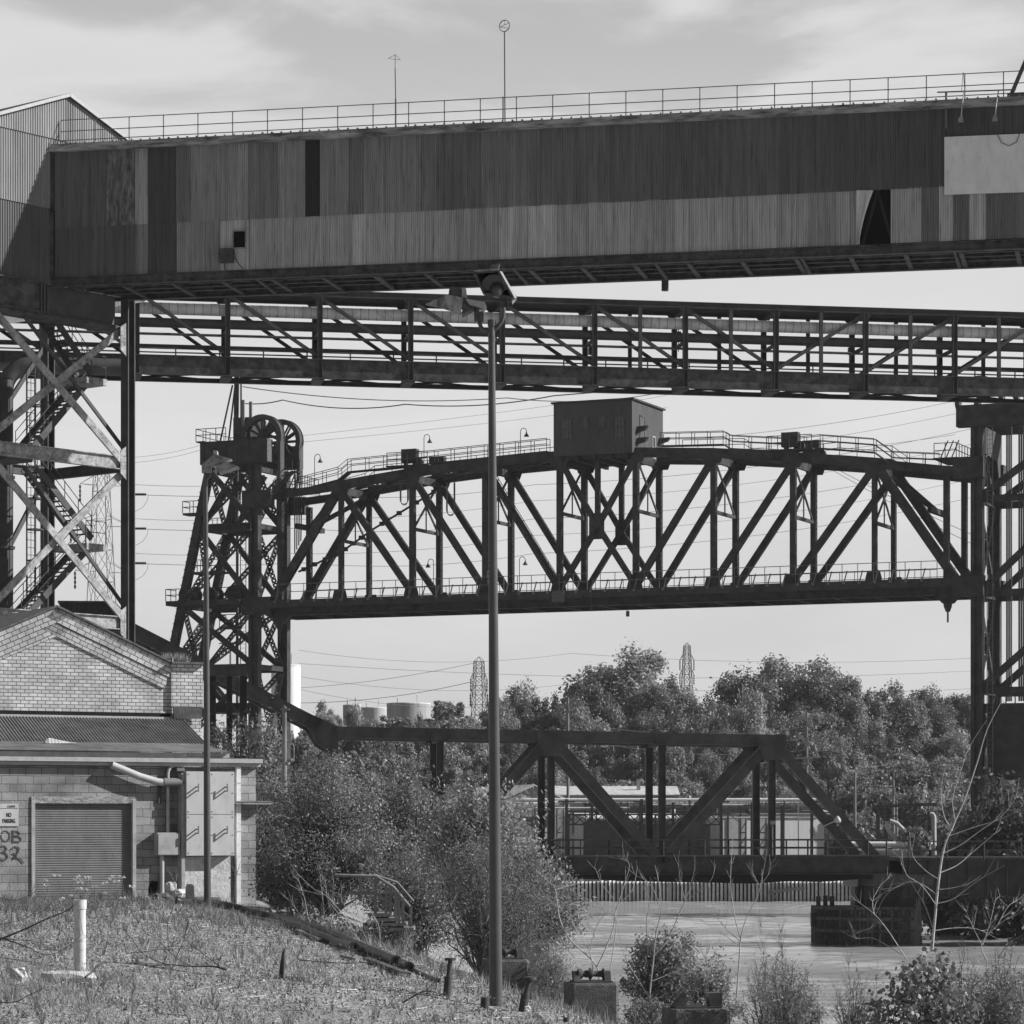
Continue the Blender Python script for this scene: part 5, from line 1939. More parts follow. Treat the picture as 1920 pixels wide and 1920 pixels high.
MB().tube([V((0, -.6, -2)), Q2.L(1751, 1532, -.6) - O, Q2.L(1749, 1527, -.6) - O, Q2.L(1744, 1527, -.6) - O], .26, 12).obj('pipe', M['greybox'], vp)
gp = thing('ground_pipes', 'two pale pipes lying level along the far bank behind the bridge railing', 'pipes', tuple(Q2.W(Q2.L(1650, 1600))))
O = Q2.L(1650, 1600)
for y, r, mm in ((1583, .3, 'white'), (1597, .62, 'greybox')):
    MB().tube([Q2.L(1590, y, -3) - O, Q2.L(1706, y, -3) - O], r, 12).obj('pipe', M[mm], gp)
sf = thing('slat_fence', 'upright slat fence along the foot of the brushy hill', 'fence', (PX(1730, 0, 330).x, 330, 2.0))
mb = MB()
for i in range(52):
    x = PX(1655, 0, 330).x - PX(1730, 0, 330).x + i * .27 * 1.0
    mb.box((x, 0, 0), (x + .15, .08, 2.6 + .1 * random.random()))
mb.obj('slats', M['greybox'], sf)
MB().box((-4.6, .09, .4), (9.6, .15, .55)).box((-4.6, .09, 1.9), (9.6, .15, 2.05)).obj('fence_rail', M['pylon'], sf)
ct = thing('dark_container', 'dark box container at the left end of the slat fence', 'container', (PX(1620, 0, 322).x, 322, 2.0))
mb = MB().box((-1.6, 0, 0), (1.6, 2.5, 2.7))
for k in range(8):
    mb.box((-1.55 + .4 * k, -.06, .1), (-1.4 + .4 * k, 0, 2.6))
mb.obj('container_body', M['colm'], ct)
MB().box((-1.7, -.1, 2.7), (1.7, 2.6, 2.82)).obj('container_roof', M['pylon'], ct)

# storage tanks, white silo on the skyline
for nm, lb, px, w, y0, y1, z, tone in (('storage_tank', 'wide pale storage tank on the skyline with rust streaks', 766, 82, 1321, 1400, 700, .7), ('storage_tank', 'small pale storage tank partly hidden by a tree on the skyline', 660, 34, 1324, 1400, 720, .6), ('storage_tank', 'bright squat storage tank between the two other skyline tanks', 700, 50, 1329, 1400, 760, .8),
                                       ('white_silo', 'tall bright white silo beside the left lift tower', 536, 55, 1250, 1380, 520, 1.5)):
    p = PX(px, y1, z)
    t = thing(nm, lb, 'tank', (p.x, z, p.z))
    r = w / 2 * z / FPX
    h = (y1 - y0) * z / FPX
    mb = MB()
    mb.tone = tone
    mb.lathe((0, 0, -20), (0, 0, 1), [(0, r), (20 + h, r)], 40)
    mb.obj('tank_shell', M['tank'], t)
    mb = MB()
    mb.tone = 1.0
    mb.lathe((0, 0, h), (0, 0, 1), [(0, r * 1.01), (.3, r * 1.01), (.3 + r * .04, .2)], 40)
    mb.tube([(r * .4, -.5, h), (r * .4, -.5, h + 2.2)], .12, 5)
    mb.tube([(-r * .5, -.5, h), (-r * .5, -.5, h + 1.6)], .12, 5)
    mb.obj('tank_roof', M['tank'], t)

# ------------------------------------------------------------------ pylons, poles and wires


def pylon(px, y0, y1, z, w0, w1, label, arms, yaw=.5):
    p = PX(px, y1, z)
    t = thing('lattice_pylon', label, 'pylon', (p.x, z, p.z), yaw)
    h = (y1 - y0) * z / FPX
    s = z / FPX
    W0, W1 = w0 * s / 2, w1 * s / 2
    mb = MB()
    r = z * .00013
    n = 9
    lev = [h * (1 - (1 - i / n) ** 1.15) for i in range(n + 1)]
    wid = lambda zz: W1 + (W0 - W1) * zz / h
    for i in range(n):
        a, c = lev[i], lev[i + 1]
        wa, wc = wid(a), wid(c)
        for sx, sy in ((-1, -1), (1, -1), (1, 1), (-1, 1)):
            mb.beam((sx * wa, sy * wa, a), (sx * wc, sy * wc, c), r * 1.6, r * 1.6)
            nx, ny = -sy, sx
            mb.beam((sx * wa, sy * wa, a), (nx * wc, ny * wc, c), r, r)
            mb.beam((nx * wa, ny * wa, a), (sx * wc, sy * wc, c), r, r)
            mb.beam((sx * wc, sy * wc, c), (nx * wc, ny * wc, c), r, r)
    for sx, sy in ((-1, -1), (1, -1), (1, 1), (-1, 1)):
        mb.beam((sx * W0, sy * W0, h), (0, 0, h + W0 * 1.2), r, r)
    mb.obj('lattice_mast', M['pylon'], t)
    for k, ln in arms:
        if ln == 0: continue
        zz = h * k
        L_ = ln * s
        for sx in (-1, 1):
            mb = MB()
            for sy in (-.5, .5):
                mb.beam((sx * wid(zz) * .9, sy, zz), (sx * L_, 0, zz + .1), r, r)
                mb.beam((sx * wid(zz) * .9, sy, zz + 1.4), (sx * L_, 0, zz + .1), r, r)
            a_ = mb.obj('crossarm', M['pylon'], t)
            MB().lathe((sx * L_, 0, zz), (0, 0, -1), [(0, .06)] + [(i * .28, .17 if i % 2 else .08) for i in range(1, 9)], 8).obj('insulator', M['colm'], a_)
    return t


pylon(898, 1240, 1400, 520, 15, 28, 'lattice pylon standing on the skyline just left of the main lamp pole', ((.32, 0), (.62, 17), (.8, 16)), .35)
pylon(1288, 1211, 1400, 640, 10, 26, 'distant lattice pylon rising between the two big trees', ((.72, 14), (.86, 14)), .3)
pylon(190, 878, 1420, 380, 22, 64, 'tall lattice pylon seen through the left support tower', ((.64, 52), (.8, 60), (.94, 42)), .5)


def upole(px, y0, y1, z, label, arms=1):
    p = PX(px, y1, z)
    t = thing('utility_pole', label, 'utility pole', (p.x, z, p.z - .5), .1)
    h = (y1 - y0) * z / FPX + .5
    MB().tube([(0, 0, 0), (0, 0, h)], .2, 8, .12).obj('pole_shaft', M['timber'], t)
    for k in range(arms):
        MB().beam((-1.6, -.2, h - .9 - 2.2 * k), (1.6, -.2, h - .7 - 2.2 * k), .14, .16).obj('pole_crossarm', M['timber'], t)


upole(1065, 1308, 1605, 326, 'tall wooden utility pole behind the left peak of the low bridge', 1)
upole(1513, 1335, 1605, 340, 'wooden utility pole with three crossarms behind the right bridge peak', 3)
upole(1603, 1447, 1590, 320, 'plain grey pole standing right of the low bridge end post', 0)
upole(1675, 1462, 1590, 322, 'thin pole with a small crossarm behind the gantry', 1)
upole(1681, 1500, 1590, 326, 'leaning thin pole beside the gantry', 0)
upole(432, 1195, 1420, 420, 'slim pole seen through the legs of the left lift tower', 1)


def wire(name, label, pts, r=.035, group='power lines', n=16):
    """pts: (px, py, z) with straight spans between, each sagging a little"""
    o = PX(*pts[0][:3])
    t = []
    for (a, c) in zip(pts[:-1], pts[1:]):
        sag = a[3] if len(a) > 3 else 0
        A, C = PX(*a[:3]), PX(*c[:3])
        for i in range(n):
            k = i / n
            t.append(A.lerp(C, k) - V((0, 0, 4 * sag * k * (1 - k))) - o)
    t.append(PX(*pts[-1][:3]) - o)
    ob = MB().tube(t, r, 4, cap=False).obj(name, M['wire'], None, o)
    return tag(ob, label, 'power line', group)


wire('power_line', 'heavy cable drooping from the left tower mast below the pipe bridge', [(453, 756, 300, .2), (530, 750, 297, .6), (760, 758, 290, .5), (1038, 742, 284, 0), (1150, 733, 283)], .06)
wire('power_line', 'dark cable sagging just under the pipe bridge', [(455, 725, 310, .8), (950, 746, 320, .6), (1230, 738, 330)], .06)
for k, (y0, y1, lb) in enumerate(((858, 836, 'upper faint wire rising to the left tower head'), (868, 845, 'second faint wire rising to the left tower head'))):
    wire('power_line', lb, [(240, y0, 420, .3), (372, y1, 430, .3), (1036, y1 - 76 + 10 * k, 470, .5), (1250, y1 - 95 + 14 * k, 480)], .032)
for k, y in enumerate((927, 991, 1056)):
    ps = ('top', 'middle', 'lowest')[k]
    wire('power_line', ps + ' conductor running right from the pylon arm past the tower column', [(252, y, 380, .3), (560, y - 1, 390, 1.0), (1000, y - 18, 410, 1.5), (1830, y - 125, 440)], .04)
    wire('power_line', ps + ' upper conductor level with the pylon arms', [(246, y - 19, 385, .3), (480, y - 20, 392, 1.0), (1000, y - 52, 410, 1.5), (1830, y - 160, 440)], .032)
    # strain insulators and jumper
    it = thing('strain_insulator', ps + ' strain insulator string beside the left tower column', 'insulator', tuple(PX(252, y, 380)), 0, 'strain insulators')
    MB().lathe((0, 0, 0), (1, 0, 0), [(.1 + i * .1, .2 if i % 2 else .1) for i in range(15)], 8).obj('insulator_discs', M['black'], it)
    O = PX(252, y, 380)
    MB().tube([PX(278, y + 1, 380) - O, PX(276, y + 12, 380) - O, PX(268, y + 24, 380) - O, PX(250, y + 34, 380) - O, PX(236, y + 38, 380) - O], .03, 4).obj('jumper_wire', M['wire'], it)
for k, (a, c, lb) in enumerate((((560, 1219), (1070, 1225), 'highest long wire across the low sky'), ((560, 1244), (1820, 1258), 'long wire above the skyline tanks'), ((560, 1268), (1070, 1282), 'third long wire across the low sky'), ((560, 1292), (1000, 1318), 'low wire drooping behind the pylon'))):
    wire('power_line', lb, [(a[0], a[1], 560, 2.0), (c[0], c[1], 600, 1.5), (1880, c[1] + 6, 640)], .04)
wire('power_line', 'wire rising from the silo to the lower pylon arm', [(545, 1318, 520, 1.0), (890, 1277, 520)], .06)
wire('power_line', 'wire rising from the silo to the upper pylon arm', [(560, 1290, 520, .6), (890, 1243, 520)], .045)
for k, (y0, y1, lb) in enumerate(((786, 712, 'upper wire slanting up to the right tower'), (822, 775, 'lower wire slanting up to the right tower'))):
    wire('power_line', lb, [(1310, y0 + 36, 330, .5), (1790, y1 + 40, 360)], .035)
for k, (y0, y1, lb) in enumerate(((872, 1010, 'upper guy wire slanting down to the right tower'), (878, 1028, 'lower guy wire slanting down to the right tower'))):
    wire('power_line', lb, [(1555, y0, 300, .2), (1840, y1, 290)], .035)
for k in range(5):
    wire('power_line', ('topmost', 'second', 'third', 'fourth', 'lowest')[k] + ' wire fanning right from the triple-armed utility pole', [(1513, 1368 + 16 * k, 339, 1.2), (1700, 1408 + 14 * k, 330, .8), (1840, 1425 + 14 * k, 325)], .04)
for k in range(3):
    wire('power_line', ('upper', 'middle', 'lower')[k] + ' wire between the two utility poles', [(1065, 1352 + 14 * k, 326, 1.2), (1513, 1362 + 22 * k, 339)], .035)

# ------------------------------------------------------------------ haze over the river valley
hz_m = bpy.data.materials.new('haze')
hz_m.use_nodes = True
nt = hz_m.node_tree
nt.nodes.clear()
hv = nt.nodes.new('ShaderNodeVolumePrincipled')
hv.inputs['Color'].default_value = (0.92, 0.92, 0.92, 1)
hv.inputs['Density'].default_value = HAZE
hv.inputs['Anisotropy'].default_value = 0.25
ho = nt.nodes.new('ShaderNodeOutputMaterial')
nt.links.new(hv.outputs[0], ho.inputs['Volume'])
hb_ = MB().box((-520, -40, -4.5), (1000, 2300, 75)).obj('haze', hz_m)
tag(hb_, 'thin pale haze over the river valley', 'haze', kind='stuff')


# ------------------------------------------------------------------ ground picking
def GP(px, py, lift=0.0):
    """point of the near ground that shows at a photo position"""
    y = 22.0
    while y < 140:
        p = PX(px, py, y)
        if p.z <= ground_z(p.x, p.y):
            return V((p.x, p.y, ground_z(p.x, p.y) + lift))
        y += 0.1
    return PX(px, py, 90)


# ------------------------------------------------------------------ concrete block building
K = Frame(240, 75, 28)
bb = fthing(K, 'block_building', 'flat roofed concrete block building with a grey roller door', 'building')
kb = HC - 2.9
xL, xR = K.u(-160), K.u(480)
zTop = K.L(240, 1437).z
d0, d1 = K.L(62, 1690), K.L(250, 1507)
mb = MB()
mb.box((xL, 0, kb), (d0.x, .25, zTop))
mb.box((d1.x, 0, kb), (xR, .25, zTop))
mb.box((d0.x, 0, d1.z), (d1.x, .25, zTop))
mb.box((xL, .26, kb), (xL + .2, 9, zTop))
mb.box((xR - .25, .26, kb), (xR, 9, zTop))
mb.obj('wall', M['block'], bb)
MB().box((d0.x - .04, .2, kb), (d1.x + .04, .24, d1.z)).obj('door_recess', M['void'], bb)
mb = MB()
z = kb + .8
while z < d1.z - .02:
    mb.prism([(d0.x, .1, z), (d0.x, .078, z + .018), (d0.x, .078, z + .04), (d0.x, .1, z + .058)], (d1.x - d0.x, 0, 0))
    z += .0582
mb.box((d0.x, .095, kb), (d1.x, .13, d1.z))
dr = mb.obj('roller_door', M['door'], bb)
mb = MB()
for u in (d0.x - .05, d1.x - .03):
    MB().box((u, -.04, kb + .3), (u + .09, .19, d1.z + .08)).obj('door_frame', M['greybox'], bb)
p, q = K.L(58, 1506), K.L(253, 1494)
MB().box((p.x, -.03, p.z), (q.x, .1, q.z)).obj('lintel', mat('stained_lintel', .3, .8, .7, 6, (1, 1, 3), stain=.85), bb)
# roof edge and corrugated roofs behind
p, q = K.L(-160, 1436), K.L(481, 1421)
zE0, zE1 = K.L(240, 1436).z, K.L(240, 1421).z
mb = MB()
mb.box((xL, -.16, zE0), (xR + .06, .02, zE0 + .085))
mb.box((xL, -.24, zE0 + .095), (xR + .09, .02, zE1))
mb.obj('eave_gutter', M['trim'], bb)
mb = MB()
mb.tone = 1.6
mb.prism([(xL, -.2, zE1 + .01), (xL, 1.9, zE1 + .06), (xL, 9, zE1 + .1), (xL, 9, zE0 + .1), (xL, .03, zE0 + .1)], (xR - xL + .05, 0, 0))
mb.obj('flat_roof', M['roof'], bb)


def wavy_roof(p0, p1, off0, off1, z0, z1, name, tone, parent, pitch=.16, amp=.03, skew=0.0, thick=False):
    """corrugated sheet sloping from (off0, z0) at the eave up to (off1, z1)"""
    mb = MB()
    mb.tone = tone
    x0, x1 = p0, p1
    n = int((x1 - x0) / pitch * 6)
    vs, fs = [], []
    for i in range(n + 1):
        x = x0 + (x1 - x0) * i / n
        h = amp * math.cos(2 * math.pi * (x - x0) / pitch)
        vs += [(x, off0, z0 + h), (x + skew, off1, z1 + h)]
    fs = [(2 * i, 2 * i + 2, 2 * i + 3, 2 * i + 1) for i in range(n)]
    mb.add(vs, fs, True)
    return mb.obj(name, M['roof'], parent)


pe = K.L(432, 1410, 1.6)
porch_z0, porch_z1 = K.L(240, 1409, 1.6).z, K.L(240, 1393, 3.6).z
wavy_roof(K.u(-160, 1.6), pe.x, 1.5, 3.7, porch_z0, porch_z1, 'corrugated_porch_roof', 2.0, bb, .075, .012)
mb = MB()
z0 = porch_z0
mb.box((xL, 1.62, z0 - .16), (K.u(352, 1.6), 1.7, z0 - .02))
mb.box((K.u(354, 1.6), 1.66, z0 - .14), (pe.x, 1.7, z0 - .02))
mb.obj('porch_fascia', M['greybox'], bb)
mb = MB()
mb.tone = 2.4
vs, fs = [], []
for i in range(33):
    k = i / 32
    px = 78 + 60 * k
    hh = 12 * math.sin(min(1, k * 4.5) * math.pi / 2) * (1 - k) ** 1.3 if k > 0 else 0
    a, c = K.L(px, 1394, 3.3), K.L(px + 3, 1394 - hh, 3.35)
    w = .025 * math.cos(k * 60)
    vs += [(a.x, 3.1 + w, a.z), (c.x, 3.3 + w, c.z + .02)]
fs = [(2 * i, 2 * i + 2, 2 * i + 3, 2 * i + 1) for i in range(32)]
mb.add(vs, fs, True)
mb.obj('curled_roof_sheet', M['roof'], bb)

# steep lean-to roof and brick gable behind
br = fthing(K, 'brick_building', 'pale glazed brick building with a stepped gable and corner pier', 'building')
OB = 6.4
st0, st1 = K.L(240, 1394, 3.8).z, K.L(240, 1347, 6.2).z
wavy_roof(K.u(-160, 4), K.u(384, 3.9), 3.72, 6.25, st0, st1, 'lean_to_roof', 1.0, br, .09, .02, .33)
Lk = lambda px, py, o=OB: K.L(px, py, o)
pkb, shd = Lk(105, 1139), Lk(325, 1247)
xl2 = 2 * pkb.x - shd.x
zb2 = Lk(240, 1338).z
mb = MB()
mb.prism([(xl2, OB, kb), (shd.x, OB, kb), (shd.x, OB, shd.z), (pkb.x, OB, pkb.z), (xl2, OB, shd.z)], (0, 6, 0))
mb.obj('gable_wall', M['brick'], br)
# raking brick band, built in a frame turned to the slope so its courses follow the gable
dv = V((shd.x - pkb.x, 0, shd.z - pkb.z))
ln, ang = dv.length, math.atan2(-dv.z, dv.x)
bh_ = (Lk(105, 1193).z - pkb.z)
for sg in (1, -1):
    cs = -bh_ * math.cos(ang)
    tn = math.tan(ang)
    mb = MB()
    poly = [(0, 0), (ln + (0), 0), (ln - cs * tn * 0, -cs), (cs * tn, -cs)]
    poly = [(-0.0, 0), (ln, 0), (ln + cs * tn * .0, -cs), (-cs * tn, -cs)]
    poly = [(0, 0), (ln, 0), (ln + .0, -cs), (-cs * tn, -cs)]
    if sg > 0:
        mb.prism([(x, -.045, z) for x, z in poly], (0, .04, 0))
        mb.prism([(x, -.075, z) for x, z in [(0, 0), (ln, 0), (ln, -cs * .52), (-cs * .52 * tn, -cs * .52)]], (0, .027, 0))
    else:
        mb.prism([(-x, -.045, z) for x, z in poly], (0, .04, 0))
        mb.prism([(-x, -.075, z) for x, z in [(0, 0), (ln, 0), (ln, -cs * .52), (-cs * .52 * tn, -cs * .52)]], (0, .027, 0))
    o = mb.obj('raking_band', M['band'], br, (pkb.x, OB, pkb.z))
    o.rotation_euler = (0, sg * ang, 0)
    mb = MB()
    mb.box((-.02, -.13, 0.003), (sg * ln, 6.1, .055))
    o = mb.obj('coping', M['concrete'], br, (pkb.x, OB, pkb.z))
    o.rotation_euler = (0, sg * ang, 0)
mb = MB()
pr0, pr1 = Lk(324, 1340, OB - .2), Lk(383, 1246, OB - .2)
mb.box((pr0.x, OB - .1, zb2 + .2), (pr1.x, OB + 6, pr1.z))
mb.obj('corner_pier', M['brick'], br)
MB().box((pr0.x + .02, OB - .08, kb), (pr1.x - .05, OB + 6, zb2 + .19)).obj('pier_base', M['brick'], br)
MB().box((pr0.x - .04, OB - .28, pr1.z), (pr1.x + .06, OB + 6, pr1.z + .06)).obj('pier_cap', M['concrete'], br)
mb = MB()
p, q = Lk(326, 1347, OB - .26), Lk(379, 1327, OB - .26)
mb.box((p.x, OB - .26, p.z), (q.x, OB - .2, q.z))
mb.obj('exposed_lintel', M['rusty'], br)
MB().box((xl2, OB - .07, st1 - .03), (pr0.x - .02, OB + .02, zb2 + .03)).obj('roof_flashing', M['void'], br)
MB().box((xl2, OB - .14, st1 - .05), (pr0.x - .02, OB - .08, st1 + .06)).obj('roof_ridge_strip', M['trim'], br)

# weeds on the pier top
tufts = []


def tuft(n, c, r, h, size, tone=1.0):
    c = np.array(c)
    base = c + (rng.random((n, 3)) - .5) * np.array([2 * r, 2 * r, 0])
    tip = base + np.stack([rng.normal(0, .3, n) * h, rng.normal(0, .3, n) * h, h * (.5 + .7 * rng.random(n))], 1)
    w = np.stack([np.cos(rng.random(n) * 6.28), np.sin(rng.random(n) * 6.28), np.zeros(n)], 1) * size
    v = np.stack([base - w, base + w, tip], 1).reshape(-1, 3)
    return v


c = K.W((pr0.x + .35, OB + .5, pr1.z + .06))
wd = tag(link('weeds', quad_mesh('weeds', tuft(260, c, .35, .28, .02), 3, M['grass'], np.full(260, .9))), 'weeds sprouting on top of the brick corner pier', 'weeds')
wd['group'] = 'weeds on roofs'

# fittings on the block wall
cb = fthing(K, 'panel_cabinet', 'pale four panel metal cabinet on the block wall behind the slim lamp pole', 'cabinet')
a, c = K.L(349, 1605, -.35), K.L(440, 1447, -.35)
MB().box((a.x, -.33, a.z), (c.x, -.005, c.z)).obj('cabinet_body', M['cabinet'], cb)
mx, mz = (a.x + c.x) / 2 - .02, K.L(400, 1527, -.35).z
for x0, x1 in ((a.x + .01, mx - .008), (mx + .008, c.x - .01)):
    for z0, z1 in ((a.z + .01, mz - .008), (mz + .008, c.z - .01)):
        pn = MB().box((x0, -.355, z0), (x1, -.332, z1)).obj('cabinet_panel', M['cabinet'], cb)
        mb = MB()
        hx, hz_ = x0 + .42 * (x1 - x0) - (.15 if x0 == mx + .008 else 0) + .28 * (x0 > mx), z0 + .55 * (z1 - z0)
        for dz in (0, .1):
            mb.beam((hx, -.35, hz_ + dz), (hx, -.5, hz_ + dz - .01), .02, .03, (1, 0, 0))
        mb.beam((hx, -.5, hz_ - .02), (hx, -.5, hz_ + .18), .025, .025)
        mb.obj('panel_hook', M['pylon'], pn)
        mb = MB()
        for bx in (x0 + .05, x1 - .05):
            for k in range(3):
                mb.box((bx - .012, -.365, z0 + .06 + k * (z1 - z0 - .12) / 2 - .012), (bx + .012, -.355, z0 + .06 + k * (z1 - z0 - .12) / 2 + .012))
        mb.obj('panel_screws', M['pylon'], pn)
MB().box((a.x - .1, -.3, kb), (a.x - .01, -.01, c.z - .04)).obj('cabinet_side_duct', M['greybox'], cb)
pl_ = MB().box((a.x + .0, -.06, kb), (c.x + .02, -.005, a.z - .02)).obj('rendered_patch', M['pale_con'], bb)
eb = fthing(K, 'electrical_box', 'grey electrical box with conduits beside the roller door', 'electrical box')
a, c = K.L(294, 1604, -.2), K.L(337, 1561, -.2)
MB().box((a.x, -.24, a.z), (c.x, -.01, c.z)).obj('box_body', M['greybox'], eb)
MB().box((a.x + .02, -.26, a.z + .02), (c.x - .02, -.245, c.z - .03)).obj('box_lid', M['greybox'], eb)
x = K.u(315, -.1)
cz = K.L(315, 1450, -.1).z
pts = [(x, -.09, c.z)] + [(x, -.09, cz)] + [(x + .2 - .2 * math.cos(t), -.09, cz + .2 * math.sin(t)) for t in (.5, 1.0, 1.5)] + [(x + .42, -.09, cz + .18)]
MB().tube(pts, .045, 8).obj('conduit', M['galv'], eb)
x = K.u(304, -.1)
MB().tube([(x, -.09, kb), (x, -.09, a.z)], .06, 8).obj('conduit', M['galv'], eb)
p, q = K.L(344, 1446, -.12), K.L(330, 1440, -.12)
MB().box((q.x, -.2, p.z), (p.x, -.05, q.z)).obj('conduit_clamp', M['pylon'], eb)
ep = fthing(K, 'exhaust_pipe', 'bent grey exhaust pipe running down across the block wall below the gutter', 'pipe')
MB().tube([K.L(209, 1434, -.2), K.L(262, 1456, -.2), K.L(296, 1466, -.2), K.L(306, 1467, -.2)], .095, 12).obj('sloped_pipe', M['galv'], ep)
MB().tube([K.L(306, 1467, -.2), K.L(343, 1467, -.2)], .115, 12).obj('level_pipe', M['pylon'], ep)
p = K.L(301, 1470, -.1)
MB().box((p.x - .04, -.06, K.L(301, 1507).z), (p.x + .04, -.01, p.z)).obj('wall_bracket', M['colm'], ep)
ds = fthing(K, 'downspout', 'white square downspout at the right end of the block wall', 'downspout')
p, q = K.L(443, 1690, -.1), K.L(451, 1438, -.1)
MB().box((p.x, -.13, kb + .2), (q.x, -.012, q.z)).obj('spout', M['white'], ds)
mb = MB()
for y in (1470, 1560, 1640):
    z = K.L(447, y).z
    mb.box((p.x - .04, -.135, z), (q.x + .04, -.01, z + .03))
mb.obj('spout_strap', M['trim'], ds)
sh = fthing(K, 'shelf_bracket', 'rusty steel bracket sticking out past the right corner of the block wall', 'bracket')
p, q = K.L(440, 1508, -.2), K.L(509, 1502, -.2)
MB().box((p.x, -.3, p.z), (q.x, -.05, q.z - .02)).box((p.x, -.32, q.z - .02), (q.x - .05, -.03, q.z)).obj('bracket_arm', M['brace'], sh)
sn = fthing(K, 'parking_sign', 'white NO PARKING sign on the block wall left of the roller door', 'sign')
p, q = K.L(-1, 1549, -.04), K.L(35, 1507, -.04)
MB().box((p.x, -.03, p.z), (q.x, -.008, q.z)).obj('sign_board', M['cabinet'], sn)
sw = q.x - p.x
for s_, dz, sz in (('NO', .245, .135), ('PARKING', .1, .128)):
    o = text_obj('lettering', s_, sz, M['ink'], sn, ((p.x + q.x) / 2 + .0, -.034, p.z + dz - .02), align='CENTER')
    o.scale = (.62, 1.15, 1)
o = text_obj('lettering', 'CLIFFS', .07, M['ink'], sn, ((p.x + q.x) / 2 + .06, -.034, q.z - .09), align='CENTER')
MB().box((p.x + .02, -.034, q.z - .12), (q.x - .02, -.03, q.z - .11)).obj('sign_rule', M['ink'], sn)


def paint_stroke(mb, pts, w, off):
    P = [K.L(px, py, off) for px, py in pts]
    for a, c in zip(P[:-1], P[1:]):
        mb.beam(a, c, .004, w)


mb = MB()
for k, pts in enumerate(([(0 + 8 * math.cos(t) + 10, 1568 + 10 * math.sin(t)) for t in np.linspace(-2.6, 3.4, 14)],
            [(24, 1557), (24, 1578)], [(22, 1558), (33, 1559), (37, 1563), (33, 1567), (25, 1568), (36, 1569), (40, 1574), (36, 1579), (23, 1579)],
            [(-2, 1588), (8, 1586), (13, 1591), (9, 1597), (3, 1598), (11, 1600), (15, 1607), (9, 1613), (-2, 1612)],
            [(22, 1592), (28, 1587), (36, 1590), (34, 1598), (24, 1611), (30, 1608), (38, 1611), (44, 1619)], [(24, 1600), (31, 1602), (30, 1609)])):
    paint_stroke(mb, pts, .035, -.006 - .003 * k)
mb.obj('graffiti', mat('sprayed_paint', .07, .8, .4, 9), bb)

# ------------------------------------------------------------------ lamp poles
lp = GP(930, 1888)
t = thing('lamp_pole', 'tall dark lamp pole in the middle foreground carrying two floodlights', 'lamp pole', tuple(lp))
zl = lp.y
rel = lambda px, py, dz=0.0: PX(px, py, zl + dz) - lp
top = rel(921.5, 603)
MB().tube([V((0, 0, -.4)), rel(926, 1300), top], [.104, .078, .05], 20).obj('pole_shaft', M['pole'], t)
MB().tube([rel(922, 612), rel(922, 600)], .062, 14).obj('pole_cap', M['lampd'], t)
MB().tube([rel(899, 592), rel(899, 605), rel(902, 614), rel(910, 621), rel(921, 620), rel(932, 614), rel(940, 604), rel(944, 592), rel(944, 577)], .033, 10).obj('yoke_arm', M['pole'], t)
MB().tube([rel(922, 632), rel(922, 640)], .056, 12).obj('pole_band', M['lampd'], t)


def flood_box(name, parent, ctr, front_dir, w, hgt, dpt, visor=True):
    pass


# floodlight facing the camera, tilted down (shows its lens)
h1 = MB()
fx = [rel(889, 512), rel(933, 508), rel(962, 556), rel(905, 548)]
F0 = [rel(889, 511, -.25), rel(934, 508, -.25), rel(962, 558, -.05), rel(908, 551, -.05)]
dp = V((.07, .38, .1))
q = [p + dp * 1.0 for p in F0]
cen = sum(F0, V((0, 0, 0))) / 4
qs = [cen + dp + (p - cen) * .62 for p in F0]
h1.add(F0 + qs, [(0, 4, 5, 1), (1, 5, 6, 2), (2, 6, 7, 3), (3, 7, 4, 0), (4, 7, 6, 5)])
fl = h1.obj('floodlight', M['lampd'], t)
mb = MB()
for a, c in zip(F0, F0[1:] + F0[:1]):
    mb.beam(a, c, .03, .035, (0, 1, 0))
mb.obj('housing_rim', M['lampd'], fl)
MB().prism([F0[1], F0[1] + V((.06, .05, .0)), F0[2] + V((.06, .05, 0)), F0[2]], (.0, .12, .02)).obj('sunlit_side', M['trim'], fl)  # pale panel added on the right, its colour imitates sunlight there
MB().beam(F0[0] + V((0, 0, .02)), F0[1] + V((0, 0, .02)), .05, .025).obj('sunlit_rim', M['lamp'], fl)  # lighter metal along the top rim, painted as if lit
nrm = (F0[1] - F0[0]).cross(F0[3] - F0[0]).normalized()
if nrm.y > 0: nrm = -nrm
c2 = cen + V((.02, .07, 0))
MB().lathe(c2 - nrm * .02 + V((0, 0, -.03)), -nrm, [(0, .19), (.03, .185), (.12, .12), (.2, .05)], 24).obj('reflector', M['lens'], fl)
MB().lathe(c2 + V((.05, 0, -.1)), nrm, [(-.02, .11), (.02, .1), (.07, .06), (.09, .02)], 18).obj('lens', M['lens'], fl)
MB().prism([F0[0].lerp(F0[1], .62) + V((0, .05, 0)), F0[0].lerp(F0[1], .98) + V((0, .05, 0)), F0[0].lerp(F0[1], .98) + V((.03, .1, .13)), F0[0].lerp(F0[1], .65) + V((.02, .1, .12))], (0, .2, 0)).obj('ballast_fin', M['lampd'], fl)
MB().box(rel(939, 580, .06), rel(951, 562, .18)).obj('mount_knuckle', M['lampd'], fl)
MB().prism([F0[2] + V((-.02, .02, 0)), F0[2] + V((.05, .08, .06)), F0[2] + V((.05, .1, .0)), F0[2] + V((-.01, .05, -.08))], (.0, .1, 0)).obj('hinge_bracket', M['lamp'], fl)
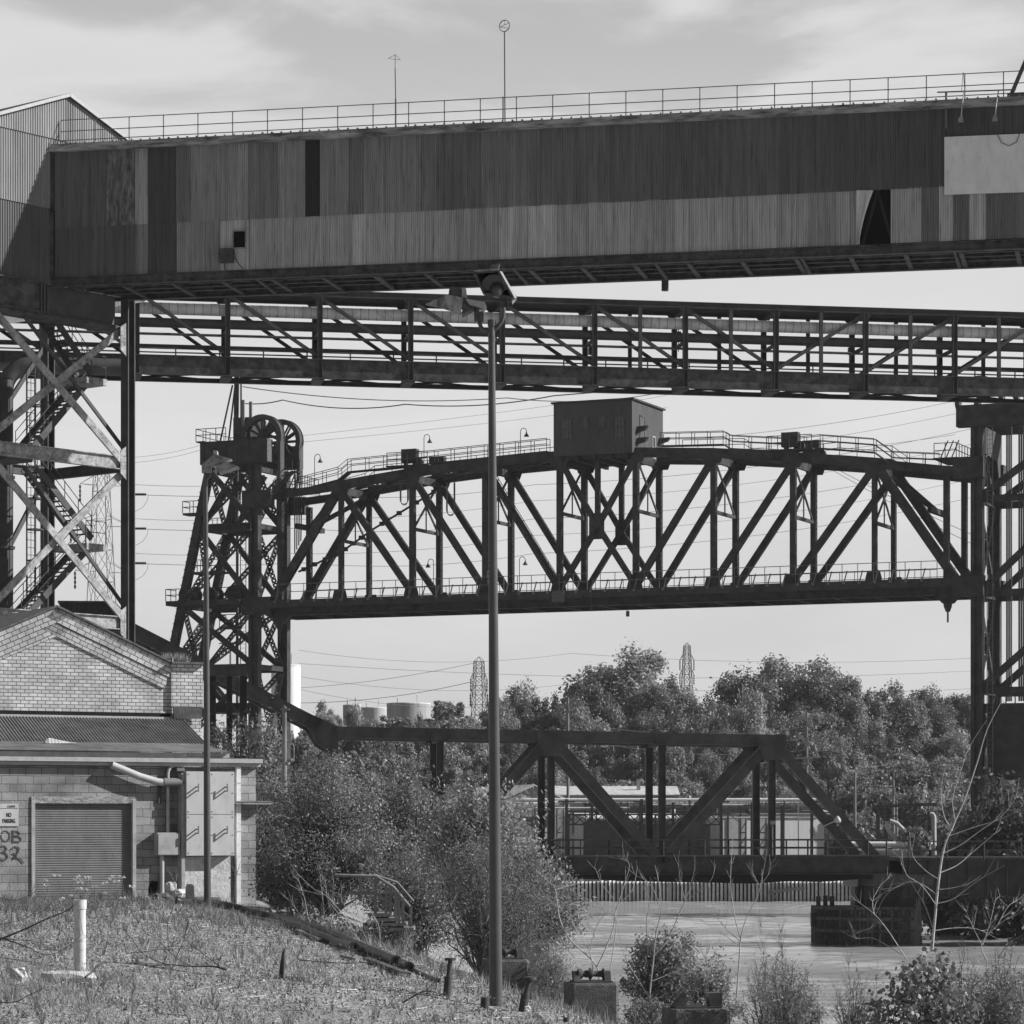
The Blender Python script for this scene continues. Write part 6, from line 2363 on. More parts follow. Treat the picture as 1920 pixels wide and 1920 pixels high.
# floodlight facing left with a long visor
h2 = MB()
C = lambda px, py, dz: rel(px, py, dz)
top_ = [C(838, 552, -.2), C(874, 558, -.2), C(878, 558, .25), C(842, 552, .25)]
h2.add([C(838, 552, -.24), C(869, 558, -.24), C(864, 591, -.2), C(845, 583, -.2), C(838, 552, .24), C(869, 558, .24), C(864, 591, .2), C(845, 583, .2)],
       [(0, 3, 2, 1), (4, 5, 6, 7), (0, 1, 5, 4), (1, 2, 6, 5), (2, 3, 7, 6), (3, 0, 4, 7)])
f2 = h2.obj('floodlight', M['visor'], t)
MB().prism([C(798, 570, -.22), C(838, 552, -.24), C(845, 583, -.22), C(828, 578, -.22), C(798, 571.5, -.22)], (0, .02, 0)).prism([C(798, 570, .22), C(838, 552, .22), C(845, 583, .2), C(828, 578, .22), C(798, 571.5, .22)], (0, .02, 0)).add([C(798, 569.5, -.22), C(838, 551.5, -.24), C(838, 551.5, .24), C(798, 569.5, .24)], [(0, 1, 2, 3), (3, 2, 1, 0)]).obj('visor', M['visor'], f2)
MB().prism([C(841, 552, -.12), C(866, 557, -.12), C(866, 540, -.12), C(843, 537, -.12)], (0, .22, 0)).obj('ballast_fin', M['lampd'], f2)
MB().prism([C(866, 557, -.13), C(876, 559, -.13), C(874, 541, -.13), C(866, 540, -.13)], (0, .24, 0)).obj('sunlit_fin_edge', M['trim'], f2)  # pale strip paints the sunlit edge of the fin
MB().prism([C(873, 560, -.2), C(909, 566, -.2), C(912, 573, -.2), C(904, 576, -.2), C(880, 571, -.2)], (0, .36, 0)).obj('gear_box', M['trim'], f2)  # paler than the housing, the colour stands in for sunlight
MB().prism([C(868, 560, -.16), C(880, 571, -.16), C(892, 576, -.16), C(866, 590, -.16)], (0, .3, 0)).obj('rear_housing', M['lampd'], f2)
MB().box(C(889, 601, -.08), C(899, 578, .06)).box(C(899, 601, -.1), C(907, 586, .02)).obj('mount_knuckle', M['lampd'], f2)
MB().lathe(C(907, 582, -.08), (0, -1, 0), [(0, .025), (.03, .025)], 8).obj('pivot_bolt', M['galv'], f2)

l2 = PX(389, 1690, 69.5)
l2.z = ground_z(l2.x, l2.y)
t = thing('lamp_pole', 'slim lamp pole rising in front of the block building with one floodlight', 'lamp pole', tuple(l2))
zl = l2.y
rel = lambda px, py, dz=0.0: PX(px, py, zl + dz) - l2
MB().tube([V((0, 0, -.3)), rel(387, 1200), rel(385.5, 886)], [.085, .068, .045], 16).obj('pole_shaft', M['pole'], t)
fl = MB().prism([rel(377, 872, -.3), rel(402, 851, -.3), rel(432, 860, -.3), rel(430, 862, -.3), rel(412, 868, -.3), rel(380, 877, -.3)], (.0, .6, .03)).obj('floodlight', M['lamp'], t)
MB().prism([rel(402, 876, -.3), rel(424, 866, -.3), rel(446, 874, -.3), rel(410, 886, -.3)], (0, .55, 0)).obj('visor', M['lamp'], fl)
MB().prism([rel(400, 852, -.05), rel(408, 855, -.05), rel(407, 845, -.05), rel(400, 844, -.05)], (0, .25, 0)).obj('ballast_fin', M['trim'], fl)
MB().box(rel(378, 886, -.08), rel(397, 872, .12)).obj('mount_knuckle', M['lamp'], fl)
MB().tube([rel(393, 882), rel(393, 893), rel(388, 897)], .035, 8).obj('mount_arm', M['pole'], fl)

l3 = GP(534, 1712)
t = thing('old_pole', 'old weathered wooden pole with a broken lamp ring right of the block building', 'pole', tuple(l3))
zl = l3.y
rel = lambda px, py, dz=0.0: PX(px, py, zl + dz) - l3
MB().tube([V((0, 0, -.3)), rel(533, 1500), rel(533.5, 1325)], [.105, .085, .06], 12).obj('pole_shaft', M['timber'], t)
MB().beam(rel(526, 1330), rel(543, 1330), .12, .06).tube([rel(533, 1330), rel(533, 1322)], .02, 6).obj('pole_head', M['pylon'], t)
pts = [rel(521, 1426), rel(521, 1400)] + [rel(536 - 15 * math.cos(a), 1402 - 12 * math.sin(a), .25 * math.sin(a)) for a in np.linspace(0, math.pi, 10)] + [rel(551, 1426)]
MB().tube(pts, .018, 6).obj('lamp_ring', M['pylon'], t)
MB().beam(rel(522, 1426), rel(551, 1426), .05, .05).lathe(rel(546, 1426), (1, 0, 0), [(0, .07), (.09, .03)], 8).lathe(rel(527, 1426), (-1, 0, 0), [(0, .07), (.09, .03)], 8).obj('ring_bar', M['pylon'], t)
MB().tube([rel(541, 1705, -.1), rel(539, 1512, -.1)], .03, 6).obj('conduit', M['galv'], t)
MB().tube([rel(541, 1720, -.15), rel(541, 1690, -.15)], .07, 8).obj('stub_post', M['pale_con'], t)

# portal frame and conveyor end house left of the lift tower
PF = Frame(430, 150, 6)
pf = fthing(PF, 'steel_portal', 'heavy dark steel portal frame between the brick pier and the lift tower', 'portal frame')
a, c = PF.L(392, 1268), PF.L(463, 1250)
MB().box((a.x, -.3, a.z), (c.x, .3, c.z)).obj('portal_beam', M['black'], pf)
for px in (398, 430, 456):
    u = PF.u(px)
    MB().ibeam((u, 0, 3), (u, 0, a.z), .45, .38 if px != 430 else .3).obj('portal_column', M['black'], pf)
MB().beam(PF.L(398, 1278), PF.L(445, 1335), .15, .18).obj('portal_brace', M['colm'], pf)
u0_, u1_ = PF.L(470, 1336), PF.L(395, 1312)
MB().box((u1_.x, .4, u0_.z), (u0_.x, 2.5, u0_.z + .5)).obj('lower_beam', M['black'], pf)
CH = Frame(180, 158, 6)
ch = fthing(CH, 'hoist_house', 'dark corrugated box house behind the brick gable peak', 'hoist house')
a, c = CH.L(112, 1172), CH.L(243, 1131)
mb = MB()
mb.tone = .05
mb.corr(a.x, c.x - .9, a.z - 2, a.z - 2, c.z, c.z, 0, .12, .03)
mb.add([(c.x - .9, 0, a.z - 2), (c.x, 0, a.z - 2), (c.x, 0, c.z - .9), (c.x - .9, 0, c.z)], [(0, 1, 2, 3)])
mb.box((a.x, .05, a.z - 2), (c.x - .05, 4, c.z - .9))
mb.obj('house_walls', M['clad'], ch)
MB().prism([(a.x - .1, -.1, c.z), (c.x - .85, -.1, c.z), (c.x + .05, -.1, c.z - .92), (c.x + .05, -.1, c.z - .8), (c.x - .8, -.1, c.z + .1), (a.x - .1, -.1, c.z + .1)], (0, 4.2, 0)).obj('roof', M['black'], ch)

# ------------------------------------------------------------------ concrete pedestals with cable rollers


def pedestal(px0, px1, ptop, z, label, roller=True, hh=3.0):
    c = PX((px0 + px1) / 2, ptop, z)
    w = (px1 - px0) * z / FPX
    t = thing('concrete_pedestal', label, 'pedestal', (c.x, z + w / 2, c.z - hh), math.radians(8), 'cable roller pedestals on the bank')
    h = w / 2
    ch_ = .06
    prof = [(-h + ch_, -h), (h - ch_, -h), (h, -h + ch_), (h, h - ch_), (h - ch_, h), (-h + ch_, h), (-h, h - ch_), (-h, -h + ch_)]
    mb = MB().prism([(x, y, 0) for x, y in prof], (0, 0, hh - .04))
    mb.add([(x, y, hh - .04) for x, y in prof] + [(x * .95, y * .95, hh) for x, y in prof], [(i, (i + 1) % 8, 8 + (i + 1) % 8, 8 + i) for i in range(8)] + [tuple(range(8, 16))])
    mb.obj('block', M['concrete'], t)
    pw = h * .78
    fr = MB().box((-pw, -.26, hh), (pw, .26, hh + .03)).obj('base_plate', M['rusty'], t)
    for sg in (-1, 1):
        x = sg * pw * .8
        if roller:
            MB().prism([(x - .06, -.18, hh + .03), (x + .06, -.18, hh + .03), (x + .06, -.1, hh + .2), (x - .06, -.1, hh + .2)], (0, .22, 0)).obj('roller_bracket', M['rusty'], t)
        else:
            MB().prism([(x - .09, -.2, hh + .03), (x + .09, -.2, hh + .03), (x + .09, -.2, hh + .24), (x - sg * .12 - .03, -.2, hh + .24)], (0, .3, 0)).obj('roller_bracket', M['rusty'], t)
    if roller:
        L_ = pw * .72
        MB().lathe((-L_, -.04, hh + .15), (1, 0, 0), [(0, .1), (.06, .1), (.1, .05), (.16, .07), (L_ * .9 - .04, .06), (L_ * .9, .12), (L_ * .9 + .05, .05), (L_ * 1.4, .055), (L_ * 1.75, .06), (L_ * 1.85, .11), (L_ * 2, .07)], 14).obj('roller', M['rusty'], t)
    return t


pedestal(1063, 1156, 1844, 53, 'concrete pedestal with a cable roller standing alone right of the lamp pole')
pedestal(906, 988, 1800, 62, 'concrete pedestal with a cable roller directly behind the main lamp pole')
pedestal(962, 1030, 1768, 71, 'farthest concrete pedestal with a cable roller, above the other two', hh=3.4)
pedestal(1252, 1364, 1893, 46, 'nearest concrete pedestal with an empty roller bracket at the bottom edge', False, 2.0)
pedestal(672, 735, 1746, 74, 'low concrete pedestal half hidden by branches beside the bank stair', True, 1.2)

# ------------------------------------------------------------------ small things on the ground
g = GP(150, 1820)
s_ = FPX / g.y
t = thing('white_pipe_stub', 'white plastic pipe standing upright in the grass', 'pipe', tuple(g))
h = 132 / s_
MB().tube([(0, 0, -.2), (0, 0, h - .12)], 11 / s_, 20).obj('pipe', M['pvc'], t)
mb = MB().ring((0, 0, h - .06), (0, 0, 1), 9.5 / s_, 12.4 / s_, .065, 24)
mb.obj('pipe_collar', M['pvc'], t)
MB().lathe((0, 0, h - .1), (0, 0, 1), [(0, 9.4 / s_), (.03, 9.4 / s_)], 20).obj('pipe_bore', M['void'], t)


def rock(name, label, cat, px, py, w, h, d, m, seed=1, yaw=0, group=None, sink=.0):
    g = GP(px, py)
    rg = np.random.default_rng(seed)
    mb = MB()
    n, k = 12, 6
    vs = []
    for j in range(k + 1):
        ph = math.pi * j / k
        for i in range(n):
            th = 2 * math.pi * i / n
            r = 1 + rg.normal(0, .13)
            sq = lambda v: math.copysign(abs(v) ** .65, v)
            vs.append((w / 2 * sq(math.sin(ph) * math.cos(th)) * r, d / 2 * sq(math.sin(ph) * math.sin(th)) * r, h / 2 * (1 - sink) + h / 2 * sq(math.cos(ph)) * (r if 0 < j < k else 1)))
    fs = [(j * n + i, (j + 1) * n + i, (j + 1) * n + (i + 1) % n, j * n + (i + 1) % n) for j in range(k) for i in range(n)]
    mb.add(vs, fs)
    o = mb.obj(name, m, None, tuple(g))
    o.rotation_euler = (0, 0, yaw)
    return tag(o, label, cat, group)


rock('broken_slab', 'flat broken slab of pale concrete lying at the foot of the white pipe', 'slab', 128, 1846, .72, .18, .4, M['pale_con'], 3, .25)
rock('white_stone', 'pale stone half buried in grass at the left edge', 'stone', 32, 1848, .24, .22, .25, M['pale_con'], 8)
for k, (px, py, w, lb) in enumerate(((610, 1884, .075, 'small white stone alone on the gravel slope'), (986, 1899, .15, 'white stone just right of the lamp pole foot'), (1010, 1909, .11, 'smallest white stone at the bottom right of the lamp pole'))):
    rock('white_stone', lb, 'stone', px, py, w, w * .7, w, M['pvc'], 20 + k)
for k, (px, py, w, h, mm, lb) in enumerate(((298, 1666, .5, .17, 'pale_con', 'flat stone slab on top of the rubble heap'), (280, 1682, .3, .32, 'void', 'black scorched lump in the rubble heap'), (320, 1684, .18, .3, 'pale_con', 'upright concrete chunk in the rubble heap'), (303, 1688, .42, .13, 'concrete', 'grey lump at the foot of the rubble heap'), (338, 1683, .42, .16, 'pale_con', 'pale cloth-like lump at the right of the rubble heap'), (268, 1690, .25, .1, 'pale_con', 'pale splinter at the left of the rubble heap'))):
    rock('rubble', lb, 'rubble', px, py, w * 1.35, h * 1.35, .3, M[mm], 40 + k, .3 * k, 'rubble heap by the roller door')
for px, lb, w in ((356, 'short pale concrete bollard left of the slim lamp pole foot', 18), (428, 'short pale concrete bollard right of the slim lamp pole foot', 16)):
    g = GP(px, 1694)
    s_ = FPX / g.y
    o = MB().lathe((0, 0, -.1), (0, 0, 1), [(0, w / 2 / s_), (.1 + 30 / s_, w / 2 / s_ * .93), (.1 + 36 / s_, w / 2 / s_ * .7)], 14).obj('concrete_bollard', M['pale_con'], None, tuple(g))
    tag(o, lb, 'bollard', 'bollards by the block wall')


def ground_tube(name, label, cat, pts, r, m, hollow=True, flat=1.0, group=None, sides=12):
    fine = []
    for (x0, y0), (x1, y1) in zip(pts[:-1], pts[1:]):
        fine += [(x0 + (x1 - x0) * k / 4, y0 + (y1 - y0) * k / 4) for k in range(4)]
    P = [GP(px, py, r * .8) for px, py in fine + [pts[-1]]]
    # smooth the depth so the pipe lies evenly
    o = P[0].copy()
    mb = MB().tube([p - o for p in P], r, sides)
    ob = mb.obj(name, m, None, tuple(o))
    tag(ob, label, cat, group)
    if hollow:
        d = (P[-1] - P[-2]).normalized()
        e = MB().ring(P[-1] - o + d * .02, d, r * .72, r * 1.12, .05, 18)
        e.obj('pipe_rim', m, ob)
        MB().lathe(P[-1] - o + d * .055, d, [(0, r * .75), (.01, r * .75)], 14).obj('pipe_bore', M['void'], ob)
    return ob


ground_tube('black_pipe', 'long crumpled black pipe snaking down the gravel slope', 'pipe', [(330, 1697), (380, 1703), (410, 1702), (455, 1712), (490, 1722), (530, 1733), (580, 1755), (620, 1772), (662, 1786)], .1, M['pipe_bl'])
ground_tube('black_pipe', 'second black pipe lying uphill of the crumpled one', 'pipe', [(450, 1712), (500, 1716), (560, 1738), (610, 1755), (680, 1785), (742, 1812)], .1, M['pipe_bl'])
ground_tube('black_pipe', 'short black pipe end pointing at the camera low on the slope', 'pipe', [(748, 1812), (766, 1820)], .085, M['pipe_bl'])
ground_tube('thin_pipe', 'thin pale pipe lying among branches near the lower pipes', 'pipe', [(775, 1822), (820, 1842)], .04, M['pylon'])
ground_tube('steel_rail', 'dark steel rail lying along the foot of the block wall', 'rail', [(350, 1690), (440, 1690)], .07, M['rusty'], False, sides=4)
for a, c, lb, w in (((420, 1692), (545, 1711), 'long weathered plank lying right of the slim lamp pole', .26), ((505, 1722), (548, 1716), 'short plank end beside the black pipes', .16)):
    A_, C_ = GP(*a, .12), GP(*c, .1)
    o = MB().beam(V((0, 0, 0)), C_ - A_, w, .06, (0, 1, 0)).obj('plank', M['timber'], None, tuple(A_))
    tag(o, lb, 'plank')
for a, c, lb, w, mm in (((352, 1698), (452, 1706), 'dark plank lying before the slim lamp pole foot', .3, 'dtimber'), ((470, 1726), (545, 1738), 'dark splintered board between plank and black pipes', .2, 'dtimber'), ((560, 1752), (602, 1768), 'broken board beside the upper pipe end', .18, 'timber'), ((690, 1806), (760, 1832), 'dark board lying below the lower pipe end', .2, 'dtimber'), ((640, 1800), (668, 1806), 'small board end on the gravel below the pipes', .12, 'timber')):
    A_, C_ = GP(*a, .07), GP(*c, .06)
    tag(MB().beam(V((0, 0, 0)), C_ - A_, w, .05, (0, 1, 0)).obj('plank', M[mm], None, tuple(A_)), lb, 'plank')
# short steel posts near the lamp pole
for k, (px, y0, y1, w, lean, lb) in enumerate(((836, 1870, 1800, 15, .12, 'short rusty post with a cap left of the main lamp pole'), (909, 1892, 1852, 16, 0, 'broken dark stub touching the foot of the main lamp pole'), (976, 1898, 1836, 17, .28, 'leaning capped post right of the main lamp pole'), (1062, 1918, 1900, 12, 0, 'dark stub at the left foot of the lone pedestal'))):
    g = GP(px, y0)
    s_ = FPX / g.y
    t = thing('steel_post', lb, 'post', tuple(g), 0, 'short posts along the bank edge')
    h = (y1 - y0) * -1 / s_
    r = w / 2 / s_
    MB().tube([(0, 0, -.15), (lean * h * .55, 0, h * .55)], r, 12).obj('sleeve', M['rusty'], t)
    if k in (0, 2):
        MB().tube([(lean * h * .5, 0, h * .5), (lean * h, 0, h)], r * .6, 10).obj('inner_post', M['colm'], t)
        MB().lathe((lean * h, 0, h - .01), (0, 0, 1), [(0, r * 1.5), (.04, r * 1.5)], 12).obj('post_cap', M['rusty'], t)
g = GP(527, 1834)
s_ = FPX / g.y
o = MB().tube([(0, 0, -.05), (.02, 0, .2), (.04, 0, .38), (.07, .01, .48)], [.045, .038, .025, .004], 7).obj('broken_stake', M['bark'], None, tuple(g))
tag(o, 'jagged broken stake standing on the gravel', 'stake')
# bank stair with railing
rs = GP(700, 1720)
rs.y = 70
O = PX(705, 1735, 63)
t = thing('bank_stair', 'rickety timber stair with railing going down the bank by the bushes', 'stair', tuple(O))
rel = lambda px, py, dz=0.0: PX(px, py, 63 + dz) - O
mb = MB()
for pts in (((628, 1641), (705, 1643), (738, 1664), (768, 1700)), ((650, 1674), (704, 1675), (740, 1697), (770, 1720))):
    MB().tube([rel(*p, .0) for p in pts], .035, 6).obj('stair_rail', M['timber'], t)
MB().tube([rel(700, 1640, 1.0), rel(745, 1655, 1.0), rel(775, 1690, 1.0)], .03, 6).obj('stair_rail', M['timber'], t)
for px, y0, y1 in ((676, 1642, 1690), (704, 1643, 1712), (724, 1655, 1716), (732, 1660, 1718), (742, 1668, 1722), (748, 1672, 1735), (756, 1682, 1730), (770, 1700, 1738)):
    MB().beam(rel(px, y1), rel(px, y0), .05, .06).obj('rail_post', M['timber'], t)
for k in range(4):
    a = rel(712 + 14 * k, 1712 + 9 * k)
    MB().box(a + V((-.25, -.1, -.06)), a + V((.25, .9, 0))).obj('tread', M['timber'], t)

# ------------------------------------------------------------------ vegetation


def leaves(centers, normals_bias, size, aspect=.5, jitter=.9, hexa=False):
    """rhombic leaves; centers (N,3), bias (N,3) preferred normals"""
    n = len(centers)
    nb = normals_bias + rng.normal(0, jitter, (n, 3))
    nb /= np.linalg.norm(nb, axis=1, keepdims=True) + 1e-9
    r = rng.normal(0, 1, (n, 3))
    a = np.cross(nb, r)
    a /= np.linalg.norm(a, axis=1, keepdims=True) + 1e-9
    b = np.cross(nb, a)
    s = (size * (.65 + .7 * rng.random(n)))[:, None]
    if hexa:
        k = aspect
        return np.stack([centers - a * s, centers - a * s * .45 + b * s * k, centers + a * s * .35 + b * s * k * .9, centers + a * s, centers + a * s * .35 - b * s * k * .9, centers - a * s * .45 - b * s * k], 1).reshape(-1, 3)
    return np.stack([centers - a * s, centers + b * s * aspect, centers + a * s, centers - b * s * aspect], 1).reshape(-1, 3)


def crown_cloud(n, K_, rx, rz, z0, seed, lean=0.1):
    """leaf positions for a tree crown: uneven clumps inside an egg-shaped volume"""
    rg = np.random.default_rng(seed)
    cs, rs = [], []
    for i in range(K_):
        while True:
            p = rg.uniform(-1, 1, 3)
            d = np.linalg.norm(p)
            if .2 < d < 1.04: break
        p[2] = p[2] * (1 - .12 * abs(p[0]))
        wz_ = 1 - .35 * max(0, p[2]) ** 2
        cs.append((p[0] * rx * .82 * wz_, p[1] * rx * .82 * wz_, z0 + rz + p[2] * rz * .86))
        rs.append((rg.uniform(.08, .17) if d > .8 else rg.uniform(.14, .27)) * rx * 1.25)
    cs, rs = np.array(cs), np.array(rs)
    idx = rg.choice(K_, n, p=rs ** 2 / (rs ** 2).sum())
    d = rg.normal(0, 1, (n, 3))
    d /= np.linalg.norm(d, axis=1, keepdims=True)
    rad = rs[idx] * np.clip(rg.normal(.82, .26, n), .05, 1.6)
    sq = rg.uniform(.55, 1.15, (K_, 3))
    pos = cs[idx] + d * rad[:, None] * sq[idx]
    tone = np.clip(rg.normal(1, .2, K_)[idx] * rg.normal(1, .16, n), .5, 1.6)
    return pos, d + np.array([0, 0, .35]), tone, cs


def make_tree_proto(seed, n=7000, K_=34, rx=.36, rz=.42, z0=.14, leaf=.0135, m='leaf_far'):
    pos, nb, tone, cs = crown_cloud(n, K_, rx, rz, z0, seed)
    v = leaves(pos, nb, leaf, .62, .75)
    me = quad_mesh('crown', v, 4, M[m], tone)
    tb = MB()
    tb.tube([(0, 0, -.05), (.004, 0, .15), (-.006, .004, .34), (.004, 0, .62)], [.022, .017, .013, .004], 8)
    for c in cs[::2]:
        z = max(.1, c[2] * .55)
        tb.tube([(0, 0, z), (c[0] * .5, c[1] * .5, (z + c[2]) * .52), tuple(c)], [.008, .005, .0015], 5)
    tm = tb.obj('trunk', M['bark'])
    tme = tm.data
    bpy.data.objects.remove(tm)
    return me, tme


protos = [make_tree_proto(100 + i, K_=(64, 80, 52, 74, 90)[i], rx=(.36, .42, .3, .46, .38)[i], leaf=(.0115, .011, .012, .011, .0105)[i], n=(32000, 36000, 26000, 36000, 36000)[i]) for i in range(5)]
TG = 'trees of the wood on the far bank'


def tree(px, ytop, z, wpx, k, label, ybase=None, group=TG, dk=1.0):
    x = (px - 960) * z / FPX
    zb = far_z(x, z) - .3
    ht = (HC + (HORIZON - ytop) * z / FPX - zb) * 1.07
    if ht < 2: return
    t = thing('tree', label, 'tree', (x, z, zb), random.random() * 6, group)
    cr, tk_ = protos[k % 5]
    base_w = (.36, .42, .3, .46, .38)[k % 5] * 2.05
    sxy = 1.42 * (wpx * z / FPX) / base_w
    for nm, me_ in (('crown', cr), ('trunk', tk_)):
        o = link(nm, me_, t)
        o.scale = (sxy, sxy, ht * .98 / 1.0) if nm == 'crown' else (min(sxy, ht), min(sxy, ht), ht)


named = [(1180, 1214, 440, 215, 1, 'tallest dense tree with a squared top, directly left of the distant pylon'),
         (1108, 1262, 430, 140, 3, 'broad tree hugging the left flank of the squared tallest tree'),
         (1255, 1268, 432, 130, 4, 'rounded tree below the distant pylon'),
         (1330, 1300, 430, 110, 4, 'lower leafy tree filling the dip between the two tallest trees'),
         (1455, 1214, 445, 205, 3, 'broadest tall tree with a domed top right of the dip'),
         (1548, 1240, 440, 150, 1, 'tall tree forming the right shoulder of the broadest tree'),
         (1400, 1290, 415, 110, 1, 'paler rounded tree in front of the broadest tree'),
         (1612, 1276, 436, 110, 0, 'medium tree at the right foot of the domed tree group'),
         (1680, 1278, 440, 120, 4, 'medium tree left of the bright-topped trees by the right tower'),
         (1745, 1288, 450, 100, 1, 'light-topped tree second from the right lift tower'),
         (1802, 1290, 455, 90, 3, 'light-topped tree touching the right lift tower column'),
         (985, 1279, 440, 110, 1, 'feathery tree just right of the main lamp pole'),
         (935, 1292, 450, 80, 3, 'tree partly hidden by the main lamp pole'),
         (1045, 1302, 440, 90, 4, 'mid-height tree beside the tall utility pole'),
         (838, 1301, 470, 85, 2, 'small open tree silhouetted before the wide storage tank'),
         (612, 1317, 480, 85, 0, 'low rounded tree left of the skyline tanks'),
         (672, 1322, 440, 80, 1, 'scrubby tree in front of the small storage tank'),
         (735, 1328, 450, 95, 2, 'scrubby tree in front of the wide storage tank'),
         (792, 1340, 440, 90, 4, 'low tree below the wide storage tank'),
         (880, 1340, 470, 60, 3, 'small tree at the foot of the skyline pylon'),
         (570, 1352, 440, 90, 3, 'low tree behind the knee of the low bridge'),
         (292, 1215, 420, 26, 0, 'tiny tree top showing beyond the brick gable slope')]
for i, (px, yt, z, w, k, lb) in enumerate(named):
    tree(px, yt, z, w, k, lb)
fill = []
for row, (y0, y1, zz, dx, w) in enumerate(((1305, 1355, 424, 58, 105), (1345, 1400, 405, 56, 100), (1405, 1455, 388, 58, 95), (1462, 1500, 374, 60, 85))):
    px = 585 + row * 17
    while px < 1990:
        yt = random.uniform(y0, y1)
        if row < 2 and 1640 < px < 1850: yt += 26
        if px < 940: yt = max(yt, 1345 + 26 * row + random.uniform(0, 22))
        if row == 3 and 1590 < px: yt += 20
        fill.append((px, yt, zz + random.uniform(-6, 6), w * random.uniform(.85, 1.3), random.randrange(5), row))
        px += dx * random.uniform(.8, 1.25)
rl = ('bushy tree in the rear rows of the far wood, crown merging with its neighbours', 'bushy tree in the middle rows of the far wood, crown merging with its neighbours', 'low tree on the lower slope of the far wood, behind the plant', 'shrub sized tree in the front row of the far wood, just behind the plant')
for px, yt, z, w, k, row in fill:
    tree(px, yt, z, w, k, rl[row], group=('rear rows of the far wood', 'middle rows of the far wood', 'lower slope of the far wood', 'front row of the far wood')[row])


def shrub(name, label, px, ybase, ytop, z, wpx, n, leaf, m='leaf_mid', stems=26, aspect=.42, seed=1, upright=.5, cat='bush', droop=.1, zb=None, tonev=1.0, group=None, bare=0.0):
    """multi-stemmed bush: arching stems with side shoots, leaves set along the shoots"""
    rg = np.random.default_rng(seed)
    s = z / FPX
    base = PX(px, ybase, z)
    H, R = (ybase - ytop) * s, wpx * s / 2
    t = thing(name, label, cat, tuple(base), 0, group)
    wood, leafp, tone, nb = MB(), [], [], []
    shoots = []
    for i in range(stems):
        a = rg.uniform(0, 2 * math.pi)
        k = math.sqrt(rg.uniform(0.0, 1))
        hx, hy = R * k * math.cos(a), R * k * math.sin(a) * .8
        hh = H * (1 - .62 * k ** 2.2) * rg.uniform(.78, 1.02)
        b0 = V((hx * .12, hy * .12, 0))
        tip = V((hx, hy, hh))
        mid = V((hx * (.35 + .2 * (1 - upright)), hy * .4, hh * .55))
        pts = []
        for j in range(7):
            q = j / 6
            p = b0 * (1 - q) ** 2 + mid * 2 * q * (1 - q) + tip * q * q
            pts.append(p + V(rg.normal(0, .012 * H, 3)))
        wood.tube(pts, [.012 * H * (1 - .85 * j / 6) * .7 for j in range(7)], 5, cap=False)
        shoots.append(pts)
        for j in range(9):
            q = rg.uniform(.25, .98)
            f_ = q * 6
            p = pts[int(f_)].lerp(pts[min(6, int(f_) + 1)], f_ % 1)
            d = V(rg.normal(0, 1, 3)) + V((hx, hy, .6 * H)).normalized() * .8
            L_ = H * rg.uniform(.1, .24)
            e = p + d.normalized() * L_
            wood.tube([p, p.lerp(e, .5) + V((0, 0, .03 * H)), e - V((0, 0, droop * L_))], [.003 * H, .002 * H, .001 * H], 3, cap=False)
            shoots.append([p, p.lerp(e, .5) + V((0, 0, .03 * H)), e - V((0, 0, droop * L_))])
    wood.obj('stems', M['twig'], t)
    ns = len(shoots)
    shootsel = rg.choice(ns, n)
    st = rg.normal(1, .16, ns)
    for i in shootsel:
        pts = shoots[i]
        q = rg.uniform(.35 if len(pts) > 3 else .1, 1.0) * (len(pts) - 1)
        p = pts[int(q)].lerp(pts[min(len(pts) - 1, int(q) + 1)], q % 1)
        if p.z < bare * H and rg.random() < .85: continue
        sp_ = .028 * H + leaf
        o = rg.normal(0, sp_, 3)
        leafp.append((p.x + o[0], p.y + o[1], max(.02, p.z + o[2])))
        nb.append((o[0] / sp_, o[1] / sp_, .6))
        tone.append(st[i])
    leafp = np.array(leafp)
    hx_ = m == 'leaf_near'
    v = leaves(leafp, np.array(nb), leaf, aspect, .7, hx_)
    tn = np.clip(np.array(tone) * rg.normal(1, .18, len(tone)), .45, 1.7) * tonev
    link('foliage', quad_mesh('foliage', v, 6 if hx_ else 4, M[m], tn), t)
    return t


SG = 'bushes along the near bank'
shrub('bush', 'sumac-like bush behind the block building corner', 462, 1640, 1345, 92, 190, 15000, .075, stems=30, aspect=.3, seed=1, group=SG)
shrub('bush', 'dark bush between the old wooden pole and the block building', 520, 1700, 1470, 84, 130, 9000, .06, stems=24, aspect=.4, seed=2, tonev=.75, group=SG)
shrub('bush', 'large rounded bush right of the old wooden pole', 620, 1712, 1445, 71, 270, 40000, .036, stems=52, aspect=.4, seed=3, group=SG)
shrub('bush', 'bush below the knee of the low bridge', 600, 1640, 1425, 96, 190, 10000, .075, stems=24, seed=4, tonev=.9, group=SG)
shrub('bush', 'loose bush under the double posts of the low bridge', 770, 1680, 1428, 100, 230, 15000, .065, stems=32, seed=5, tonev=.95, group=SG)
shrub('bush', 'bright leafy bush left of the main lamp pole', 905, 1700, 1452, 84, 220, 15000, .07, stems=30, aspect=.45, seed=6, tonev=1.1, group=SG)
shrub('bush', 'wide willow bush with many thin upright stems behind the main lamp pole', 915, 1845, 1545, 66, 280, 25000, .034, stems=80, aspect=.2, seed=7, upright=.9, tonev=.8, group=SG)
shrub('bush', 'bush reaching toward the river right of the main lamp pole', 1000, 1800, 1560, 76, 190, 12000, .055, stems=34, aspect=.35, seed=8, tonev=.85, group=SG)
shrub('bush', 'low shrub behind the stair between the two large bushes', 745, 1760, 1600, 76, 170, 8000, .05, stems=28, aspect=.35, seed=9, tonev=.8, group=SG)
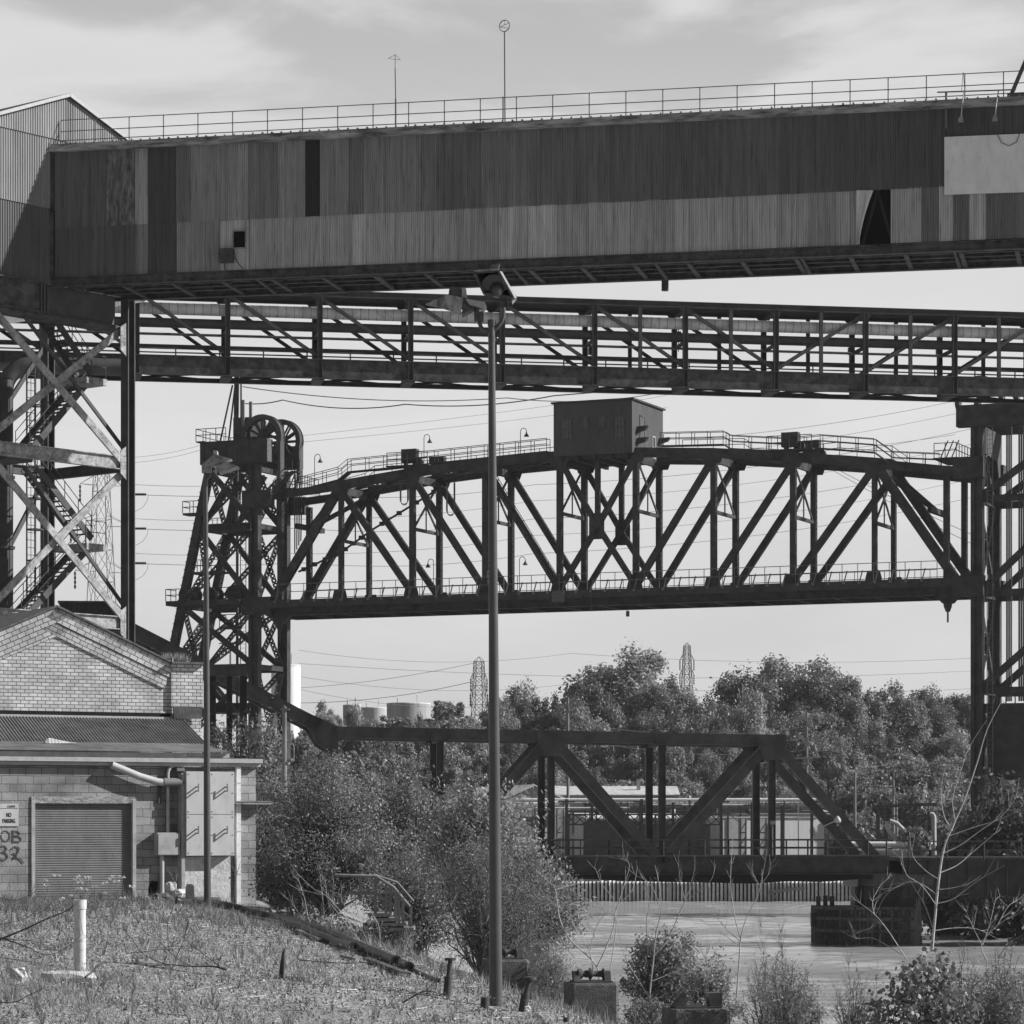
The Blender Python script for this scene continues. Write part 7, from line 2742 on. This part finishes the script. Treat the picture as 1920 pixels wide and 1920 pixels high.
shrub('bush', 'dark fill bush at the base of the large rounded bush', 560, 1725, 1560, 73, 160, 6000, .05, stems=22, seed=10, tonev=.7, group=SG)
shrub('bush', 'bush closing the gap between the stair and the willow bush', 785, 1800, 1590, 71, 130, 11000, .042, stems=30, aspect=.35, seed=21, tonev=.8, group=SG)
shrub('bush', 'dark low bush below the stair at the water side', 735, 1815, 1700, 68, 110, 6000, .04, stems=22, aspect=.35, seed=22, tonev=.7, group=SG)
shrub('bush', 'round shrub at the water edge behind the empty pedestal', 1245, 1900, 1742, 60, 180, 11000, .042, 'leaf_mid', 34, .4, 11, group=SG)
shrub('bush', 'low shrub right of the empty pedestal', 1330, 1945, 1800, 52, 130, 6000, .036, 'leaf_mid', 24, .4, 12, group=SG)
shrub('bush', 'leggy weed shrub in front of the open water', 1470, 1960, 1770, 45, 150, 3600, .022, 'leaf_mid', 26, .35, 13, upright=.9, group=SG)
shrub('bush', 'small dark shrub at the bottom edge before the water', 1500, 1950, 1830, 47, 80, 4200, .028, 'leaf_mid', 20, .4, 14, tonev=.9, group=SG)
shrub('bush', 'low weeds between the lone and the empty pedestals', 1215, 1960, 1855, 49, 110, 3500, .03, 'leaf_mid', 24, .3, 15, upright=.9, group=SG)
shrub('poplar_sucker', 'young poplar with broad coin shaped leaves at the bottom right', 1730, 1990, 1775, 36, 210, 2600, .029, 'leaf_near', 16, .8, 16, upright=.8, cat='young tree', droop=.0)
shrub('bush', 'dense dark brush in the bottom right corner', 1860, 1985, 1812, 40, 230, 8000, .026, 'leaf_mid', 30, .4, 17, tonev=.8, group=SG)
shrub('bush', 'brush behind the young poplar at the bottom edge', 1660, 1990, 1880, 44, 220, 5000, .028, 'leaf_mid', 24, .35, 18, tonev=.9, group=SG)
shrub('bush', 'grassy shrub at the right of the farthest pedestal', 1045, 1880, 1770, 62, 110, 4500, .045, 'grass', 24, .15, 19, upright=.95, group=SG)
# shaded growth on the right-hand bank
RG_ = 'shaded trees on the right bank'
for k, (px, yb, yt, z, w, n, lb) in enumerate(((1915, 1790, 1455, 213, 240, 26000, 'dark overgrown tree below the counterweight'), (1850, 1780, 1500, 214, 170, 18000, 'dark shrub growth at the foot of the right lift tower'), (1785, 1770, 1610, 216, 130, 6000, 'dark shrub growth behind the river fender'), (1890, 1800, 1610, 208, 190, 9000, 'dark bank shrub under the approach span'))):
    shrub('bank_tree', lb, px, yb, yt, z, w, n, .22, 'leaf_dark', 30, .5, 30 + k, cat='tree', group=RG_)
for k, (px, yb, yt, z, w, lb) in enumerate(((1250, 1520, 1460, 366, 150, 'scrub clump behind the long shed'), (1585, 1560, 1468, 352, 130, 'scrub clump behind the warehouse end'), (1660, 1545, 1465, 350, 150, 'grassy scrub clump on the brushy slope above the slat fence'), (1740, 1560, 1480, 348, 150, 'scrub clump above the right end of the slat fence'), (1800, 1590, 1500, 340, 120, 'scrub clump near the right lift tower foot'), (1720, 1500, 1420, 372, 170, 'upper scrub clump below the bright-topped trees'), (1620, 1600, 1530, 340, 130, 'low scrub clump behind the dark container'), (1715, 1600, 1560, 316, 50, 'dark creeper mound at the right hose end'))):
    shrub('scrub', lb, px, yb, yt, z, w, 5500, .3, 'leaf_far', 30, .45, 50 + k, cat='scrub', tonev=.85, group='scrub on the far slope')

# ------------------------------------------------------------------ bare saplings


def bez(pts, n):
    P = [V(p) for p in pts]
    out = []
    for i in range(len(P) - 1):
        p0, p1, p2, p3 = P[max(i - 1, 0)], P[i], P[i + 1], P[min(i + 2, len(P) - 1)]
        for k in range(n):
            t = k / n
            out.append(.5 * ((2 * p1) + (p2 - p0) * t + (2 * p0 - 5 * p1 + 4 * p2 - p3) * t * t + (3 * p1 - p0 - 3 * p2 + p3) * t ** 3))
    return out + [P[-1]]


def sapling(name, label, z, branches, m='pale_bark', twigs=10, tw=.35, seed=0, cat='sapling', group=None, r0=.019, dz=.5):
    """branches: photo polylines (list of points, base radius factor); twigs sprout from them"""
    rg = np.random.default_rng(seed)
    O = PX(branches[0][0][0][0], branches[0][0][0][1], z)
    trunk = tws = MB()
    for bi, (pts, rf) in enumerate(branches):
        dd = rg.uniform(-dz, dz) if bi else 0
        n = len(pts)
        P = bez([PX(px, py, z + dd * (i / max(1, n - 1))) - O for i, (px, py) in enumerate(pts)], 5)
        k = len(P)
        trunk.tube(P, [r0 * rf * (1 - .8 * i / (k - 1)) for i in range(k)], 7, cap=True)
        for j in range(int(twigs * 1.6)):
            i = rg.integers(k // 4, k)
            p = P[i]
            d0 = (P[min(i + 1, k - 1)] - P[max(i - 1, 0)]).normalized()
            d = (d0 + V((rg.normal(0, .55), rg.normal(0, .5), .25 + rg.normal(0, .3)))).normalized()
            L_ = tw * rg.uniform(.3, 1.0)
            q = [p, p + d * L_ * .5 + V((0, 0, .03 * L_)), p + d * L_ + V((0, 0, .18 * L_))]
            tws.tube(q, [r0 * .22, r0 * .16, r0 * .07], 4, cap=False)
            if rg.random() < .5:
                e = q[1] + (d + V(rg.normal(0, .5, 3))).normalized() * L_ * .4
                tws.tube([q[1], e], [r0 * .13, r0 * .06], 4, cap=False)
    tag(trunk.obj(name, M[m], None, tuple(O)), label, cat, group)


BG = 'bare saplings in front of the river'
sapling('bare_sapling', 'pale leafless tree with arching side branches crossing the right lift tower', 50, [
    ([(1747, 1785), (1753, 1720), (1760, 1650), (1770, 1590), (1785, 1552), (1808, 1500), (1832, 1430), (1850, 1370), (1876, 1318)], 1.35),
    ([(1768, 1600), (1800, 1585), (1840, 1556), (1880, 1528), (1905, 1496)], .6), ([(1764, 1636), (1795, 1622), (1825, 1597), (1868, 1560)], .55),
    ([(1760, 1668), (1790, 1664), (1820, 1655), (1840, 1640)], .45), ([(1758, 1694), (1790, 1684), (1835, 1650), (1885, 1622)], .45),
    ([(1753, 1745), (1790, 1740), (1832, 1742), (1870, 1760)], .45), ([(1785, 1552), (1772, 1535), (1765, 1500), (1768, 1455), (1782, 1420)], .5),
    ([(1782, 1560), (1790, 1540), (1786, 1500), (1800, 1450), (1818, 1400), (1850, 1350)], .55), ([(1762, 1650), (1735, 1632), (1712, 1605), (1705, 1560)], .45),
    ([(1757, 1700), (1728, 1660), (1700, 1640), (1692, 1610)], .4), ([(1778, 1568), (1830, 1550), (1870, 1538), (1918, 1516)], .4),
    ([(1760, 1680), (1722, 1655), (1690, 1658), (1660, 1680), (1640, 1720)], .4), ([(1752, 1750), (1735, 1700), (1712, 1660), (1690, 1622)], .35)], 'pale_bark', 3, .35, 1, group=BG)
sapling('bare_sapling', 'leafless sapling forking low behind the lone pedestal', 56, [
    ([(1124, 1838), (1120, 1815), (1105, 1795), (1072, 1765), (1050, 1725), (1041, 1668), (1030, 1655), (1005, 1630)], 1.0),
    ([(1120, 1812), (1135, 1780), (1150, 1740), (1157, 1700), (1185, 1670), (1195, 1625)], .9), ([(1112, 1830), (1106, 1785), (1080, 1745), (1070, 1720)], .6),
    ([(1141, 1838), (1150, 1780), (1155, 1735), (1152, 1690), (1130, 1660), (1115, 1625)], .6), ([(1106, 1785), (1115, 1745), (1135, 1706), (1120, 1690)], .4),
    ([(1156, 1705), (1170, 1660), (1180, 1620), (1160, 1610)], .5), ([(1041, 1668), (1070, 1660), (1090, 1655)], .3), ([(1040, 1692), (1020, 1685), (1003, 1682)], .3)], 'pale_bark', 6, .3, 2, group=BG)
sapling('bare_sapling', 'leafless sapling with upright forks standing beside the round shrub', 52, [
    ([(1222, 1905), (1218, 1870), (1225, 1800), (1230, 1750), (1240, 1705), (1236, 1660), (1228, 1622)], .95), ([(1218, 1870), (1195, 1835), (1170, 1790), (1157, 1735)], .6),
    ([(1226, 1790), (1250, 1765), (1275, 1710), (1285, 1690), (1330, 1655), (1342, 1620)], .7), ([(1240, 1705), (1220, 1660), (1190, 1640)], .4),
    ([(1285, 1690), (1275, 1650), (1272, 1610)], .45), ([(1222, 1840), (1260, 1825), (1330, 1800), (1375, 1790)], .5), ([(1215, 1790), (1212, 1730), (1217, 1690), (1200, 1650)], .5),
    ([(1285, 1690), (1300, 1640), (1303, 1615)], .35), ([(1338, 1800), (1345, 1775), (1358, 1762)], .3)], 'pale_bark', 6, .28, 3, group=BG)
sapling('bare_sapling', 'leafless sapling with a Y fork centred over the open water', 54, [
    ([(1381, 1870), (1386, 1800), (1389, 1760), (1400, 1720), (1420, 1680), (1430, 1640), (1437, 1600)], .8), ([(1389, 1762), (1378, 1720), (1370, 1660), (1372, 1600), (1374, 1570)], .6),
    ([(1386, 1772), (1350, 1748), (1318, 1728)], .5), ([(1388, 1765), (1360, 1740), (1340, 1712), (1335, 1680)], .4), ([(1424, 1660), (1412, 1640), (1405, 1628)], .3), ([(1424, 1662), (1440, 1640), (1444, 1620)], .3)], 'pale_bark', 6, .25, 4, group=BG)
sapling('bare_sapling', 'spindly sapling leaning over the river fender', 48, [
    ([(1700, 1800), (1665, 1745), (1637, 1712), (1600, 1685)], .6), ([(1637, 1712), (1650, 1680), (1690, 1660)], .35), ([(1640, 1716), (1636, 1690), (1650, 1662), (1672, 1640)], .4), ([(1690, 1790), (1640, 1760), (1605, 1760), (1608, 1748), (1640, 1740)], .35)], 'pale_bark', 5, .3, 5, group=BG)
sapling('bare_sapling', 'thin sapling with curling tips in the bottom right', 45, [
    ([(1850, 1800), (1840, 1770), (1870, 1735), (1900, 1715), (1920, 1690)], .6), ([(1842, 1772), (1855, 1735), (1866, 1690), (1875, 1680)], .45), ([(1850, 1800), (1850, 1850), (1855, 1900)], .5), ([(1840, 1770), (1825, 1740), (1810, 1705)], .3), ([(1870, 1735), (1890, 1700), (1905, 1690)], .3), ([(1920, 1870), (1850, 1850), (1790, 1830), (1740, 1790)], .5)], 'pale_bark', 6, .3, 6, group=BG)
for k, (px, y0, y1, z, lb) in enumerate(((1430, 1925, 1740, 44, 'thin weedy stem left of the small dark shrub'), (1465, 1925, 1750, 45, 'tallest thin weedy stem above the small dark shrub'), (1590, 1930, 1800, 43, 'thin weedy stem standing before open water'), (1640, 1930, 1830, 42, 'thin stem left of the young poplar'), (1320, 1925, 1790, 46, 'thin stem above the empty pedestal'))):
    sapling('weed_stem', lb, z, [([(px, y0), (px + 4, (y0 + y1) // 2), (px - 3 + 2 * k, y1)], .35)], 'twig', 16, .3, 70 + k, cat='weed', group='weed stems by the water')
sapling('bare_sapling', 'pale branching sapling at the left of the bank stair', 68, [
    ([(690, 1755), (665, 1735), (630, 1700), (612, 1680), (590, 1668), (560, 1640), (545, 1620)], .7), ([(612, 1680), (610, 1655), (600, 1640)], .4), ([(690, 1755), (700, 1725), (706, 1690), (702, 1650)], .5), ([(615, 1688), (640, 1720), (660, 1750), (672, 1758)], .45), ([(612, 1680), (580, 1672), (562, 1668)], .3)], 'pale_bark', 5, .35, 8)
sapling('bare_sapling', 'thin dead saplings in front of the block building wall', 58, [
    ([(435, 1757), (437, 1690), (444, 1635)], .45), ([(443, 1640), (452, 1615), (462, 1605)], .3), ([(443, 1640), (433, 1622), (428, 1612)], .3)], 'twig', 3, .2, 9)
sapling('bare_sapling', 'thin forked dead stem on the gravel below the rubble heap', 50, [
    ([(316, 1775), (315, 1730), (325, 1700), (328, 1660), (317, 1632)], .5), ([(328, 1662), (332, 1642), (335, 1640)], .3), ([(366, 1770), (370, 1720), (368, 1690)], .3)], 'twig', 4, .2, 10)
sapling('dead_branch', 'fallen dead branch lying on the gravel right of the white pipe', 38, [
    ([(425, 1818), (400, 1812), (360, 1812), (310, 1808), (240, 1806)], 1.0), ([(360, 1812), (330, 1795), (300, 1768), (272, 1748)], .6), ([(310, 1808), (270, 1790), (245, 1757)], .5), ([(412, 1812), (390, 1795), (350, 1765), (325, 1740)], .5), ([(330, 1795), (345, 1760), (353, 1720)], .4), ([(240, 1787), (290, 1782), (330, 1770), (355, 1745)], .4), ([(408, 1812), (413, 1795)], .5)], 'bark', 7, .22, 11, cat='branch', r0=.016, dz=.8)
sapling('dead_branch', 'long dark bough arching in from the left edge across the grass', 31, [
    ([(-10, 1765), (40, 1745), (90, 1722), (125, 1708), (142, 1697)], .9), ([(0, 1758), (50, 1775), (85, 1790), (120, 1780), (155, 1750)], .5), ([(8, 1760), (60, 1765), (130, 1772)], .35), ([(48, 1742), (50, 1710), (60, 1660)], .3), ([(-10, 1735), (40, 1725), (80, 1708)], .3), ([(-5, 1682), (30, 1688), (60, 1676)], .3)], 'bark', 4, .25, 12, cat='branch', r0=.014)
sapling('dead_branch', 'crooked twigs at the bottom left corner', 29, [
    ([(-10, 1880), (30, 1878), (50, 1868), (85, 1852)], .6), ([(160, 1832), (175, 1820), (185, 1808), (200, 1808)], .9), ([(30, 1878), (70, 1888)], .4)], 'bark', 4, .2, 13, cat='branch', r0=.012)
for k, (pts, lb) in enumerate(((((600, 1755), (640, 1795), (700, 1830), (780, 1860)), 'pale dead bough lying along the lower pipes'), (((690, 1760), (740, 1790), (800, 1830)), 'dead bough lying under the willow bush'), (((755, 1880), (800, 1858), (840, 1870)), 'dark fallen branch left of the short rusty post'), (((560, 1800), (650, 1806), (720, 1802)), 'thin fallen stem across the gravel'))):
    g = GP(*pts[0])
    sapling('dead_branch', lb, g.y - 1.5, [(list(pts), .8), ([pts[1], (pts[1][0] + 22, pts[1][1] - 28), (pts[1][0] + 30, pts[1][1] - 52)], .4)], 'pale_bark' if k < 2 else 'bark', 6, .3, 80 + k, cat='branch', r0=.016)

for k, (b0, fan, z, lb) in enumerate(((( 735, 1835), ((600, 1660), (640, 1690), (690, 1700), (660, 1740), (770, 1750)), 60, 'pale branch tangle below the bank stair'), ((800, 1850), ((720, 1770), (760, 1740), (830, 1770), (690, 1800)), 58, 'pale branch tangle left of the capped post'), ((590, 1745), ((560, 1650), (600, 1640), (545, 1690), (640, 1690)), 66, 'pale branch tangle at the foot of the old wooden pole'))):
    rgx = random.Random(90 + k)
    sapling('dead_branch', lb, z, [([b0, ((b0[0] * 2 + q[0]) / 3 + rgx.uniform(-14, 14), (b0[1] * 2 + q[1]) / 3 + rgx.uniform(-4, 16)), ((b0[0] + 2 * q[0]) / 3 + rgx.uniform(-12, 12), (b0[1] + 2 * q[1]) / 3 + rgx.uniform(-8, 14)), q], rgx.uniform(.5, .9)) for q in fan], 'pale_bark', 6, .4, 95 + k, cat='branch', group='branch tangles on the bank', r0=.02)
for k, (px, yt, z, w, n, lb) in enumerate(((1790, 1740, 41, 190, 900, 'thin twiggy thicket behind the young poplar'), (1880, 1760, 42, 160, 1500, 'twiggy thicket in the bottom right corner'), (1600, 1810, 44, 120, 500, 'sparse twiggy weeds left of the young poplar'), (1440, 1770, 46, 130, 700, 'sparse twiggy weeds before the middle of the river'), (1040, 1790, 58, 120, 500, 'sparse twiggy weeds right of the main lamp pole'))):
    shrub('thicket', lb, px, 1985, yt, z, w, n, .022, 'leaf_mid', 34, .35, 120 + k, upright=.9, cat='thicket', group='twiggy thickets by the river')
# ------------------------------------------------------------------ wildflowers, grass
rgf = random.Random(5)
fl_p = [(83, 1650), (100, 1640), (88, 1660), (108, 1642), (116, 1685), (140, 1648), (146, 1643), (150, 1655), (154, 1650), (165, 1645), (168, 1650), (177, 1662), (197, 1655), (205, 1648), (212, 1643), (218, 1652), (229, 1644), (247, 1662), (136, 1680), (195, 1674), (230, 1684), (160, 1668), (148, 1666)]
for k, (px, yt) in enumerate(fl_p):
    z = 62 + rgf.uniform(-2, 2)
    p = PX(px, yt, z)
    gz_ = ground_z(p.x, z)
    b0 = V((p.x + rgf.uniform(-.25, .25), z, gz_))
    t = thing('wildflower', 'tall white umbel wildflower in the grass before the roller door', 'wildflower', tuple(b0), 0, 'wildflowers before the roller door')
    e = p - b0
    MB().tube([(0, 0, 0), e * .5 + V((rgf.uniform(-.05, .05), 0, .03)), e], .006, 4, cap=False).obj('stem', M['twig'], t)
    n = 26
    a = rng.random((n, 3)) - .5
    pos = np.array(e) + a * np.array([.13, .13, .045])
    link('flower_head', quad_mesh('flower_head', leaves(pos, np.tile([0, 0, 1.0], (n, 1)), .022, .8, .3), 4, M['petal'], np.ones(n)), t)

N = 150000
ys = 25 + 51 * rng.random(N) ** 1.25
lo = -.176 * ys
hi_ = np.array([crest(y) for y in np.linspace(20, 80, 400)])
hi_ = np.interp(ys, np.linspace(20, 80, 400), hi_) + 1.2
xs = lo + (hi_ - lo) * rng.random(N)
pn = np.sin(xs * .9 + 1.3 * np.sin(ys * .21)) + np.sin(ys * .43 + xs * .35) + .8 * np.sin(xs * 2.3 + ys * 1.1)
rightness = np.clip((xs - lo) / (hi_ - lo), 0, 1)
dens = np.clip(.40 + .36 * pn - 0.8 * rightness ** 1.3 * (ys > 29) - .15 * (ys > 50) * (ys < 64), .03, 1)
keep = rng.random(N) < dens
xs, ys, pn = xs[keep], ys[keep], pn[keep]
n = len(xs)
zs = np.array([ground_z(float(x), float(y)) for x, y in zip(xs, ys)]) - .01
h = (.03 + .085 * rng.random(n) ** 2) * (1 + .35 * np.clip(pn, -1, 1.5)) + .13 * (rng.random(n) < .03)
h *= np.clip(1.15 - .009 * (ys - 25), .55, 1.2)
lean_ = rng.normal(0, .5, (n, 2)) * h[:, None]
base = np.stack([xs, ys, zs], 1)
tip = base + np.stack([lean_[:, 0], lean_[:, 1], h], 1)
an = rng.random(n) * 6.28
w = np.stack([np.cos(an), np.sin(an), 0 * an], 1) * (.005 + .00012 * (ys[:, None] - 25))
v = np.stack([base - w, base + w, tip], 1).reshape(-1, 3)
tn = np.clip(rng.normal(1, .3, n), .35, 2.0)
tag(link('grass', quad_mesh('grass', v, 3, M['grass'], tn)), 'patchy rough grass over the gravel slope', 'grass', kind='stuff')
# rough grass on the lower bank by the pedestals
N = 9000
ys = 42 + 40 * rng.random(N)
cr_ = np.interp(ys, np.linspace(20, 80, 400), [crest(y) for y in np.linspace(20, 80, 400)])
xs = cr_ + .3 + 9 * rng.random(N)
zs = np.array([ground_z(float(x), float(y)) for x, y in zip(xs, ys)])
h = .08 + .28 * rng.random(N) ** 2
base = np.stack([xs, ys, zs], 1)
tip = base + np.stack([rng.normal(0, .35, N) * h, rng.normal(0, .35, N) * h, h], 1)
an = rng.random(N) * 6.28
w = np.stack([np.cos(an), np.sin(an), 0 * an], 1) * .014
tag(link('bank_grass', quad_mesh('bank_grass', np.stack([base - w, base + w, tip], 1).reshape(-1, 3), 3, M['grass'], np.clip(rng.normal(.85, .25, N), .3, 1.6))), 'long grass on the lower river bank', 'grass', kind='stuff')
# loose gravel
N = 30000
ys = 27 + 42 * rng.random(N)
cr_ = np.interp(ys, np.linspace(20, 80, 400), [crest(y) for y in np.linspace(20, 80, 400)])
lo = -.176 * ys
xs = lo + (cr_ + 1 - lo) * rng.random(N) ** .6
zs = np.array([ground_z(float(x), float(y)) for x, y in zip(xs, ys)])
c = np.stack([xs, ys, zs], 1)
s = (.012 + .03 * rng.random(N) ** 2)[:, None]
a = rng.normal(0, 1, (N, 3)); a[:, 2] *= .3
a /= np.linalg.norm(a, axis=1, keepdims=True)
b_ = np.stack([-a[:, 1], a[:, 0], 0 * a[:, 0]], 1)
up_ = np.array([0, 0, 1.0])
p = [c + a * s, c + b_ * s, c - a * s, c - b_ * s, c + up_ * s * .9]
tri = np.concatenate([np.stack([p[i], p[(i + 1) % 4], p[4]], 1) for i in range(4)], 0).reshape(-1, 3)
tag(link('gravel', quad_mesh('gravel', tri, 3, mat('gravel_stones', .24, .9, .5, 30, tone=True), np.tile(np.clip(rng.normal(1, .35, N), .4, 2), 4))), 'loose grey gravel stones on the slope', 'gravel', kind='stuff')

# low broad-leaved weeds in patches
NP, NL = 900, 34
ys = 26 + 46 * rng.random(NP) ** 1.3
hi2 = np.interp(ys, np.linspace(20, 80, 400), [crest(y) for y in np.linspace(20, 80, 400)])
lo = -.176 * ys
xs = lo + (hi2 - lo) * rng.random(NP) ** 1.5
cen_ = np.stack([xs, ys, np.array([ground_z(float(x), float(y)) for x, y in zip(xs, ys)])], 1)
r_ = (.05 + .16 * rng.random(NP))[:, None, None]
off_ = rng.normal(0, 1, (NP, NL, 3)) * r_ * np.array([1, 1, .0]) + np.abs(rng.normal(0, .55, (NP, NL, 3))) * r_ * np.array([0, 0, 1.0])
pos = (cen_[:, None, :] + off_).reshape(-1, 3)
tn = np.repeat(np.clip(rng.normal(.8, .3, NP), .3, 1.6), NL) * np.clip(rng.normal(1, .2, NP * NL), .5, 1.6)
tag(link('ground_weeds', quad_mesh('ground_weeds', leaves(pos, np.tile([0.2, -.2, .8], (len(pos), 1)), .02, .4, .8), 4, M['leaf_mid'], tn)), 'low leafy weeds in patches on the gravel', 'weeds', kind='stuff')
# dry straw and twigs lying flat
N = 1600
ys = 27 + 44 * rng.random(N)
hi2 = np.interp(ys, np.linspace(20, 80, 400), [crest(y) for y in np.linspace(20, 80, 400)])
lo = -.176 * ys
xs = lo + (hi2 - lo) * rng.random(N) ** .75
c = np.stack([xs, ys, np.array([ground_z(float(x), float(y)) for x, y in zip(xs, ys)]) + .015], 1)
an = rng.normal(0, .55, N)
d = np.stack([np.cos(an), np.sin(an), rng.normal(0, .06, N)], 1) * (.06 + .2 * rng.random(N) ** 2)[:, None]
w = np.array([0, .003, .004])
tag(link('dry_straw', quad_mesh('dry_straw', np.stack([c - d - w, c + d - w, c + d + w, c - d + w], 1).reshape(-1, 3), 4, M['grass'], np.clip(rng.normal(1.1, .5, N), .3, 2.0))), 'dry straw lying on the gravel', 'straw', kind='stuff')

# taller dry weeds, mostly along the foot of the block building and the crest
N = 1900
ys = np.where(rng.random(N) < .45, 60 + 12 * rng.random(N), 28 + 40 * rng.random(N))
hi2 = np.interp(ys, np.linspace(20, 80, 400), [crest(y) for y in np.linspace(20, 80, 400)])
lo = -.176 * ys
xs = lo + (hi2 + .4 - lo) * rng.random(N) ** 1.2
cen_ = np.stack([xs, ys, np.array([ground_z(float(x), float(y)) for x, y in zip(xs, ys)])], 1)
ns_ = 7
h = (.12 + .3 * rng.random((N, 1)) ** 2) * rng.uniform(.6, 1, (N, ns_))
tipo = np.stack([rng.normal(0, .3, (N, ns_)) * h, rng.normal(0, .3, (N, ns_)) * h, h], 2)
b0 = np.repeat(cen_[:, None, :], ns_, 1)
w = np.array([.004, .001, 0])
tri = np.stack([b0 - w, b0 + w, b0 + tipo], 2).reshape(-1, 3)
tip_ = (b0 + tipo * rng.uniform(.6, 1, (N, ns_, 1))).reshape(-1, 3)
tag(link('dry_weeds', quad_mesh('dry_weeds', tri, 3, M['grass'], np.clip(rng.normal(.7, .35, len(tri) // 3), .2, 1.8))), 'thin dry weed stems scattered over the slope', 'weeds', kind='stuff')

# dark leaf litter on the bank below the crest
N = 26000
ys = 44 + 50 * rng.random(N)
cr_ = np.interp(ys, np.linspace(20, 100, 500), [crest(y) for y in np.linspace(20, 100, 500)])
xs = cr_ + .9 + 8.5 * rng.random(N) ** .9
pos = np.stack([xs, ys, np.array([ground_z(float(x), float(y)) for x, y in zip(xs, ys)]) + .02 + .1 * rng.random(N) ** 3], 1)
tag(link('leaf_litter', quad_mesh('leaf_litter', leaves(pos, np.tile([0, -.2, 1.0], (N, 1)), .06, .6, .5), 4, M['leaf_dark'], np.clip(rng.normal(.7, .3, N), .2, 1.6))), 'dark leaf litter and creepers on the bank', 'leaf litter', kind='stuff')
